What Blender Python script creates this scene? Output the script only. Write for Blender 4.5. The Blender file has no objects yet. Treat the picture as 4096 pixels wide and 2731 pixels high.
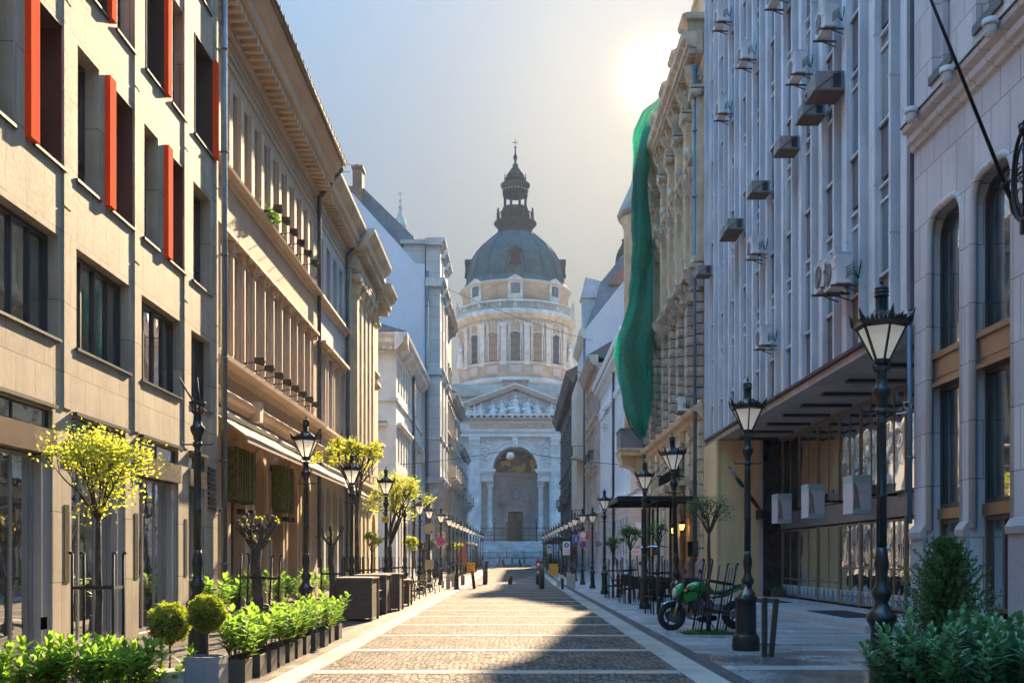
import bpy, bmesh, math, random
from mathutils import Vector, Matrix
PI = math.pi
rnd = random.Random(7)
COL = bpy.context.scene.collection
H = 1.55; F = 1024.0; CX = 515.3; HY = 558.0      # eye height, focal length and vanishing point (measured on the photograph)

def gz(y):
    """height of the street: level, then rising gently to the square and the church steps"""
    if y < 62: return 0.0
    if y < 150: return (y-62)/88*0.68
    if y < 182: return 0.68+(y-150)/32*0.92
    return 1.6

def V(px, py, y):
    """world point seen at photo pixel (4096 wide) at depth y"""
    return ((px-2061)/4096*y, y, H-(py-2232)/4096*y)

# ---------------------------------------------------------------- mesh collector
class MB:
    def __init__(s, f=None):
        s.v = []; s.f = []; s.m = []; s.fn = f; s.mi = 0; s.sm = []; s.smooth = False
    def P(s, p):
        if s.fn: p = s.fn(*p)
        s.v.append(tuple(p)); return len(s.v)-1
    def face(s, idx):
        s.f.append(tuple(idx)); s.m.append(s.mi); s.sm.append(s.smooth)
    def poly(s, pts):
        s.face([s.P(p) for p in pts])
    def box(s, a0, a1, b0, b1, c0, c1):
        i = [s.P(p) for p in ((a0,b0,c0),(a1,b0,c0),(a1,b1,c0),(a0,b1,c0),(a0,b0,c1),(a1,b0,c1),(a1,b1,c1),(a0,b1,c1))]
        for q in ((3,2,1,0),(4,5,6,7),(0,1,5,4),(1,2,6,5),(2,3,7,6),(3,0,4,7)): s.face([i[k] for k in q])
    def beam(s, p, q, w, h=None, up=(0,0,1)):
        h = h or w
        p = Vector(p); q = Vector(q); d = (q-p)
        if d.length < 1e-6: return
        d.normalize(); u = Vector(up)
        if abs(d.dot(u)) > .98: u = Vector((1,0,0))
        a = d.cross(u).normalized()*w/2; b = a.cross(d).normalized()*h/2
        i = [s.P(t) for t in (p-a-b,p+a-b,p+a+b,p-a+b,q-a-b,q+a-b,q+a+b,q-a+b)]
        for f in ((3,2,1,0),(4,5,6,7),(0,1,5,4),(1,2,6,5),(2,3,7,6),(3,0,4,7)): s.face([i[k] for k in f])
    def tube(s, pts, r, n=8, cap=True, closed=False):
        pts = [Vector(p) for p in pts]; N = len(pts)
        rs = r if isinstance(r, (list, tuple)) else [r]*N
        rings = []; prev = None
        for k, p in enumerate(pts):
            if closed: d = pts[(k+1) % N]-pts[k-1]
            else: d = pts[min(k+1, N-1)]-pts[max(k-1, 0)]
            d = d.normalized() if d.length > 1e-9 else Vector((0,0,1))
            if prev is None:
                u = Vector((0,0,1)) if abs(d.z) < .9 else Vector((1,0,0))
                a = d.cross(u).normalized()
            else:
                a = (prev-d*prev.dot(d))
                a = a.normalized() if a.length > 1e-6 else d.orthogonal().normalized()
            prev = a; b = d.cross(a)
            rings.append([s.P(p+(a*math.cos(2*PI*j/n)+b*math.sin(2*PI*j/n))*rs[k]) for j in range(n)])
        old = s.smooth; s.smooth = n > 4
        R = range(N if closed else N-1)
        for k in R:
            A = rings[k]; B = rings[(k+1) % N]
            for j in range(n): s.face((A[j], A[(j+1) % n], B[(j+1) % n], B[j]))
        s.smooth = False
        if cap and not closed: s.face(rings[0][::-1]); s.face(rings[-1])
        s.smooth = old
    def lathe(s, prof, n=24, c=(0,0,0), a0=0, a1=2*PI, capb=True, capt=True, axis='z', phase=0, smooth=None):
        full = abs(a1-a0-2*PI) < 1e-6; m = n if full else n+1
        rings = []
        for r, z in prof:
            ring = []
            for j in range(m):
                t = a0+(a1-a0)*j/n+phase
                x, y = r*math.cos(t), r*math.sin(t)
                p = (x, y, z) if axis == 'z' else ((z, x, y) if axis == 'x' else (x, z, y))
                ring.append(s.P((c[0]+p[0], c[1]+p[1], c[2]+p[2])))
            rings.append(ring)
        old = s.smooth; s.smooth = (n > 8) if smooth is None else smooth
        for k in range(len(prof)-1):
            A = rings[k]; B = rings[k+1]
            for j in range(n):
                j2 = (j+1) % m
                s.face((A[j], A[j2], B[j2], B[j]))
        s.smooth = False
        if capb and full and prof[0][0] > 1e-4: s.face(rings[0][::-1])
        if capt and full and prof[-1][0] > 1e-4: s.face(rings[-1])
        s.smooth = old
    def ball(s, c, r, n=12, m=8, sc=(1,1,1)):
        prof = [(max(r*math.sin(PI*k/m), 1e-4), -r*math.cos(PI*k/m)) for k in range(m+1)]
        f0 = s.fn
        def g(x, y, z):
            p = (c[0]+x*sc[0], c[1]+y*sc[1], c[2]+z*sc[2])
            return f0(*p) if f0 else p
        s.fn = g; s.lathe(prof, n, capb=False, capt=False, smooth=True); s.fn = f0
    def prism(s, prof, u0, u1):
        """profile of (b,c) points extruded along the first coordinate"""
        A = [s.P((u0,)+tuple(p)) for p in prof]; B = [s.P((u1,)+tuple(p)) for p in prof]; n = len(prof)
        for j in range(n): s.face((A[j], A[(j+1) % n], B[(j+1) % n], B[j]))
        s.face(A[::-1]); s.face(B)
    def prism_y(s, prof, y0, y1):
        """outline of (a,c) points extruded along the second coordinate"""
        A = [s.P((p[0], y0, p[1])) for p in prof]; B = [s.P((p[0], y1, p[1])) for p in prof]; n = len(prof)
        for j in range(n): s.face((A[j], A[(j+1) % n], B[(j+1) % n], B[j]))
        s.face(A[::-1]); s.face(B)
    def wall(s, u0, u1, z0, z1, holes, w=0.0, depth=.25):
        """sheet in the (u,z) plane at outward offset w, coords given as (u, w, z); holes = (u0,u1,z0,z1[,kind])"""
        us = sorted({u0, u1}|{h[0] for h in holes if u0 < h[0] < u1}|{h[1] for h in holes if u0 < h[1] < u1})
        zs = sorted({z0, z1}|{h[2] for h in holes if z0 < h[2] < z1}|{h[3] for h in holes if z0 < h[3] < z1})
        for i in range(len(us)-1):
            run = None
            for k in range(len(zs)-1):
                uc = (us[i]+us[i+1])/2; zc = (zs[k]+zs[k+1])/2
                solid = not any(h[0] < uc < h[1] and h[2] < zc < h[3] for h in holes)
                if solid and run is None: run = zs[k]
                if (not solid) and run is not None:
                    s.poly(((us[i],w,run),(us[i+1],w,run),(us[i+1],w,zs[k]),(us[i],w,zs[k]))); run = None
            if run is not None: s.poly(((us[i],w,run),(us[i+1],w,run),(us[i+1],w,z1),(us[i],w,z1)))
        for h in holes:
            a, b, c, d = h[:4]; kind = h[4] if len(h) > 4 else 0; dp = h[5] if len(h) > 5 else depth; wi = w-dp
            if kind == 'arch' or kind == 'tudor':
                r = (b-a)/2 if kind == 'arch' else (b-a)*.30
                n = 10; pts = []
                if kind == 'arch':
                    m = (a+b)/2; sp = d-r
                    pts = [(m-r*math.cos(PI*j/n), sp+r*math.sin(PI*j/n)) for j in range(n+1)]
                else:
                    sp = d-r
                    pts = [(a+r-r*math.cos(PI/2*j/5), sp+r*math.sin(PI/2*j/5)) for j in range(6)]
                    pts += [(b-r+r*math.sin(PI/2*j/5), sp+r*math.cos(PI/2*j/5)) for j in range(6)]
                L = [p for p in pts if p[0] <= (a+b)/2+1e-6]; R = [p for p in pts if p[0] >= (a+b)/2-1e-6]
                for p, q in zip(L[:-1], L[1:]): s.poly(((a,w,d),(p[0],w,p[1]),(q[0],w,q[1])))
                for p, q in zip(R[:-1], R[1:]): s.poly(((b,w,d),(p[0],w,p[1]),(q[0],w,q[1])))
                if L[-1][0] < R[0][0]-1e-6: pass
                path = [(a, c), (a, sp)]+pts[1:-1]+[(b, sp), (b, c)]
            else:
                path = [(a, c), (a, d), (b, d), (b, c)]
            for p, q in zip(path[:-1], path[1:]): s.poly(((p[0],w,p[1]),(q[0],w,q[1]),(q[0],wi,q[1]),(p[0],wi,p[1])))
            s.poly(((a,w,c),(b,w,c),(b,wi,c),(a,wi,c)))
    def mesh(s, name, mats, recalc=True):
        me = bpy.data.meshes.new(name); me.from_pydata(s.v, [], s.f)
        for m in (mats if isinstance(mats, (list, tuple)) else [mats]): me.materials.append(m)
        if recalc:
            bm = bmesh.new(); bm.from_mesh(me)
            bmesh.ops.recalc_face_normals(bm, faces=bm.faces); bm.to_mesh(me); bm.free()
        me.polygons.foreach_set('material_index', s.m)
        me.polygons.foreach_set('use_smooth', s.sm)
        me.update(); return me
    def build(s, name, mats, parent=None, loc=(0,0,0), rot=(0,0,0), label=None, bevel=0, recalc=True):
        return put(name, s.mesh(name, mats, recalc), parent, loc, rot, label, bevel)

def put(name, me, parent=None, loc=(0,0,0), rot=(0,0,0), label=None, bevel=0):
    o = bpy.data.objects.new(name, me); COL.objects.link(o)
    if parent: o.parent = parent
    o.location = loc; o.rotation_euler = rot if isinstance(rot, (tuple, list)) else (0,0,rot)
    if label: o['label'] = label
    if bevel:
        m = o.modifiers.new('edge', 'BEVEL'); m.width = bevel; m.segments = 2; m.limit_method = 'ANGLE'; m.angle_limit = .6
    return o

def thing(name, label, cat, loc=(0,0,0), rotz=0, group=None, rot=None):
    o = bpy.data.objects.new(name, None); COL.objects.link(o); o.empty_display_size = .2
    o.location = loc; o.rotation_euler = rot or (0,0,rotz)
    return tag(o, label, cat, group)

def tag(o, label, cat, group=None):
    o['label'] = label; o['category'] = cat
    if group: o['group'] = group
    return o

def setting(o, kind='structure', label=None, cat=None):
    o['kind'] = kind
    if label: o['label'] = label
    if cat: o['category'] = cat
    return o

def dup(root, loc, rotz=None, label=None, group=None, scale=None):
    r = root.copy(); COL.objects.link(r); r.location = loc
    if rotz is not None: r.rotation_euler = (0,0,rotz) if not isinstance(rotz, (tuple, list)) else rotz
    if scale: r.scale = (scale,)*3 if not isinstance(scale, (tuple, list)) else scale
    if label: r['label'] = label
    if group: r['group'] = group
    for ch in KIDS(root):
        c = ch.copy(); COL.objects.link(c); c.parent = r
        for g in KIDS(ch):
            d = g.copy(); COL.objects.link(d); d.parent = c
    return r
def KIDS(o): return [x for x in COL.objects if x.parent is o] if not hasattr(o, 'children') else list(o.children)

# ---------------------------------------------------------------- materials
def nd(nt, t, **kw):
    n = nt.nodes.new(t)
    for k, v in kw.items():
        if k in n.inputs.keys(): n.inputs[k].default_value = v
        else: setattr(n, k, v)
    return n
def C(c): return (c[0], c[1], c[2], 1)
def mixc(nt, fac, a, b, mode='MIX'):
    m = nt.nodes.new('ShaderNodeMix'); m.data_type = 'RGBA'; m.blend_type = mode
    for i, x in ((0, fac), (6, a), (7, b)):
        if hasattr(x, 'links'): nt.links.new(x, m.inputs[i])
        elif isinstance(x, (int, float)): m.inputs[i].default_value = x
        else: m.inputs[i].default_value = C(x)
    return m.outputs[2]
def ramp(nt, x, a, b):
    m = nt.nodes.new('ShaderNodeMapRange'); m.inputs[1].default_value = a; m.inputs[2].default_value = b
    nt.links.new(x, m.inputs[0]); return m.outputs[0]
def math_(nt, op, a, b=0.0):
    m = nt.nodes.new('ShaderNodeMath'); m.operation = op
    for i, x in ((0, a), (1, b)):
        if hasattr(x, 'links'): nt.links.new(x, m.inputs[i])
        else: m.inputs[i].default_value = x
    return m.outputs[0]
_mats = {}
def mat(name, col, rough=.75, var=.18, scale=.7, grime=.25, bump=.15, bscale=14, metal=0, spec=.5, block=None, streak=True, col2=None, coat=0):
    """painted / stone / metal surface: base colour, blotches, stains, fine bump, optional masonry joints block=(w,h,offset,joint depth)"""
    if name in _mats: return _mats[name]
    if metal < .2 and max(col) > .28: col = tuple(min(x**.74, .78) for x in col)     # pale colours lightened to make up for weak fill light in the street
    m = bpy.data.materials.new(name); m.use_nodes = True; nt = m.node_tree; L = nt.links.new
    b = nt.nodes['Principled BSDF']; tc = nt.nodes.new('ShaderNodeTexCoord'); co = tc.outputs['Object']
    n1 = nd(nt, 'ShaderNodeTexNoise', Scale=scale, Detail=5.0, Roughness=.6); L(co, n1.inputs['Vector'])
    dark = tuple(max(c*(1-var*2), 0) for c in col); light = tuple(min(c*(1+var), 1) for c in col)
    c = mixc(nt, ramp(nt, n1.outputs['Fac'], .3, .7), dark, col2 or light)
    hgt = None
    if block:
        w, h, off, jd = block
        sx = nt.nodes.new('ShaderNodeSeparateXYZ'); L(co, sx.inputs[0])
        cb = nt.nodes.new('ShaderNodeCombineXYZ'); L(math_(nt, 'ADD', sx.outputs[0], sx.outputs[1]), cb.inputs[0]); L(sx.outputs[2], cb.inputs[1])
        br = nd(nt, 'ShaderNodeTexBrick', Scale=1.0); br.offset = off; L(cb.outputs[0], br.inputs['Vector'])
        br.inputs['Brick Width'].default_value = w; br.inputs['Row Height'].default_value = h
        br.inputs['Mortar Size'].default_value = min(w, h)*.012+.004; br.inputs['Mortar Smooth'].default_value = .3
        br.inputs['Color1'].default_value = (1,1,1,1); br.inputs['Color2'].default_value = (.82,.82,.82,1); br.inputs['Mortar'].default_value = (.42,.40,.38,1)
        c = mixc(nt, 1.0, c, br.outputs['Color'], 'MULTIPLY'); hgt = math_(nt, 'MULTIPLY', br.outputs['Fac'], -jd*20)
    if grime > 0:
        mp = nd(nt, 'ShaderNodeMapping'); mp.inputs['Scale'].default_value = (2.2, 2.2, .16 if streak else 2.2); L(co, mp.inputs[0])
        n2 = nd(nt, 'ShaderNodeTexNoise', Scale=2.2, Detail=6.0, Roughness=.65); L(mp.outputs[0], n2.inputs['Vector'])
        g = math_(nt, 'MULTIPLY', ramp(nt, n2.outputs['Fac'], .48, .78), grime)
        c = mixc(nt, g, c, tuple(x*.42 for x in col))
    L(c, b.inputs['Base Color'])
    n3 = nd(nt, 'ShaderNodeTexNoise', Scale=bscale, Detail=4.0); L(co, n3.inputs['Vector'])
    rr = nt.nodes.new('ShaderNodeMapRange'); L(n3.outputs['Fac'], rr.inputs[0]); rr.inputs[3].default_value = max(rough-.12, .02); rr.inputs[4].default_value = min(rough+.12, 1); L(rr.outputs[0], b.inputs['Roughness'])
    bp = nd(nt, 'ShaderNodeBump', Strength=bump, Distance=.03)
    if hgt is not None: L(math_(nt, 'ADD', n3.outputs['Fac'], hgt), bp.inputs['Height'])
    else: L(n3.outputs['Fac'], bp.inputs['Height'])
    L(bp.outputs[0], b.inputs['Normal'])
    b.inputs['Metallic'].default_value = metal; b.inputs['Specular IOR Level'].default_value = spec; b.inputs['Coat Weight'].default_value = coat
    _mats[name] = m; return m

def glass(name, col=(.02,.03,.035), rough=.04, ior=1.6, wav=.02, spec=.8, mirror=0):
    """window glass in front of a dark room: a dark mirror, slightly wavy"""
    if name in _mats: return _mats[name]
    m = bpy.data.materials.new(name); m.use_nodes = True; nt = m.node_tree; b = nt.nodes['Principled BSDF']; L = nt.links.new
    tc = nt.nodes.new('ShaderNodeTexCoord'); n = nd(nt, 'ShaderNodeTexNoise', Scale=1.1, Detail=1.0); L(tc.outputs['Object'], n.inputs['Vector'])
    n2 = nd(nt, 'ShaderNodeTexNoise', Scale=.8, Detail=2.0); L(tc.outputs['Object'], n2.inputs['Vector'])
    L(mixc(nt, ramp(nt, n2.outputs['Fac'], .35, .65), tuple(c*.5 for c in col), tuple(c*1.7 for c in col)), b.inputs['Base Color'])
    bp = nd(nt, 'ShaderNodeBump', Strength=wav, Distance=.5); L(n.outputs['Fac'], bp.inputs['Height']); L(bp.outputs[0], b.inputs['Normal'])
    b.inputs['Roughness'].default_value = rough; b.inputs['IOR'].default_value = ior; b.inputs['Specular IOR Level'].default_value = spec
    if mirror:      # reflective coating of modern shop and office glazing
        g = nt.nodes.new('ShaderNodeBsdfGlossy'); g.inputs['Roughness'].default_value = rough; g.inputs['Color'].default_value = (.92,.93,.95,1); L(bp.outputs[0], g.inputs['Normal'])
        mx = nt.nodes.new('ShaderNodeMixShader'); mx.inputs[0].default_value = mirror; L(b.outputs[0], mx.inputs[1]); L(g.outputs[0], mx.inputs[2]); L(mx.outputs[0], nt.nodes['Material Output'].inputs['Surface'])
    _mats[name] = m; return m

def leaf(name, col, trans=.5, var=.5, rough=.45, hue=None):
    if name in _mats: return _mats[name]
    m = bpy.data.materials.new(name); m.use_nodes = True; nt = m.node_tree; L = nt.links.new
    b = nt.nodes['Principled BSDF']; out = nt.nodes['Material Output']
    at = nt.nodes.new('ShaderNodeAttribute'); at.attribute_name = 'tint'
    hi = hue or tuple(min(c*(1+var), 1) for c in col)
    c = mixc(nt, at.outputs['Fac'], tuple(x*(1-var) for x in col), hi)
    L(c, b.inputs['Base Color']); b.inputs['Roughness'].default_value = rough
    tr = nt.nodes.new('ShaderNodeBsdfTranslucent'); L(mixc(nt, .35, c, tuple(min(x*2.2, 1) for x in hi)), tr.inputs['Color'])
    mx = nt.nodes.new('ShaderNodeMixShader'); mx.inputs[0].default_value = trans
    L(b.outputs[0], mx.inputs[1]); L(tr.outputs[0], mx.inputs[2]); L(mx.outputs[0], out.inputs['Surface'])
    _mats[name] = m; return m

def simple(name, col, rough=.5, metal=0, spec=.5, emit=0, trans=0, coat=0, var=0.1, scale=6):
    if name in _mats: return _mats[name]
    m = bpy.data.materials.new(name); m.use_nodes = True; nt = m.node_tree; b = nt.nodes['Principled BSDF']; L = nt.links.new
    tc = nt.nodes.new('ShaderNodeTexCoord'); n = nd(nt, 'ShaderNodeTexNoise', Scale=scale, Detail=3.0); L(tc.outputs['Object'], n.inputs['Vector'])
    L(mixc(nt, ramp(nt, n.outputs['Fac'], .3, .7), tuple(c*(1-var) for c in col), tuple(min(c*(1+var), 1) for c in col)), b.inputs['Base Color'])
    b.inputs['Roughness'].default_value = rough; b.inputs['Metallic'].default_value = metal; b.inputs['Specular IOR Level'].default_value = spec
    b.inputs['Coat Weight'].default_value = coat
    if emit: b.inputs['Emission Color'].default_value = C(col); b.inputs['Emission Strength'].default_value = emit
    if trans:
        tr = nt.nodes.new('ShaderNodeBsdfTranslucent'); tr.inputs['Color'].default_value = C(col)
        mx = nt.nodes.new('ShaderNodeMixShader'); mx.inputs[0].default_value = trans; out = nt.nodes['Material Output']
        L(b.outputs[0], mx.inputs[1]); L(tr.outputs[0], mx.inputs[2]); L(mx.outputs[0], out.inputs['Surface'])
    _mats[name] = m; return m

# ---------------------------------------------------------------- facades
class Fac:
    """a vertical face. side L: looks towards +X, R: towards -X, F: towards the viewer (-Y). u runs along the face in world units."""
    def __init__(s, root, side, at):
        s.root = root; s.side = side; s.at = at; o = root.location
        s.o = (o[0], o[1], o[2]); s.rz = {'L': PI/2, 'R': -PI/2, 'F': 0}[side]
    def world(s, u, w, z):
        if s.side == 'L': return (s.at+w, u, z)
        if s.side == 'R': return (s.at-w, u, z)
        return (u, s.at-w, z)
    def loc(s, u, w, z):
        p = s.world(u, w, z); return (p[0]-s.o[0], p[1]-s.o[1], p[2]-s.o[2])
    def mb(s): return MB(s.loc)

_win = {}
def win_meshes(w, h, nx, nz, fw, arch, fm, gm, bars, zsplit, d=.06):
    key = (d, round(w,3), round(h,3), nx, tuple(nz) if isinstance(nz, (list, tuple)) else nz, fw, arch, fm.name, gm.name, bars)
    if key in _win: return _win[key]
    a = MB(); hw = w/2
    sp = h-hw if arch == 'arch' else (h-w*.30 if arch == 'tudor' else h)
    def outline(ins):
        x = hw-ins
        if arch == 'arch': r = x; return [(-x, ins)]+[(-r*math.cos(PI*j/12), sp+r*math.sin(PI*j/12)) for j in range(13)]+[(x, ins)]
        if arch == 'tudor':
            r = w*.30-ins*.6; top = h-ins
            return [(-x, ins)]+[(-x+r-r*math.cos(PI/2*j/5), top-r+r*math.sin(PI/2*j/5)) for j in range(6)]+[(x-r+r*math.sin(PI/2*j/5), top-r+r*math.cos(PI/2*j/5)) for j in range(6)]+[(x, ins)]
        return [(-x, ins), (-x, h-ins), (x, h-ins), (x, ins)]
    O = outline(0); I = outline(fw); n = len(O)
    for j in range(n):
        k = (j+1) % n; o0, o1, i0, i1 = O[j], O[k], I[j], I[k]
        a.poly(((o0[0],-d,o0[1]),(o1[0],-d,o1[1]),(i1[0],-d,i1[1]),(i0[0],-d,i0[1])))
        a.poly(((i0[0],-d,i0[1]),(i1[0],-d,i1[1]),(i1[0],.02,i1[1]),(i0[0],.02,i0[1])))
        a.poly(((o0[0],-d,o0[1]),(o1[0],-d,o1[1]),(o1[0],.02,o1[1]),(o0[0],.02,o0[1])))
    for k in range(1, nx):
        x = -hw+w*k/nx; top = h-fw
        if arch == 'arch': top = sp+math.sqrt(max((hw-fw)**2-x*x, 0))
        a.box(x-bars/2, x+bars/2, -d*.8, .01, fw, top)
    zs = nz if isinstance(nz, (list, tuple)) else [k/nz for k in range(1, nz)]
    for t in zs:
        z = h*t
        if arch and z > sp: x = math.sqrt(max((hw-fw)**2-(z-sp)**2, 0)) if arch == 'arch' else hw*.8
        else: x = hw-fw
        a.box(-x, x, -d*.7, .008, z-bars/2, z+bars/2)
    A = a.mesh('window', fm)
    g = MB(); g.poly([(p[0], 0, p[1]) for p in I]); G = g.mesh('pane', gm)
    _win[key] = (A, G); return A, G

def window(fac, u, z, w, h, depth, fm, gm, nx=2, nz=2, fw=.07, arch=None, bars=.05, name='window', label=None, d=.06):
    if gm.name == 'window_glass' and (int(u*7.3+z*3.1) % 7) in (1, 4): gm = glass('curtained_glass', (.20,.18,.15), .06, 1.6, .03, .8, .22)
    A, G = win_meshes(w, h, nx, nz, fw, arch, fm, gm, bars, None, d)
    o = put(name, A, fac.root, fac.loc(u, -depth+.03, z), fac.rz, label)
    put('pane', G, o, (0,0,0), 0)
    return o
# ================================================================= camera, sun, sky, air
scene = bpy.context.scene
cd = bpy.data.cameras.new('camera'); cam = bpy.data.objects.new('camera', cd); COL.objects.link(cam)
cam.location = (0, 0, H); cam.rotation_euler = (PI/2, 0, 0)
cd.lens = 36; cd.sensor_width = 36; cd.clip_end = 5000; cd.clip_start = .2
cd.shift_y = (HY-341)/1024; cd.shift_x = (512-CX)/1024
scene.camera = cam
SUN = Vector((.1414, 1.0, .468)).normalized()
el = math.asin(SUN.z); az = math.atan2(SUN.x, SUN.y)
sd = bpy.data.lights.new('sun', 'SUN'); sun = bpy.data.objects.new('sun', sd); COL.objects.link(sun)
sd.energy = 2.55; sd.angle = math.radians(.7); sd.color = (1, .74, .45)
sun.rotation_euler = (-SUN).to_track_quat('-Z', 'Y').to_euler(); sun.location = (30, 200, 90)
w = bpy.data.worlds.new('World'); scene.world = w; w.use_nodes = True
nt = w.node_tree; sky = nt.nodes.new('ShaderNodeTexSky'); sky.sky_type = 'NISHITA'; sky.sun_disc = False
sky.sun_elevation = el; sky.sun_rotation = az; sky.air_density = 1.0; sky.dust_density = .055; sky.ozone_density = 1.8; sky.altitude = 100
bg = nt.nodes['Background']
# sky brightness inverted and tint shifted: sky behind the viewer fills the shaded street
lum = nt.nodes.new('ShaderNodeRGBToBW'); nt.links.new(sky.outputs[0], lum.inputs[0])
den = nt.nodes.new('ShaderNodeMath'); den.operation = 'POWER'; nt.links.new(lum.outputs[0], den.inputs[0]); den.inputs[1].default_value = 2.1
dv = nt.nodes.new('ShaderNodeVectorMath'); dv.operation = 'DIVIDE'; nt.links.new(sky.outputs[0], dv.inputs[0]); nt.links.new(den.outputs[0], dv.inputs[1])
hs = nt.nodes.new('ShaderNodeHueSaturation'); hs.inputs['Saturation'].default_value = 1.22; hs.inputs['Hue'].default_value = .489; nt.links.new(dv.outputs[0], hs.inputs['Color']); 
# aureole of hazy air round the sun (the sky texture's own disc is off)
tcw = nt.nodes.new('ShaderNodeTexCoord'); dp = nt.nodes.new('ShaderNodeVectorMath'); dp.operation = 'DOT_PRODUCT'; nt.links.new(tcw.outputs['Generated'], dp.inputs[0]); dp.inputs[1].default_value = tuple(SUN)
def lobe(pw, k):
    m1 = nt.nodes.new('ShaderNodeMath'); m1.operation = 'MAXIMUM'; nt.links.new(dp.outputs['Value'], m1.inputs[0]); m1.inputs[1].default_value = 0
    m2 = nt.nodes.new('ShaderNodeMath'); m2.operation = 'POWER'; nt.links.new(m1.outputs[0], m2.inputs[0]); m2.inputs[1].default_value = pw
    m3 = nt.nodes.new('ShaderNodeMath'); m3.operation = 'MULTIPLY'; nt.links.new(m2.outputs[0], m3.inputs[0]); m3.inputs[1].default_value = k; return m3.outputs[0]
ad1 = nt.nodes.new('ShaderNodeMath'); ad1.operation = 'ADD'; nt.links.new(lobe(4000, 3.0), ad1.inputs[0]); ad2 = nt.nodes.new('ShaderNodeMath'); ad2.operation = 'ADD'; nt.links.new(lobe(110, .24), ad2.inputs[0]); nt.links.new(lobe(14, .30), ad2.inputs[1]); nt.links.new(ad2.outputs[0], ad1.inputs[1])
gl = nt.nodes.new('ShaderNodeVectorMath'); gl.operation = 'SCALE'; gl.inputs[0].default_value = (1, .76, .40); nt.links.new(ad1.outputs[0], gl.inputs['Scale'])
sm_ = nt.nodes.new('ShaderNodeVectorMath'); sm_.operation = 'ADD'; nt.links.new(hs.outputs[0], sm_.inputs[0]); nt.links.new(gl.outputs[0], sm_.inputs[1]); nt.links.new(sm_.outputs[0], bg.inputs['Color']); bg.inputs['Strength'].default_value = .15
vs = scene.view_settings; vs.view_transform = 'Standard'; vs.look = 'None'; vs.gamma = 1; vs.exposure = 3.35; vs.use_curve_mapping = False
scene.cycles.max_bounces = 8; scene.cycles.volume_bounces = 1; scene.cycles.caustics_reflective = False; scene.cycles.caustics_refractive = False
scene.cycles.sample_clamp_indirect = 1.0; scene.cycles.sample_clamp_direct = .30

HAZE = dict(dens=.00030, an=.30)
def add_haze():
    a = MB(); a.box(-95, 95, -12, 330, -1.2, 104)
    m = bpy.data.materials.new('haze_air'); m.use_nodes = True; nt = m.node_tree; nt.nodes.clear()
    out = nt.nodes.new('ShaderNodeOutputMaterial'); v = nt.nodes.new('ShaderNodeVolumePrincipled')
    v.inputs['Color'].default_value = (.93, .95, 1, 1); v.inputs['Density'].default_value = HAZE['dens']; v.inputs['Anisotropy'].default_value = HAZE['an']
    nt.links.new(v.outputs[0], out.inputs['Volume'])
    setting(a.build('haze', m), 'stuff')

# ================================================================= street surfaces
def ysamples(y0, y1):
    ks = [y0]+[k for k in (62, 80, 100, 120, 135, 150, 160, 170, 182) if y0 < k < y1]+[y1]; return ks
def strip(a, x0, x1, y0, y1, dz):
    ks = ysamples(y0, y1)
    for p, q in zip(ks[:-1], ks[1:]): a.poly(((x0,p,gz(p)+dz),(x1,p,gz(p)+dz),(x1,q,gz(q)+dz),(x0,q,gz(q)+dz)))

def cobble_mat():
    m = bpy.data.materials.new('cobblestone'); m.use_nodes = True; nt = m.node_tree; b = nt.nodes['Principled BSDF']; L = nt.links.new
    tc = nt.nodes.new('ShaderNodeTexCoord'); co = tc.outputs['Object']
    wv = nd(nt, 'ShaderNodeTexNoise', Scale=.9, Detail=2.0); L(co, wv.inputs['Vector'])
    ad = nt.nodes.new('ShaderNodeMix'); ad.data_type = 'VECTOR'; ad.inputs[0].default_value = .16; L(co, ad.inputs[4]); L(wv.outputs['Color'], ad.inputs[5])
    vo = nd(nt, 'ShaderNodeTexVoronoi', Scale=12.5, Randomness=.55); L(ad.outputs[1], vo.inputs['Vector'])
    ve = nd(nt, 'ShaderNodeTexVoronoi', Scale=12.5, Randomness=.55); ve.feature = 'DISTANCE_TO_EDGE'; L(ad.outputs[1], ve.inputs['Vector'])
    hs = nt.nodes.new('ShaderNodeSeparateColor'); L(vo.outputs['Color'], hs.inputs[0])
    c = mixc(nt, hs.outputs[0], (.075,.066,.06), (.26,.22,.19))
    n = nd(nt, 'ShaderNodeTexNoise', Scale=.35, Detail=5.0); L(co, n.inputs['Vector'])
    c = mixc(nt, ramp(nt, n.outputs['Fac'], .35, .7), c, mixc(nt, .5, c, (.18,.15,.125)))
    e = ramp(nt, ve.outputs['Distance'], .0, .10); c = mixc(nt, e, (.018,.015,.012), c); L(c, b.inputs['Base Color'])
    L(ramp(nt, hs.outputs[1], -1.8, 1.5), b.inputs['Roughness'])
    n2 = nd(nt, 'ShaderNodeTexNoise', Scale=40.0, Detail=3.0); L(co, n2.inputs['Vector'])
    hh = math_(nt, 'ADD', ramp(nt, ve.outputs['Distance'], .0, .16), math_(nt, 'MULTIPLY', n2.outputs['Fac'], .25))
    hh = math_(nt, 'ADD', hh, math_(nt, 'MULTIPLY', hs.outputs[2], .5))
    b.inputs['Specular IOR Level'].default_value = .03; bp = nd(nt, 'ShaderNodeBump', Strength=.8, Distance=.03); L(hh, bp.inputs['Height']); L(bp.outputs[0], b.inputs['Normal'])
    return m

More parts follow.
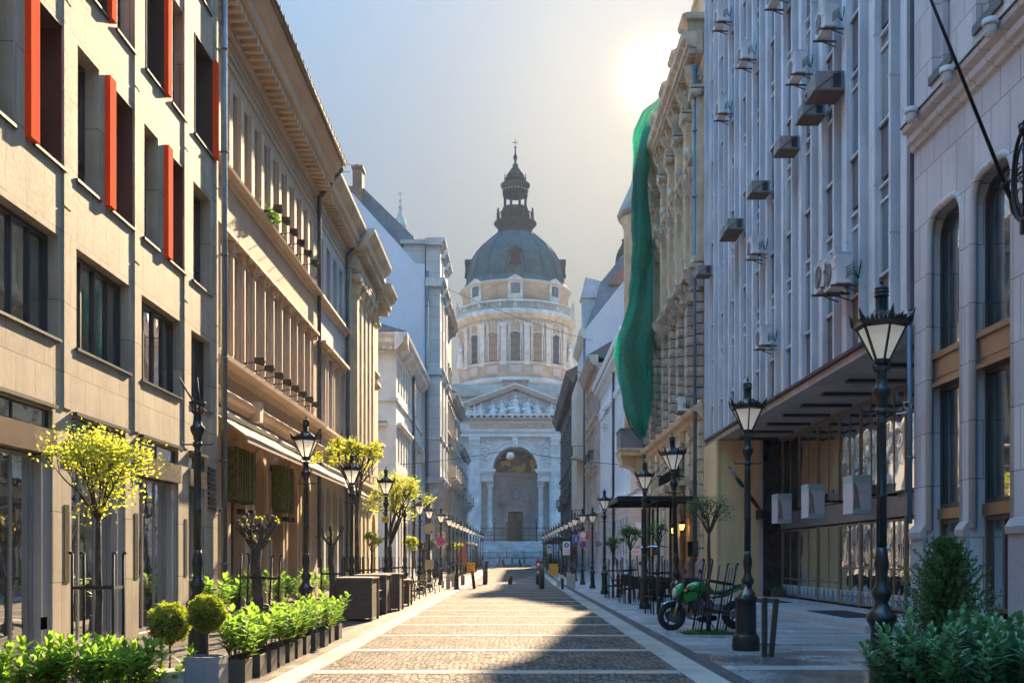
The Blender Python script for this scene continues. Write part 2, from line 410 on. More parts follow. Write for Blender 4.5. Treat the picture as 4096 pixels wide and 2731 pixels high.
def slab_mat(name, col, w, h, rough, wet=False, var=.3, joint=(.03,.028,.025), bump=.5, wetcol=None):
    m = bpy.data.materials.new(name); m.use_nodes = True; nt = m.node_tree; b = nt.nodes['Principled BSDF']; L = nt.links.new
    tc = nt.nodes.new('ShaderNodeTexCoord'); co = tc.outputs['Object']
    br = nd(nt, 'ShaderNodeTexBrick', Scale=1.0); br.offset = .5; L(co, br.inputs['Vector'])
    br.inputs['Brick Width'].default_value = w; br.inputs['Row Height'].default_value = h; br.inputs['Mortar Size'].default_value = .008; br.inputs['Mortar Smooth'].default_value = .4
    br.inputs['Bias'].default_value = 0.0; br.inputs['Color1'].default_value = C(tuple(c*(1-var) for c in col)); br.inputs['Color2'].default_value = C(tuple(min(c*(1+var), 1) for c in col)); br.inputs['Mortar'].default_value = C(joint)
    n = nd(nt, 'ShaderNodeTexNoise', Scale=.5, Detail=6.0, Roughness=.65); L(co, n.inputs['Vector'])
    n4 = nd(nt, 'ShaderNodeTexNoise', Scale=14.0, Detail=4.0); L(co, n4.inputs['Vector'])
    c = mixc(nt, ramp(nt, n.outputs['Fac'], .42, .75), br.outputs['Color'], mixc(nt, 1.0, br.outputs['Color'], (.5,.48,.46), 'MULTIPLY'))
    c = mixc(nt, ramp(nt, n4.outputs['Fac'], .2, .9), mixc(nt, 1.0, c, (.7,.7,.7), 'MULTIPLY'), c)
    r0 = ramp(nt, n4.outputs['Fac'], .2, .8); rr = nt.nodes.new('ShaderNodeMapRange'); L(r0, rr.inputs[0]); rr.inputs[3].default_value = max(rough-.13, .03); rr.inputs[4].default_value = min(rough+.15, 1)
    ro = rr.outputs[0]
    if wet:      # puddled, washed-down paving near the lamp, drying further up the street
        sx = nt.nodes.new('ShaderNodeSeparateXYZ'); L(co, sx.inputs[0])
        n5 = nd(nt, 'ShaderNodeTexNoise', Scale=.55, Detail=4.0); L(co, n5.inputs['Vector'])
        k = math_(nt, 'ADD', math_(nt, 'MULTIPLY', sx.outputs[1], -.10), math_(nt, 'MULTIPLY', n5.outputs['Fac'], 2.6))
        wf = ramp(nt, k, -.75, .05)
        mr = nt.nodes.new('ShaderNodeMapRange'); L(wf, mr.inputs[0]); L(ro, mr.inputs[3]); mr.inputs[4].default_value = .07; ro = mr.outputs[0]
        c = mixc(nt, wf, c, mixc(nt, 1.0, c, wetcol or (.52,.42,.38), 'MULTIPLY'))
    L(c, b.inputs['Base Color']); L(ro, b.inputs['Roughness']); b.inputs['Specular IOR Level'].default_value = .5 if wet else .04
    hh = math_(nt, 'ADD', math_(nt, 'MULTIPLY', br.outputs['Fac'], -.6), math_(nt, 'MULTIPLY', n4.outputs['Fac'], .35))
    hc = nt.nodes.new('ShaderNodeSeparateColor'); L(br.outputs['Color'], hc.inputs[0]); hh = math_(nt, 'ADD', hh, math_(nt, 'MULTIPLY', hc.outputs[0], 1.2))
    bp = nd(nt, 'ShaderNodeBump', Strength=bump, Distance=.012); L(hh, bp.inputs['Height']); L(bp.outputs[0], b.inputs['Normal'])
    return m

def build_ground():
    m_slab = slab_mat('paving_slab', (.16,.14,.125), .62, .31, .5)
    m_wet = slab_mat('paving_slab_wet', (.48,.47,.47), .55, .36, .42, wet=True)
    m_base = slab_mat('square_paving', (.22,.21,.20), .8, .8, .6)
    a = MB(); ks = [-40, 0, 30, 62, 80, 100, 120, 135, 150, 160, 170, 182, 400, 2500]
    for p, q in zip(ks[:-1], ks[1:]): a.poly(((-1500,p,gz(p)-.012),(1500,p,gz(p)-.012),(1500,q,gz(q)-.012),(-1500,q,gz(q)-.012)))
    setting(a.build('ground', m_base))
    a = MB(); strip(a, -9.2, -3.62, -10, 150, 0); setting(a.build('pavement', m_slab), label='grey slab pavement along the sunlit side of the street')
    a = MB(); strip(a, 2.97, 10.2, -10, 150, 0); setting(a.build('pavement', m_wet), label='grey slab pavement on the shaded side, wet near the lamp')
    a = MB(); strip(a, -2.73, 2.26, -10, 150, 0); setting(a.build('road', cobble_mat()))
    lite = slab_mat('light_stone', (.50,.46,.40), 1.1, 5, .5, var=.10, bump=.25)
    for x0, x1 in ((-3.12, -2.73), (2.26, 2.70)):
        a = MB(); strip(a, x0, x1, -10, 150, .004); setting(a.build('kerb_strip', lite))
    a = MB(); strip(a, -3.62, -3.12, -10, 150, .002); setting(a.build('gutter_paving', slab_mat('gutter_slab', (.24,.21,.18), .3, .5, .5)))
    a = MB(); strip(a, 2.70, 2.97, -10, 150, .002); setting(a.build('gutter_paving', slab_mat('gutter_slab_dark', (.12,.12,.125), .09, 1.0, .4, var=.2)))
    a = MB()
    for x in (-3.50, -3.43, -3.36):
        strip(a, x-.012, x+.012, -10, 60, .006)
    setting(a.build('drain_grating', simple('drain_iron', (.03,.03,.03), .5, .6)))
    a = MB(); y = 14.0-3.33*4
    band = slab_mat('band_stone', (.50,.46,.40), .9, .4, .45, var=.12, bump=.25)
    r = random.Random(3)
    while y < 149:
        a.poly([(-2.73,y-.20,gz(y)+.006),(2.26,y-.20,gz(y)+.006),(2.26,y+.21,gz(y)+.006),(-2.73,y+.21,gz(y)+.006)]); y += 3.33
    setting(a.build('road_band', band))
    # pale slab stripes set into the shaded pavement
    a = MB()
    for y in [11.0+3.33*k for k in range(24)]:
        y2 = y+rnd.uniform(-.1,.1); a.poly([(2.97,y2,gz(y)+.004),(7.2,y2,gz(y)+.004),(7.2,y2+.55,gz(y)+.004),(2.97,y2+.55,gz(y)+.004)])
    setting(a.build('pavement_band', slab_mat('pale_slab', (.46,.44,.43), .9, .55, .35, var=.2)))
    a = MB()
    for y in [12.5+3.33*k for k in range(24)]:
        a.poly([(-7.3,y,gz(y)+.004),(-3.62,y,gz(y)+.004),(-3.62,y+.5,gz(y)+.004),(-7.3,y+.5,gz(y)+.004)])
    setting(a.build('pavement_band', _pale))if 0 else None
build_ground()
add_haze()
# ================================================================= shared facade pieces
def shell(a, fac, u0, u1, z0, z1, back, top=True, near=True):
    """side walls, rear and roof behind a front sheet (a uses fac coords: u, w, z)"""
    a.poly(((u0,0,z0),(u0,0,z1),(u0,-back,z1),(u0,-back,z0))); a.poly(((u1,0,z0),(u1,0,z1),(u1,-back,z1),(u1,-back,z0)))
    a.poly(((u0,-back,z0),(u1,-back,z0),(u1,-back,z1),(u0,-back,z1)))
    if top: a.poly(((u0,0,z1),(u1,0,z1),(u1,-back,z1),(u0,-back,z1)))
def room_dark(a, u0, u1, z0, z1, w=-.62):
    a.poly(((u0,w,z0),(u1,w,z0),(u1,w,z1),(u0,w,z1)))
def cornice(a, u0, u1, z, prof):
    """prof: list of (outward, up) going from wall bottom outwards and up; closed back into the wall"""
    p = [(x, z+y) for x, y in prof]
    a.prism([(-.02, p[0][1])]+p+[(-.02, p[-1][1])], u0, u1)
def dentils(a, u0, u1, z0, z1, w0, w1, pitch, fill=.5):
    n = max(int((u1-u0)/pitch), 1); p = (u1-u0)/n
    for k in range(n): a.box(u0+p*k+p*(1-fill)/2, u0+p*k+p*(1+fill)/2, w0, w1, z0, z1)
def pipe(fac, u, z0, z1, r=.07, w=.13, top=None, m=None, name='drainpipe', bot=True):
    a = fac.mb(); pts = ([top] if top else [])+[(u, w, z1), (u, w, z0)]
    if top: pts = [top, (u, w, z1+.0), (u, w, z1-.3), (u, w, z0)]
    a.tube(pts, r, 8)
    z = z0+1.2
    while z < z1-.4: a.tube([(u,w,z),(u,w,z+.05)], r*1.35, 8); a.box(u-.02,u+.02,-.01,w,z+.01,z+.04); z += 2.6
    return a.build(name, m or M_PIPE, fac.root)
def awning_scallop(): pass

M_PIPE = mat('zinc_pipe', (.12,.17,.22), .45, metal=.5, grime=.3, bump=.05)
M_FRAME_D = simple('dark_frame', (.035,.038,.042), .35, .3)
M_FRAME_B = simple('brown_frame', (.10,.07,.05), .5)
M_FRAME_W = simple('white_frame', (.50,.49,.46), .5)
M_FRAME_G = simple('green_frame', (.03,.09,.08), .5)
G_DARK = glass('window_glass', (.03,.04,.045), .04, 1.6, .03, .8, .28); G_SHOP = glass('shop_glass', (.05,.065,.065), .02, 1.7, .02, 1.0, .42); G_WAVY = glass('old_glass', (.025,.03,.035), .06, 1.6, .06)

# ================================================================= L1 modern limestone building
def modern_building():
    root = thing('modern_building', 'beige limestone office building with red metal window fins and grey shop doors', 'building', (-7.5, 16, 0))
    f = Fac(root, 'L', -7.5)
    stone = mat('limestone_panel', (.32,.26,.18), .8, var=.13, scale=.9, grime=.45, bump=.08, block=(.62,1.16,.5,.006), spec=.3)
    metal = mat('grey_metal_panel', (.38,.37,.36), .45, metal=.25, var=.06, grime=.1, bump=.03)
    brown = mat('dark_brown_reveal', (.085,.062,.05), .35, metal=.3, grime=.1, var=.1)
    red = simple('red_lacquer', (.85,.07,.012), .95, spec=.04, var=.04)
    holes = []; u0, u1 = 1.0, 25.8
    shops = [(8.1,10.5), (11.25,13.5), (14.2,16.6), (17.3,19.7), (20.4,22.8), (23.5,24.7)]
    lows = [(8.1,10.7), (11.3,13.75), (14.4,16.8), (17.5,19.9), (20.55,22.95), (23.7,25.2)]
    for a, b in shops: holes.append((a, b, .05, 3.95, 0, .27))
    for a, b in lows: holes.append((a, b, 5.14, 6.85, 0, .30))
    row2 = [('w',11.4,12.25),('n',12.6,13.85),('w',14.5,15.3),('n',15.95,17.0),('w',17.55,18.45),('n',19.0,20.05),('w',20.7,21.5),('n',22.15,23.2),('w',23.85,25.2)]
    row3 = [('w',13.0,13.85),('m',14.5,15.7),('w',16.2,17.05),('m',17.6,18.8),('w',19.3,20.1),('m',20.8,21.85),('w',22.4,23.25),('m',23.95,25.35)]
    for k, a, b in row2: holes.append((a, b, 8.03, 10.35, 0, .38 if k == 'w' else .55))
    for k, a, b in row3: holes.append((a, b, 11.5, 13.86, 0, .38 if k == 'w' else .55))
    for k, a, b in row2: holes.append((a, b, 14.95, 17.25, 0, .38))
    a = f.mb(); a.wall(u0, u1, -.3, 19, holes); shell(a, f, u0, u1, -.3, 19, 9)
    a.build('wall', stone, root)
    # thin vertical fluted shafts beside the piers
    for u in (16.95, 20.1, 23.12, 25.45):
        for (z0, z1) in ((4.05,7.35),(7.4,10.8),(10.85,14.3),(14.35,18.9)):
            a = f.mb()
            a.box(u, u+.16, -.01, .035, z0, z1); a.box(u+.19, u+.33, -.01, .02, z0, z1)
            a.build('pilaster', stone, root)
    for (a0, b0) in shops:
        m = (a0+b0)/2; wd = b0-a0
        A = f.mb(); A.box(a0-.02, b0+.02, -.26, .06, 3.22, 3.62); A.build('lintel', mat('bronze_sheet', (.42,.34,.25), .25, metal=.75, var=.1, grime=.1, bump=.35, bscale=2.5), root)
        window(f, m, 3.64, wd-.02, .31, .12, M_FRAME_D, G_SHOP, nx=2, nz=1, fw=.03, name='clerestory', d=.02)
        window(f, a0+(wd-.30)/2, .06, wd-.32, 3.14, .23, mat('steel_frame', (.30,.30,.31), .4, metal=.4, grime=.1), G_SHOP, nx=3 if wd > 2 else 2, nz=1, fw=.06, name='shop_window', d=.03)
        A = f.mb(); A.box(b0-.30, b0-.004, -.25, -.04, .06, 3.2); A.build('jamb_panel', metal, root)
        A = f.mb(); A.tube([(a0+wd*.33,-.12,.95),(a0+wd*.33,-.12,1.15),(a0+wd*.33,-.19,1.15)], .015, 6); A.build('door_handle', simple('steel', (.6,.6,.6), .25, 1), root)
        A = f.mb(); A.box(a0-.0, b0, -.02, .10, 3.97, 4.03); A.build('flashing', simple('dark_flashing', (.03,.03,.033), .4, .5), root)
    for (a0, b0) in lows:
        window(f, (a0+b0)/2, 5.16, b0-a0-.02, 1.67, .26, M_FRAME_D, G_DARK, nx=4, nz=1, fw=.06)
        A = f.mb(); A.box(a0-.05, b0+.05, -.26, .05, 5.10, 5.145); A.build('sill', M_FRAME_D, root)
    for row, z0, z1 in ((row2,8.03,10.35),(row3,11.5,13.86),(row2,14.95,17.25)):
        for k, a0, b0 in row:
            if k == 'w' or z0 > 14:
                window(f, (a0+b0)/2, z0+.02, b0-a0-.02, z1-z0-.04, .34, M_FRAME_D, G_DARK, nx=2 if b0-a0 > 1.2 else 1, nz=[.24], fw=.06)
                A = f.mb(); A.box(a0-.1, b0+.06, -.34, .05, z0-.05, z0); A.build('sill', M_FRAME_D, root); continue
            window(f, (a0+b0)/2, z0+.02, b0-a0-.02, z1-z0-.04, .5, brown, glass('brown_glass', (.04,.028,.022), .03, 1.7, .02), nx=1, nz=1, fw=.10)
            for (p, q, r_, s_) in ((a0+.003,b0-.003,z1-.02,z1-.004),):
                A = f.mb(); A.box(p, q, -.5, .01, r_, s_); A.box(b0-.02, b0-.004, -.5, .01, z0+.01, z1-.02); A.box(a0+.004, a0+.02, -.5, .01, z0+.01, z1-.02); A.build('reveal', brown, root)
            if k == 'n': A = f.mb(); A.box(a0-.29, a0-.004, -.02, .10, z0-.03, z1+.03); A.build('fin', red, root)
            else: A = f.mb(); A.box(b0+.004, b0+.22, -.02, .10, z0-.03, z1+.02); A.build('fin', red, root)
            A = f.mb(); A.box(a0-.05, b0+.06, -.5, .05, z0-.06, z0-.015); A.build('sill', M_FRAME_D, root)
    A = f.mb()
    for k in range(9): A.box(24.95, 25.55, -.005, .05, 2.75+.12*k, 2.82+.12*k)
    A.build('louvre', M_FRAME_D, root)
    for u in (17.02, 20.16, 23.2):
        A = f.mb(); A.box(u, u+.18, -.004, .012, 1.15, 2.45); A.build('sign_panel', simple('olive_panel', (.09,.085,.05), .3), root)
    pipe(f, 25.9, .2, 20, .075, .14)
    # brass plate above the pavement and a socket box
    A = f.mb(); A.box(16.3, 16.5, -.058, -.04, .42, .62); A.build('socket_box', simple('steel', (.6,.6,.6), .25, 1), root)
modern_building()

# ================================================================= L2 + L3 tan building with ledges and pilaster strips
def classic(root, X, y0, y1, wins, stucco, trim, frame, eave=True, capped=0):
    f = Fac(root, 'L', X); wd = .68 if capped == 0 else .95
    holes = []
    for u in wins:
        holes.append((u-wd/2, u+wd/2, 12.35, 14.75, 0, .3)); holes.append((u-wd/2, u+wd/2, 7.15, 10.0, 0, .3))
    return f, holes, wd
TAN = mat('tan_stucco', (.40,.25,.14), .85, var=.10, scale=.5, grime=.35, bump=.25, bscale=30)
TAN_T = mat('tan_trim', (.44,.30,.18), .7, var=.08, grime=.4, bump=.1)
BLUEST = mat('bluegrey_stucco', (.36,.36,.35), .85, var=.10, grime=.3, bump=.2)
EAVE = [(0,0),(.1,.05),(.12,.25),(.55,.30),(.55,.42),(.7,.47),(.72,.75),(.85,.85),(1.0,1.1),(1.02,1.22)]
def eave(f, u0, u1, z, proj, m, name='eave', gut=True, pitch=.44):
    s = proj/1.02; a = f.mb(); cornice(a, u0, u1, z-1.22*s, [(x*s, y*s) for x, y in EAVE])
    o = a.build(name, m, f.root)
    a = f.mb(); dentils(a, u0+.1, u1-.1, z-1.10*s, z-.90*s, .12*s, .60*s, pitch, .42); a.build('modillion_band', m, o)
    if gut:
        a = f.mb(); a.tube([(u0-.02, proj+.05, z-.02), (u1+.05, proj+.05, z-.02)], .09, 8)
        y = u0+.3
        while y < u1: a.box(y-.015, y+.015, proj+.12, proj+.16, z-.08, z+.1); y += .55
        a.build('gutter', M_GUT, f.root)
    return o
M_GUT = mat('copper_gutter', (.20,.15,.11), .45, metal=.6, grime=.3)

def tan_building():
    root = thing('classical_building', 'long tan stucco palace with fluted window strips, deep eave and cream awnings', 'building', (-8, 34, 0))
    wins = [26.7+1.19*k for k in range(12)]; X = -8.0
    f = Fac(root, 'L', X); holes = []
    for u in wins:
        holes.append((u-.34, u+.34, 12.35, 14.75, 0, .3)); holes.append((u-.30, u+.30, 7.15, 10.0, 0, .3))
    arches = [26.9, 29.3, 31.9, 34.2, 36.5, 38.8]
    for u in arches: holes.append((u-.75, u+.75, .15, 4.7, 'arch', .4))
    a = f.mb(); a.wall(25.95, 41.2, -.3, 16.3, holes); shell(a, f, 25.95, 41.2, -.3, 17.0, 9, top=True); a.build('wall', TAN, root)
    for u in arches:
        window(f, u, .2, 1.46, 4.46, .36, M_FRAME_B, G_WAVY, nx=2, nz=[.35,.66], fw=.09, arch='arch')
        A = f.mb(); n = 14; r0, r1 = .76, 1.0
        for k in range(n):
            t0, t1 = PI*k/n, PI*(k+1)/n
            for (ra, rb, w) in ((r0, r1, .07),):
                P = [(u-ra*math.cos(t0), w, 3.94+ra*math.sin(t0)), (u-ra*math.cos(t1), w, 3.94+ra*math.sin(t1)), (u-rb*math.cos(t1), w, 3.94+rb*math.sin(t1)), (u-rb*math.cos(t0), w, 3.94+rb*math.sin(t0))]
                A.poly(P); A.poly([P[3], P[2], (P[2][0],-.01,P[2][2]), (P[3][0],-.01,P[3][2])]); A.poly([P[0], P[1], (P[1][0],-.01,P[1][2]), (P[0][0],-.01,P[0][2])])
        A.box(u-1.0, u-.76, -.01, .072, .15, 3.945); A.box(u+.76, u+1.0, -.01, .072, .15, 3.945)
        A.build('arch_surround', TAN_T, root)
    A = f.mb()
    for u in (25.97,)+tuple((p+q)/2 for p, q in zip(arches[:-1], arches[1:])): A = f.mb(); A.box(u-.12, u+.12, -.01, .10, -.2, .95); A.build('plinth', mat('grey_granite', (.28,.26,.25), .5, grime=.3, bscale=60), root)
    for i, u in enumerate(wins):
        window(f, u, 12.37, .66, 2.36, .3, M_FRAME_B, G_WAVY, nx=2, nz=[.68], fw=.06)
        window(f, u, 7.17, .58, 2.8, .3, M_FRAME_B, G_WAVY, nx=2, nz=[.7], fw=.06)
        A = f.mb()   # fluted strips beside the first-floor window, hood and brackets
        for s in (-1, 1):
            A.box(u+s*.36-.045, u+s*.36+.045, -.01, .08, 7.0, 10.15)
        A.box(u-.50, u+.50, -.01, .10, 10.15, 10.32); A.box(u-.56, u+.56, -.01, .30, 10.32, 10.42); A.box(u-.53, u+.53, -.01, .22, 10.42, 10.5)
        for s in (-1, 1): A.box(u+s*.42-.05, u+s*.42+.05, .1, .24, 10.12, 10.32)
        A.build('window_hood', TAN_T, root)
        if i < len(wins)-1:
            A = f.mb(); v = u+.595
            A.box(v-.12, v+.12, -.01, .14, 7.0, 10.0); A.box(v-.05, v+.05, .14, .17, 7.2, 9.9); A.box(v-.15, v+.15, -.01, .17, 10.0, 10.14)
            A.build('pilaster', TAN_T, root)
        if i < len(wins)-1:
            A = f.mb(); v = u+.595; A.box(v-.17, v+.17, -.01, .10, 12.3, 14.8); A.build('pilaster', TAN_T, root)
    A = f.mb()
    cornice(A, 25.95, 41.25, 11.95, [(0,0),(.05,.02),(.10,.12),(.26,.18),(.28,.26)]); A.build('ledge', TAN_T, root)
    A = f.mb(); cornice(A, 25.95, 41.25, 6.6, [(0,0),(.10,.03),(.14,.14),(.40,.22),(.42,.34),(.0,.40)]); A.build('ledge', TAN_T, root)
    A = f.mb(); cornice(A, 25.95, 41.25, 5.65, [(0,0),(.12,.05),(.16,.18),(.30,.24),(.34,.36),(.22,.46),(0,.5)])
    for u in (30.6, 37.6): A.box(u-.2, u+.2, -.01, .42, 5.62, 6.2)
    A.build('string_course', TAN_T, root)
    for z in (15.25, 15.55, 15.8):
        A = f.mb(); A.box(25.95, 41.2, -.01, .05, z, z+.07); A.build('moulding', TAN_T, root)
    eave(f, 25.95, 41.2, 17.42, 1.08, TAN_T)
    A = f.mb(); A.poly([(25.95,1.0,17.44),(41.2,1.0,17.44),(41.2,-5,20.5),(25.95,-5,20.5)]); A.poly([(41.2,1.0,17.44),(41.2,-5,20.5),(41.2,-5,17.0)]); A.build('roof', mat('brown_tiles', (.10,.06,.05), .7, block=(.25,.3,.5,.02)), root)
    pipe(f, 41.05, 1.2, 16.0, .08, .14, top=(41.15, 1.05, 17.2), m=mat('dark_pipe', (.06,.07,.08), .4, metal=.5))
    # --- bluish sister wing
    root2 = thing('classical_building', 'narrow bay of grey stucco with four tall windows beyond the tan palace', 'building', (-8, 45, 0))
    f = Fac(root2, 'L', -8.02); ws = [42.3, 43.95, 45.55, 47.1]; holes = []
    for u in ws: holes += [(u-.45,u+.45,12.4,14.8,0,.3), (u-.45,u+.45,7.2,10.0,0,.3), (u-.6,u+.6,.15,4.6,'arch',.4)]
    a = f.mb(); a.wall(41.22, 48.4, -.3, 16.3, holes); shell(a, f, 41.22, 48.4, -.3, 16.9, 9); a.build('wall', BLUEST, root2)
    for u in ws:
        window(f, u, 12.42, .88, 2.36, .3, M_FRAME_W, G_DARK, nx=2, nz=[.68], fw=.07); window(f, u, 7.22, .88, 2.76, .3, M_FRAME_W, G_DARK, nx=2, nz=[.7], fw=.07)
        window(f, u, .2, 1.18, 4.38, .36, M_FRAME_B, G_WAVY, nx=2, nz=[.4], fw=.08, arch='arch')
        for s in (-1, 1): A = f.mb(); A.box(u+s*.56-.07, u+s*.56+.07, -.01, .09, 7.0, 10.1); A.build('jamb_moulding', TAN_T, root2)
        A = f.mb(); A.box(u-.55, u+.55, -.01, .06, 12.25, 12.38); A.build('sill', TAN_T, root2)
        A = f.mb(); A.box(u-.66, u+.66, -.01, .12, 10.12, 10.3); A.box(u-.72, u+.72, -.01, .34, 10.3, 10.42)
        A.build('window_hood', TAN_T, root2)
    for z, pr in ((11.95,.26),(6.6,.40),(5.75,.3)):
        A = f.mb(); cornice(A, 41.22, 48.4, z, [(0,0),(pr*.4,.03),(pr*.5,.12),(pr,.2),(pr,.3)]); A.build('ledge', TAN_T, root2)
    for z in (15.25, 15.55): 
        A = f.mb(); A.box(41.22, 48.4, -.01, .05, z, z+.07); A.build('moulding', TAN_T, root2)
    eave(f, 41.22, 48.35, 17.2, .98, mat('ochre_trim', (.44,.34,.20), .7, grime=.35), gut=False, pitch=.36)
    pipe(f, 48.2, 1.0, 15.8, .08, .14, top=(48.3, .95, 17.0))
tan_building()

# ================================================================= L4 ochre building with giant pilasters
def scroll_cap(a, u, z, w, h, d, wout):
    """capital: bell, leaves, two scrolls and abacus, on a pilaster of width w"""
    a.box(u-w/2, u+w/2, -.01, wout, z, z+h*.9)
    for k in range(5):
        x = u-w/2+w*(k+.5)/5; a.prism([(wout-.01, z+h*.05), (wout+.06, z+h*.25), (wout+.12, z+h*.42), (wout+.03, z+h*.46)], x-w*.08, x+w*.08)
    for s in (-1, 1): a.tube([(u+s*(w/2-.02), -.01, z+h*.68), (u+s*(w/2-.02), wout+.16, z+h*.68)], h*.2, 10)
    a.ball((u, wout+.05, z+h*.6), h*.16, 8, 6)
    a.box(u-w/2-.12, u+w/2+.12, -.01, wout+.18, z+h*.88, z+h)
def ochre_building():
    root = thing('pilastered_building', 'ochre building with giant scroll-capped pilasters and deep bracketed eave', 'building', (-7.7, 53, 0))
    f = Fac(root, 'L', -7.75); oc = mat('ochre_stucco', (.55,.40,.20), .8, var=.08, grime=.3); oct_ = mat('ochre_trim', (.44,.34,.20), .7, grime=.35)
    pil = [49.0, 50.35, 51.7, 53.05, 54.4]; ws = [49.68, 51.03, 52.38, 53.73]; holes = []
    for u in ws: holes += [(u-.36,u+.36,12.2,14.3,0,.35), (u-.36,u+.36,8.6,11.2,0,.35), (u-.4,u+.4,.2,4.2,'arch',.4)]
    holes += [(56.0-.5,56.5,12.2,14.2,0,.3), (56.0-.5,56.5,8.2,10.8,0,.3), (55.3,56.7,.2,4.0,'arch',.4)]
    a = f.mb(); a.wall(48.42, 57.8, -.3, 16.2, holes); shell(a, f, 48.42, 57.8, -.3, 16.6, 9); a.build('wall', oc, root)
    for u in ws:
        window(f, u, 12.22, .7, 2.06, .32, M_FRAME_B, G_DARK, 2, [.65], .06); window(f, u, 8.62, .7, 2.56, .32, M_FRAME_B, G_DARK, 2, [.65], .06); window(f, u, .24, .78, 3.94, .36, M_FRAME_B, G_WAVY, 1, [.5], .08, arch='arch')
    window(f, 56.0, 12.22, .98, 1.96, .3, M_FRAME_B, G_DARK, 2, [.65]); window(f, 56.0, 8.22, .98, 2.56, .3, M_FRAME_B, G_DARK, 2, [.65]); window(f, 56.0, .24, 1.38, 3.74, .36, M_FRAME_B, G_WAVY, 2, [.5], .08, arch='arch')
    for u in pil:
        A = f.mb(); A.box(u-.30, u+.30, -.01, .24, 5.9, 14.15); A.box(u-.36, u+.36, -.01, .30, 5.5, 5.9)
        A.tube([(u-.36,.28,14.1),(u+.36,.28,14.1)], .05, 6)
        o = A.build('pilaster', oct_, root)
        A = f.mb(); scroll_cap(A, u, 14.15, .60, 1.1, 0, .26); A.build('capital', oct_, o)
    for z, pr in ((4.9,.45),(11.55,.12)):
        A = f.mb(); cornice(A, 48.42, 57.8, z, [(0,0),(pr*.4,.04),(pr*.5,.16),(pr,.24),(pr,.4)]); A.build('ledge', oct_, root)
    A = f.mb(); A.box(48.42, 55.2, -.01, .26, 15.27, 15.9); A.build('architrave', oct_, root)
    eave(f, 48.42, 55.1, 17.15, 1.12, oct_, pitch=.34, gut=False); eave(f, 55.12, 57.9, 16.35, 1.1, oct_, pitch=.34, gut=False)
    for u, z in ((56.0, 10.85), (56.0, 14.25)):
        A = f.mb(); A.box(u-.65, u+.65, -.01, .25, z, z+.12); A.prism([(-.01, z+.12), (.34, z+.12), (.30, z+.32), (-.01, z+.36)], u-.72, u+.72); A.build('window_hood', oct_, root)
    A = f.mb(); A.box(55.3, 56.8, -.01, .55, 7.7, 7.85); A.box(55.4, 55.55, -.01, .4, 7.3, 7.7); A.box(56.5, 56.65, -.01, .4, 7.3, 7.7); A.build('balcony', oct_, root)
ochre_building()

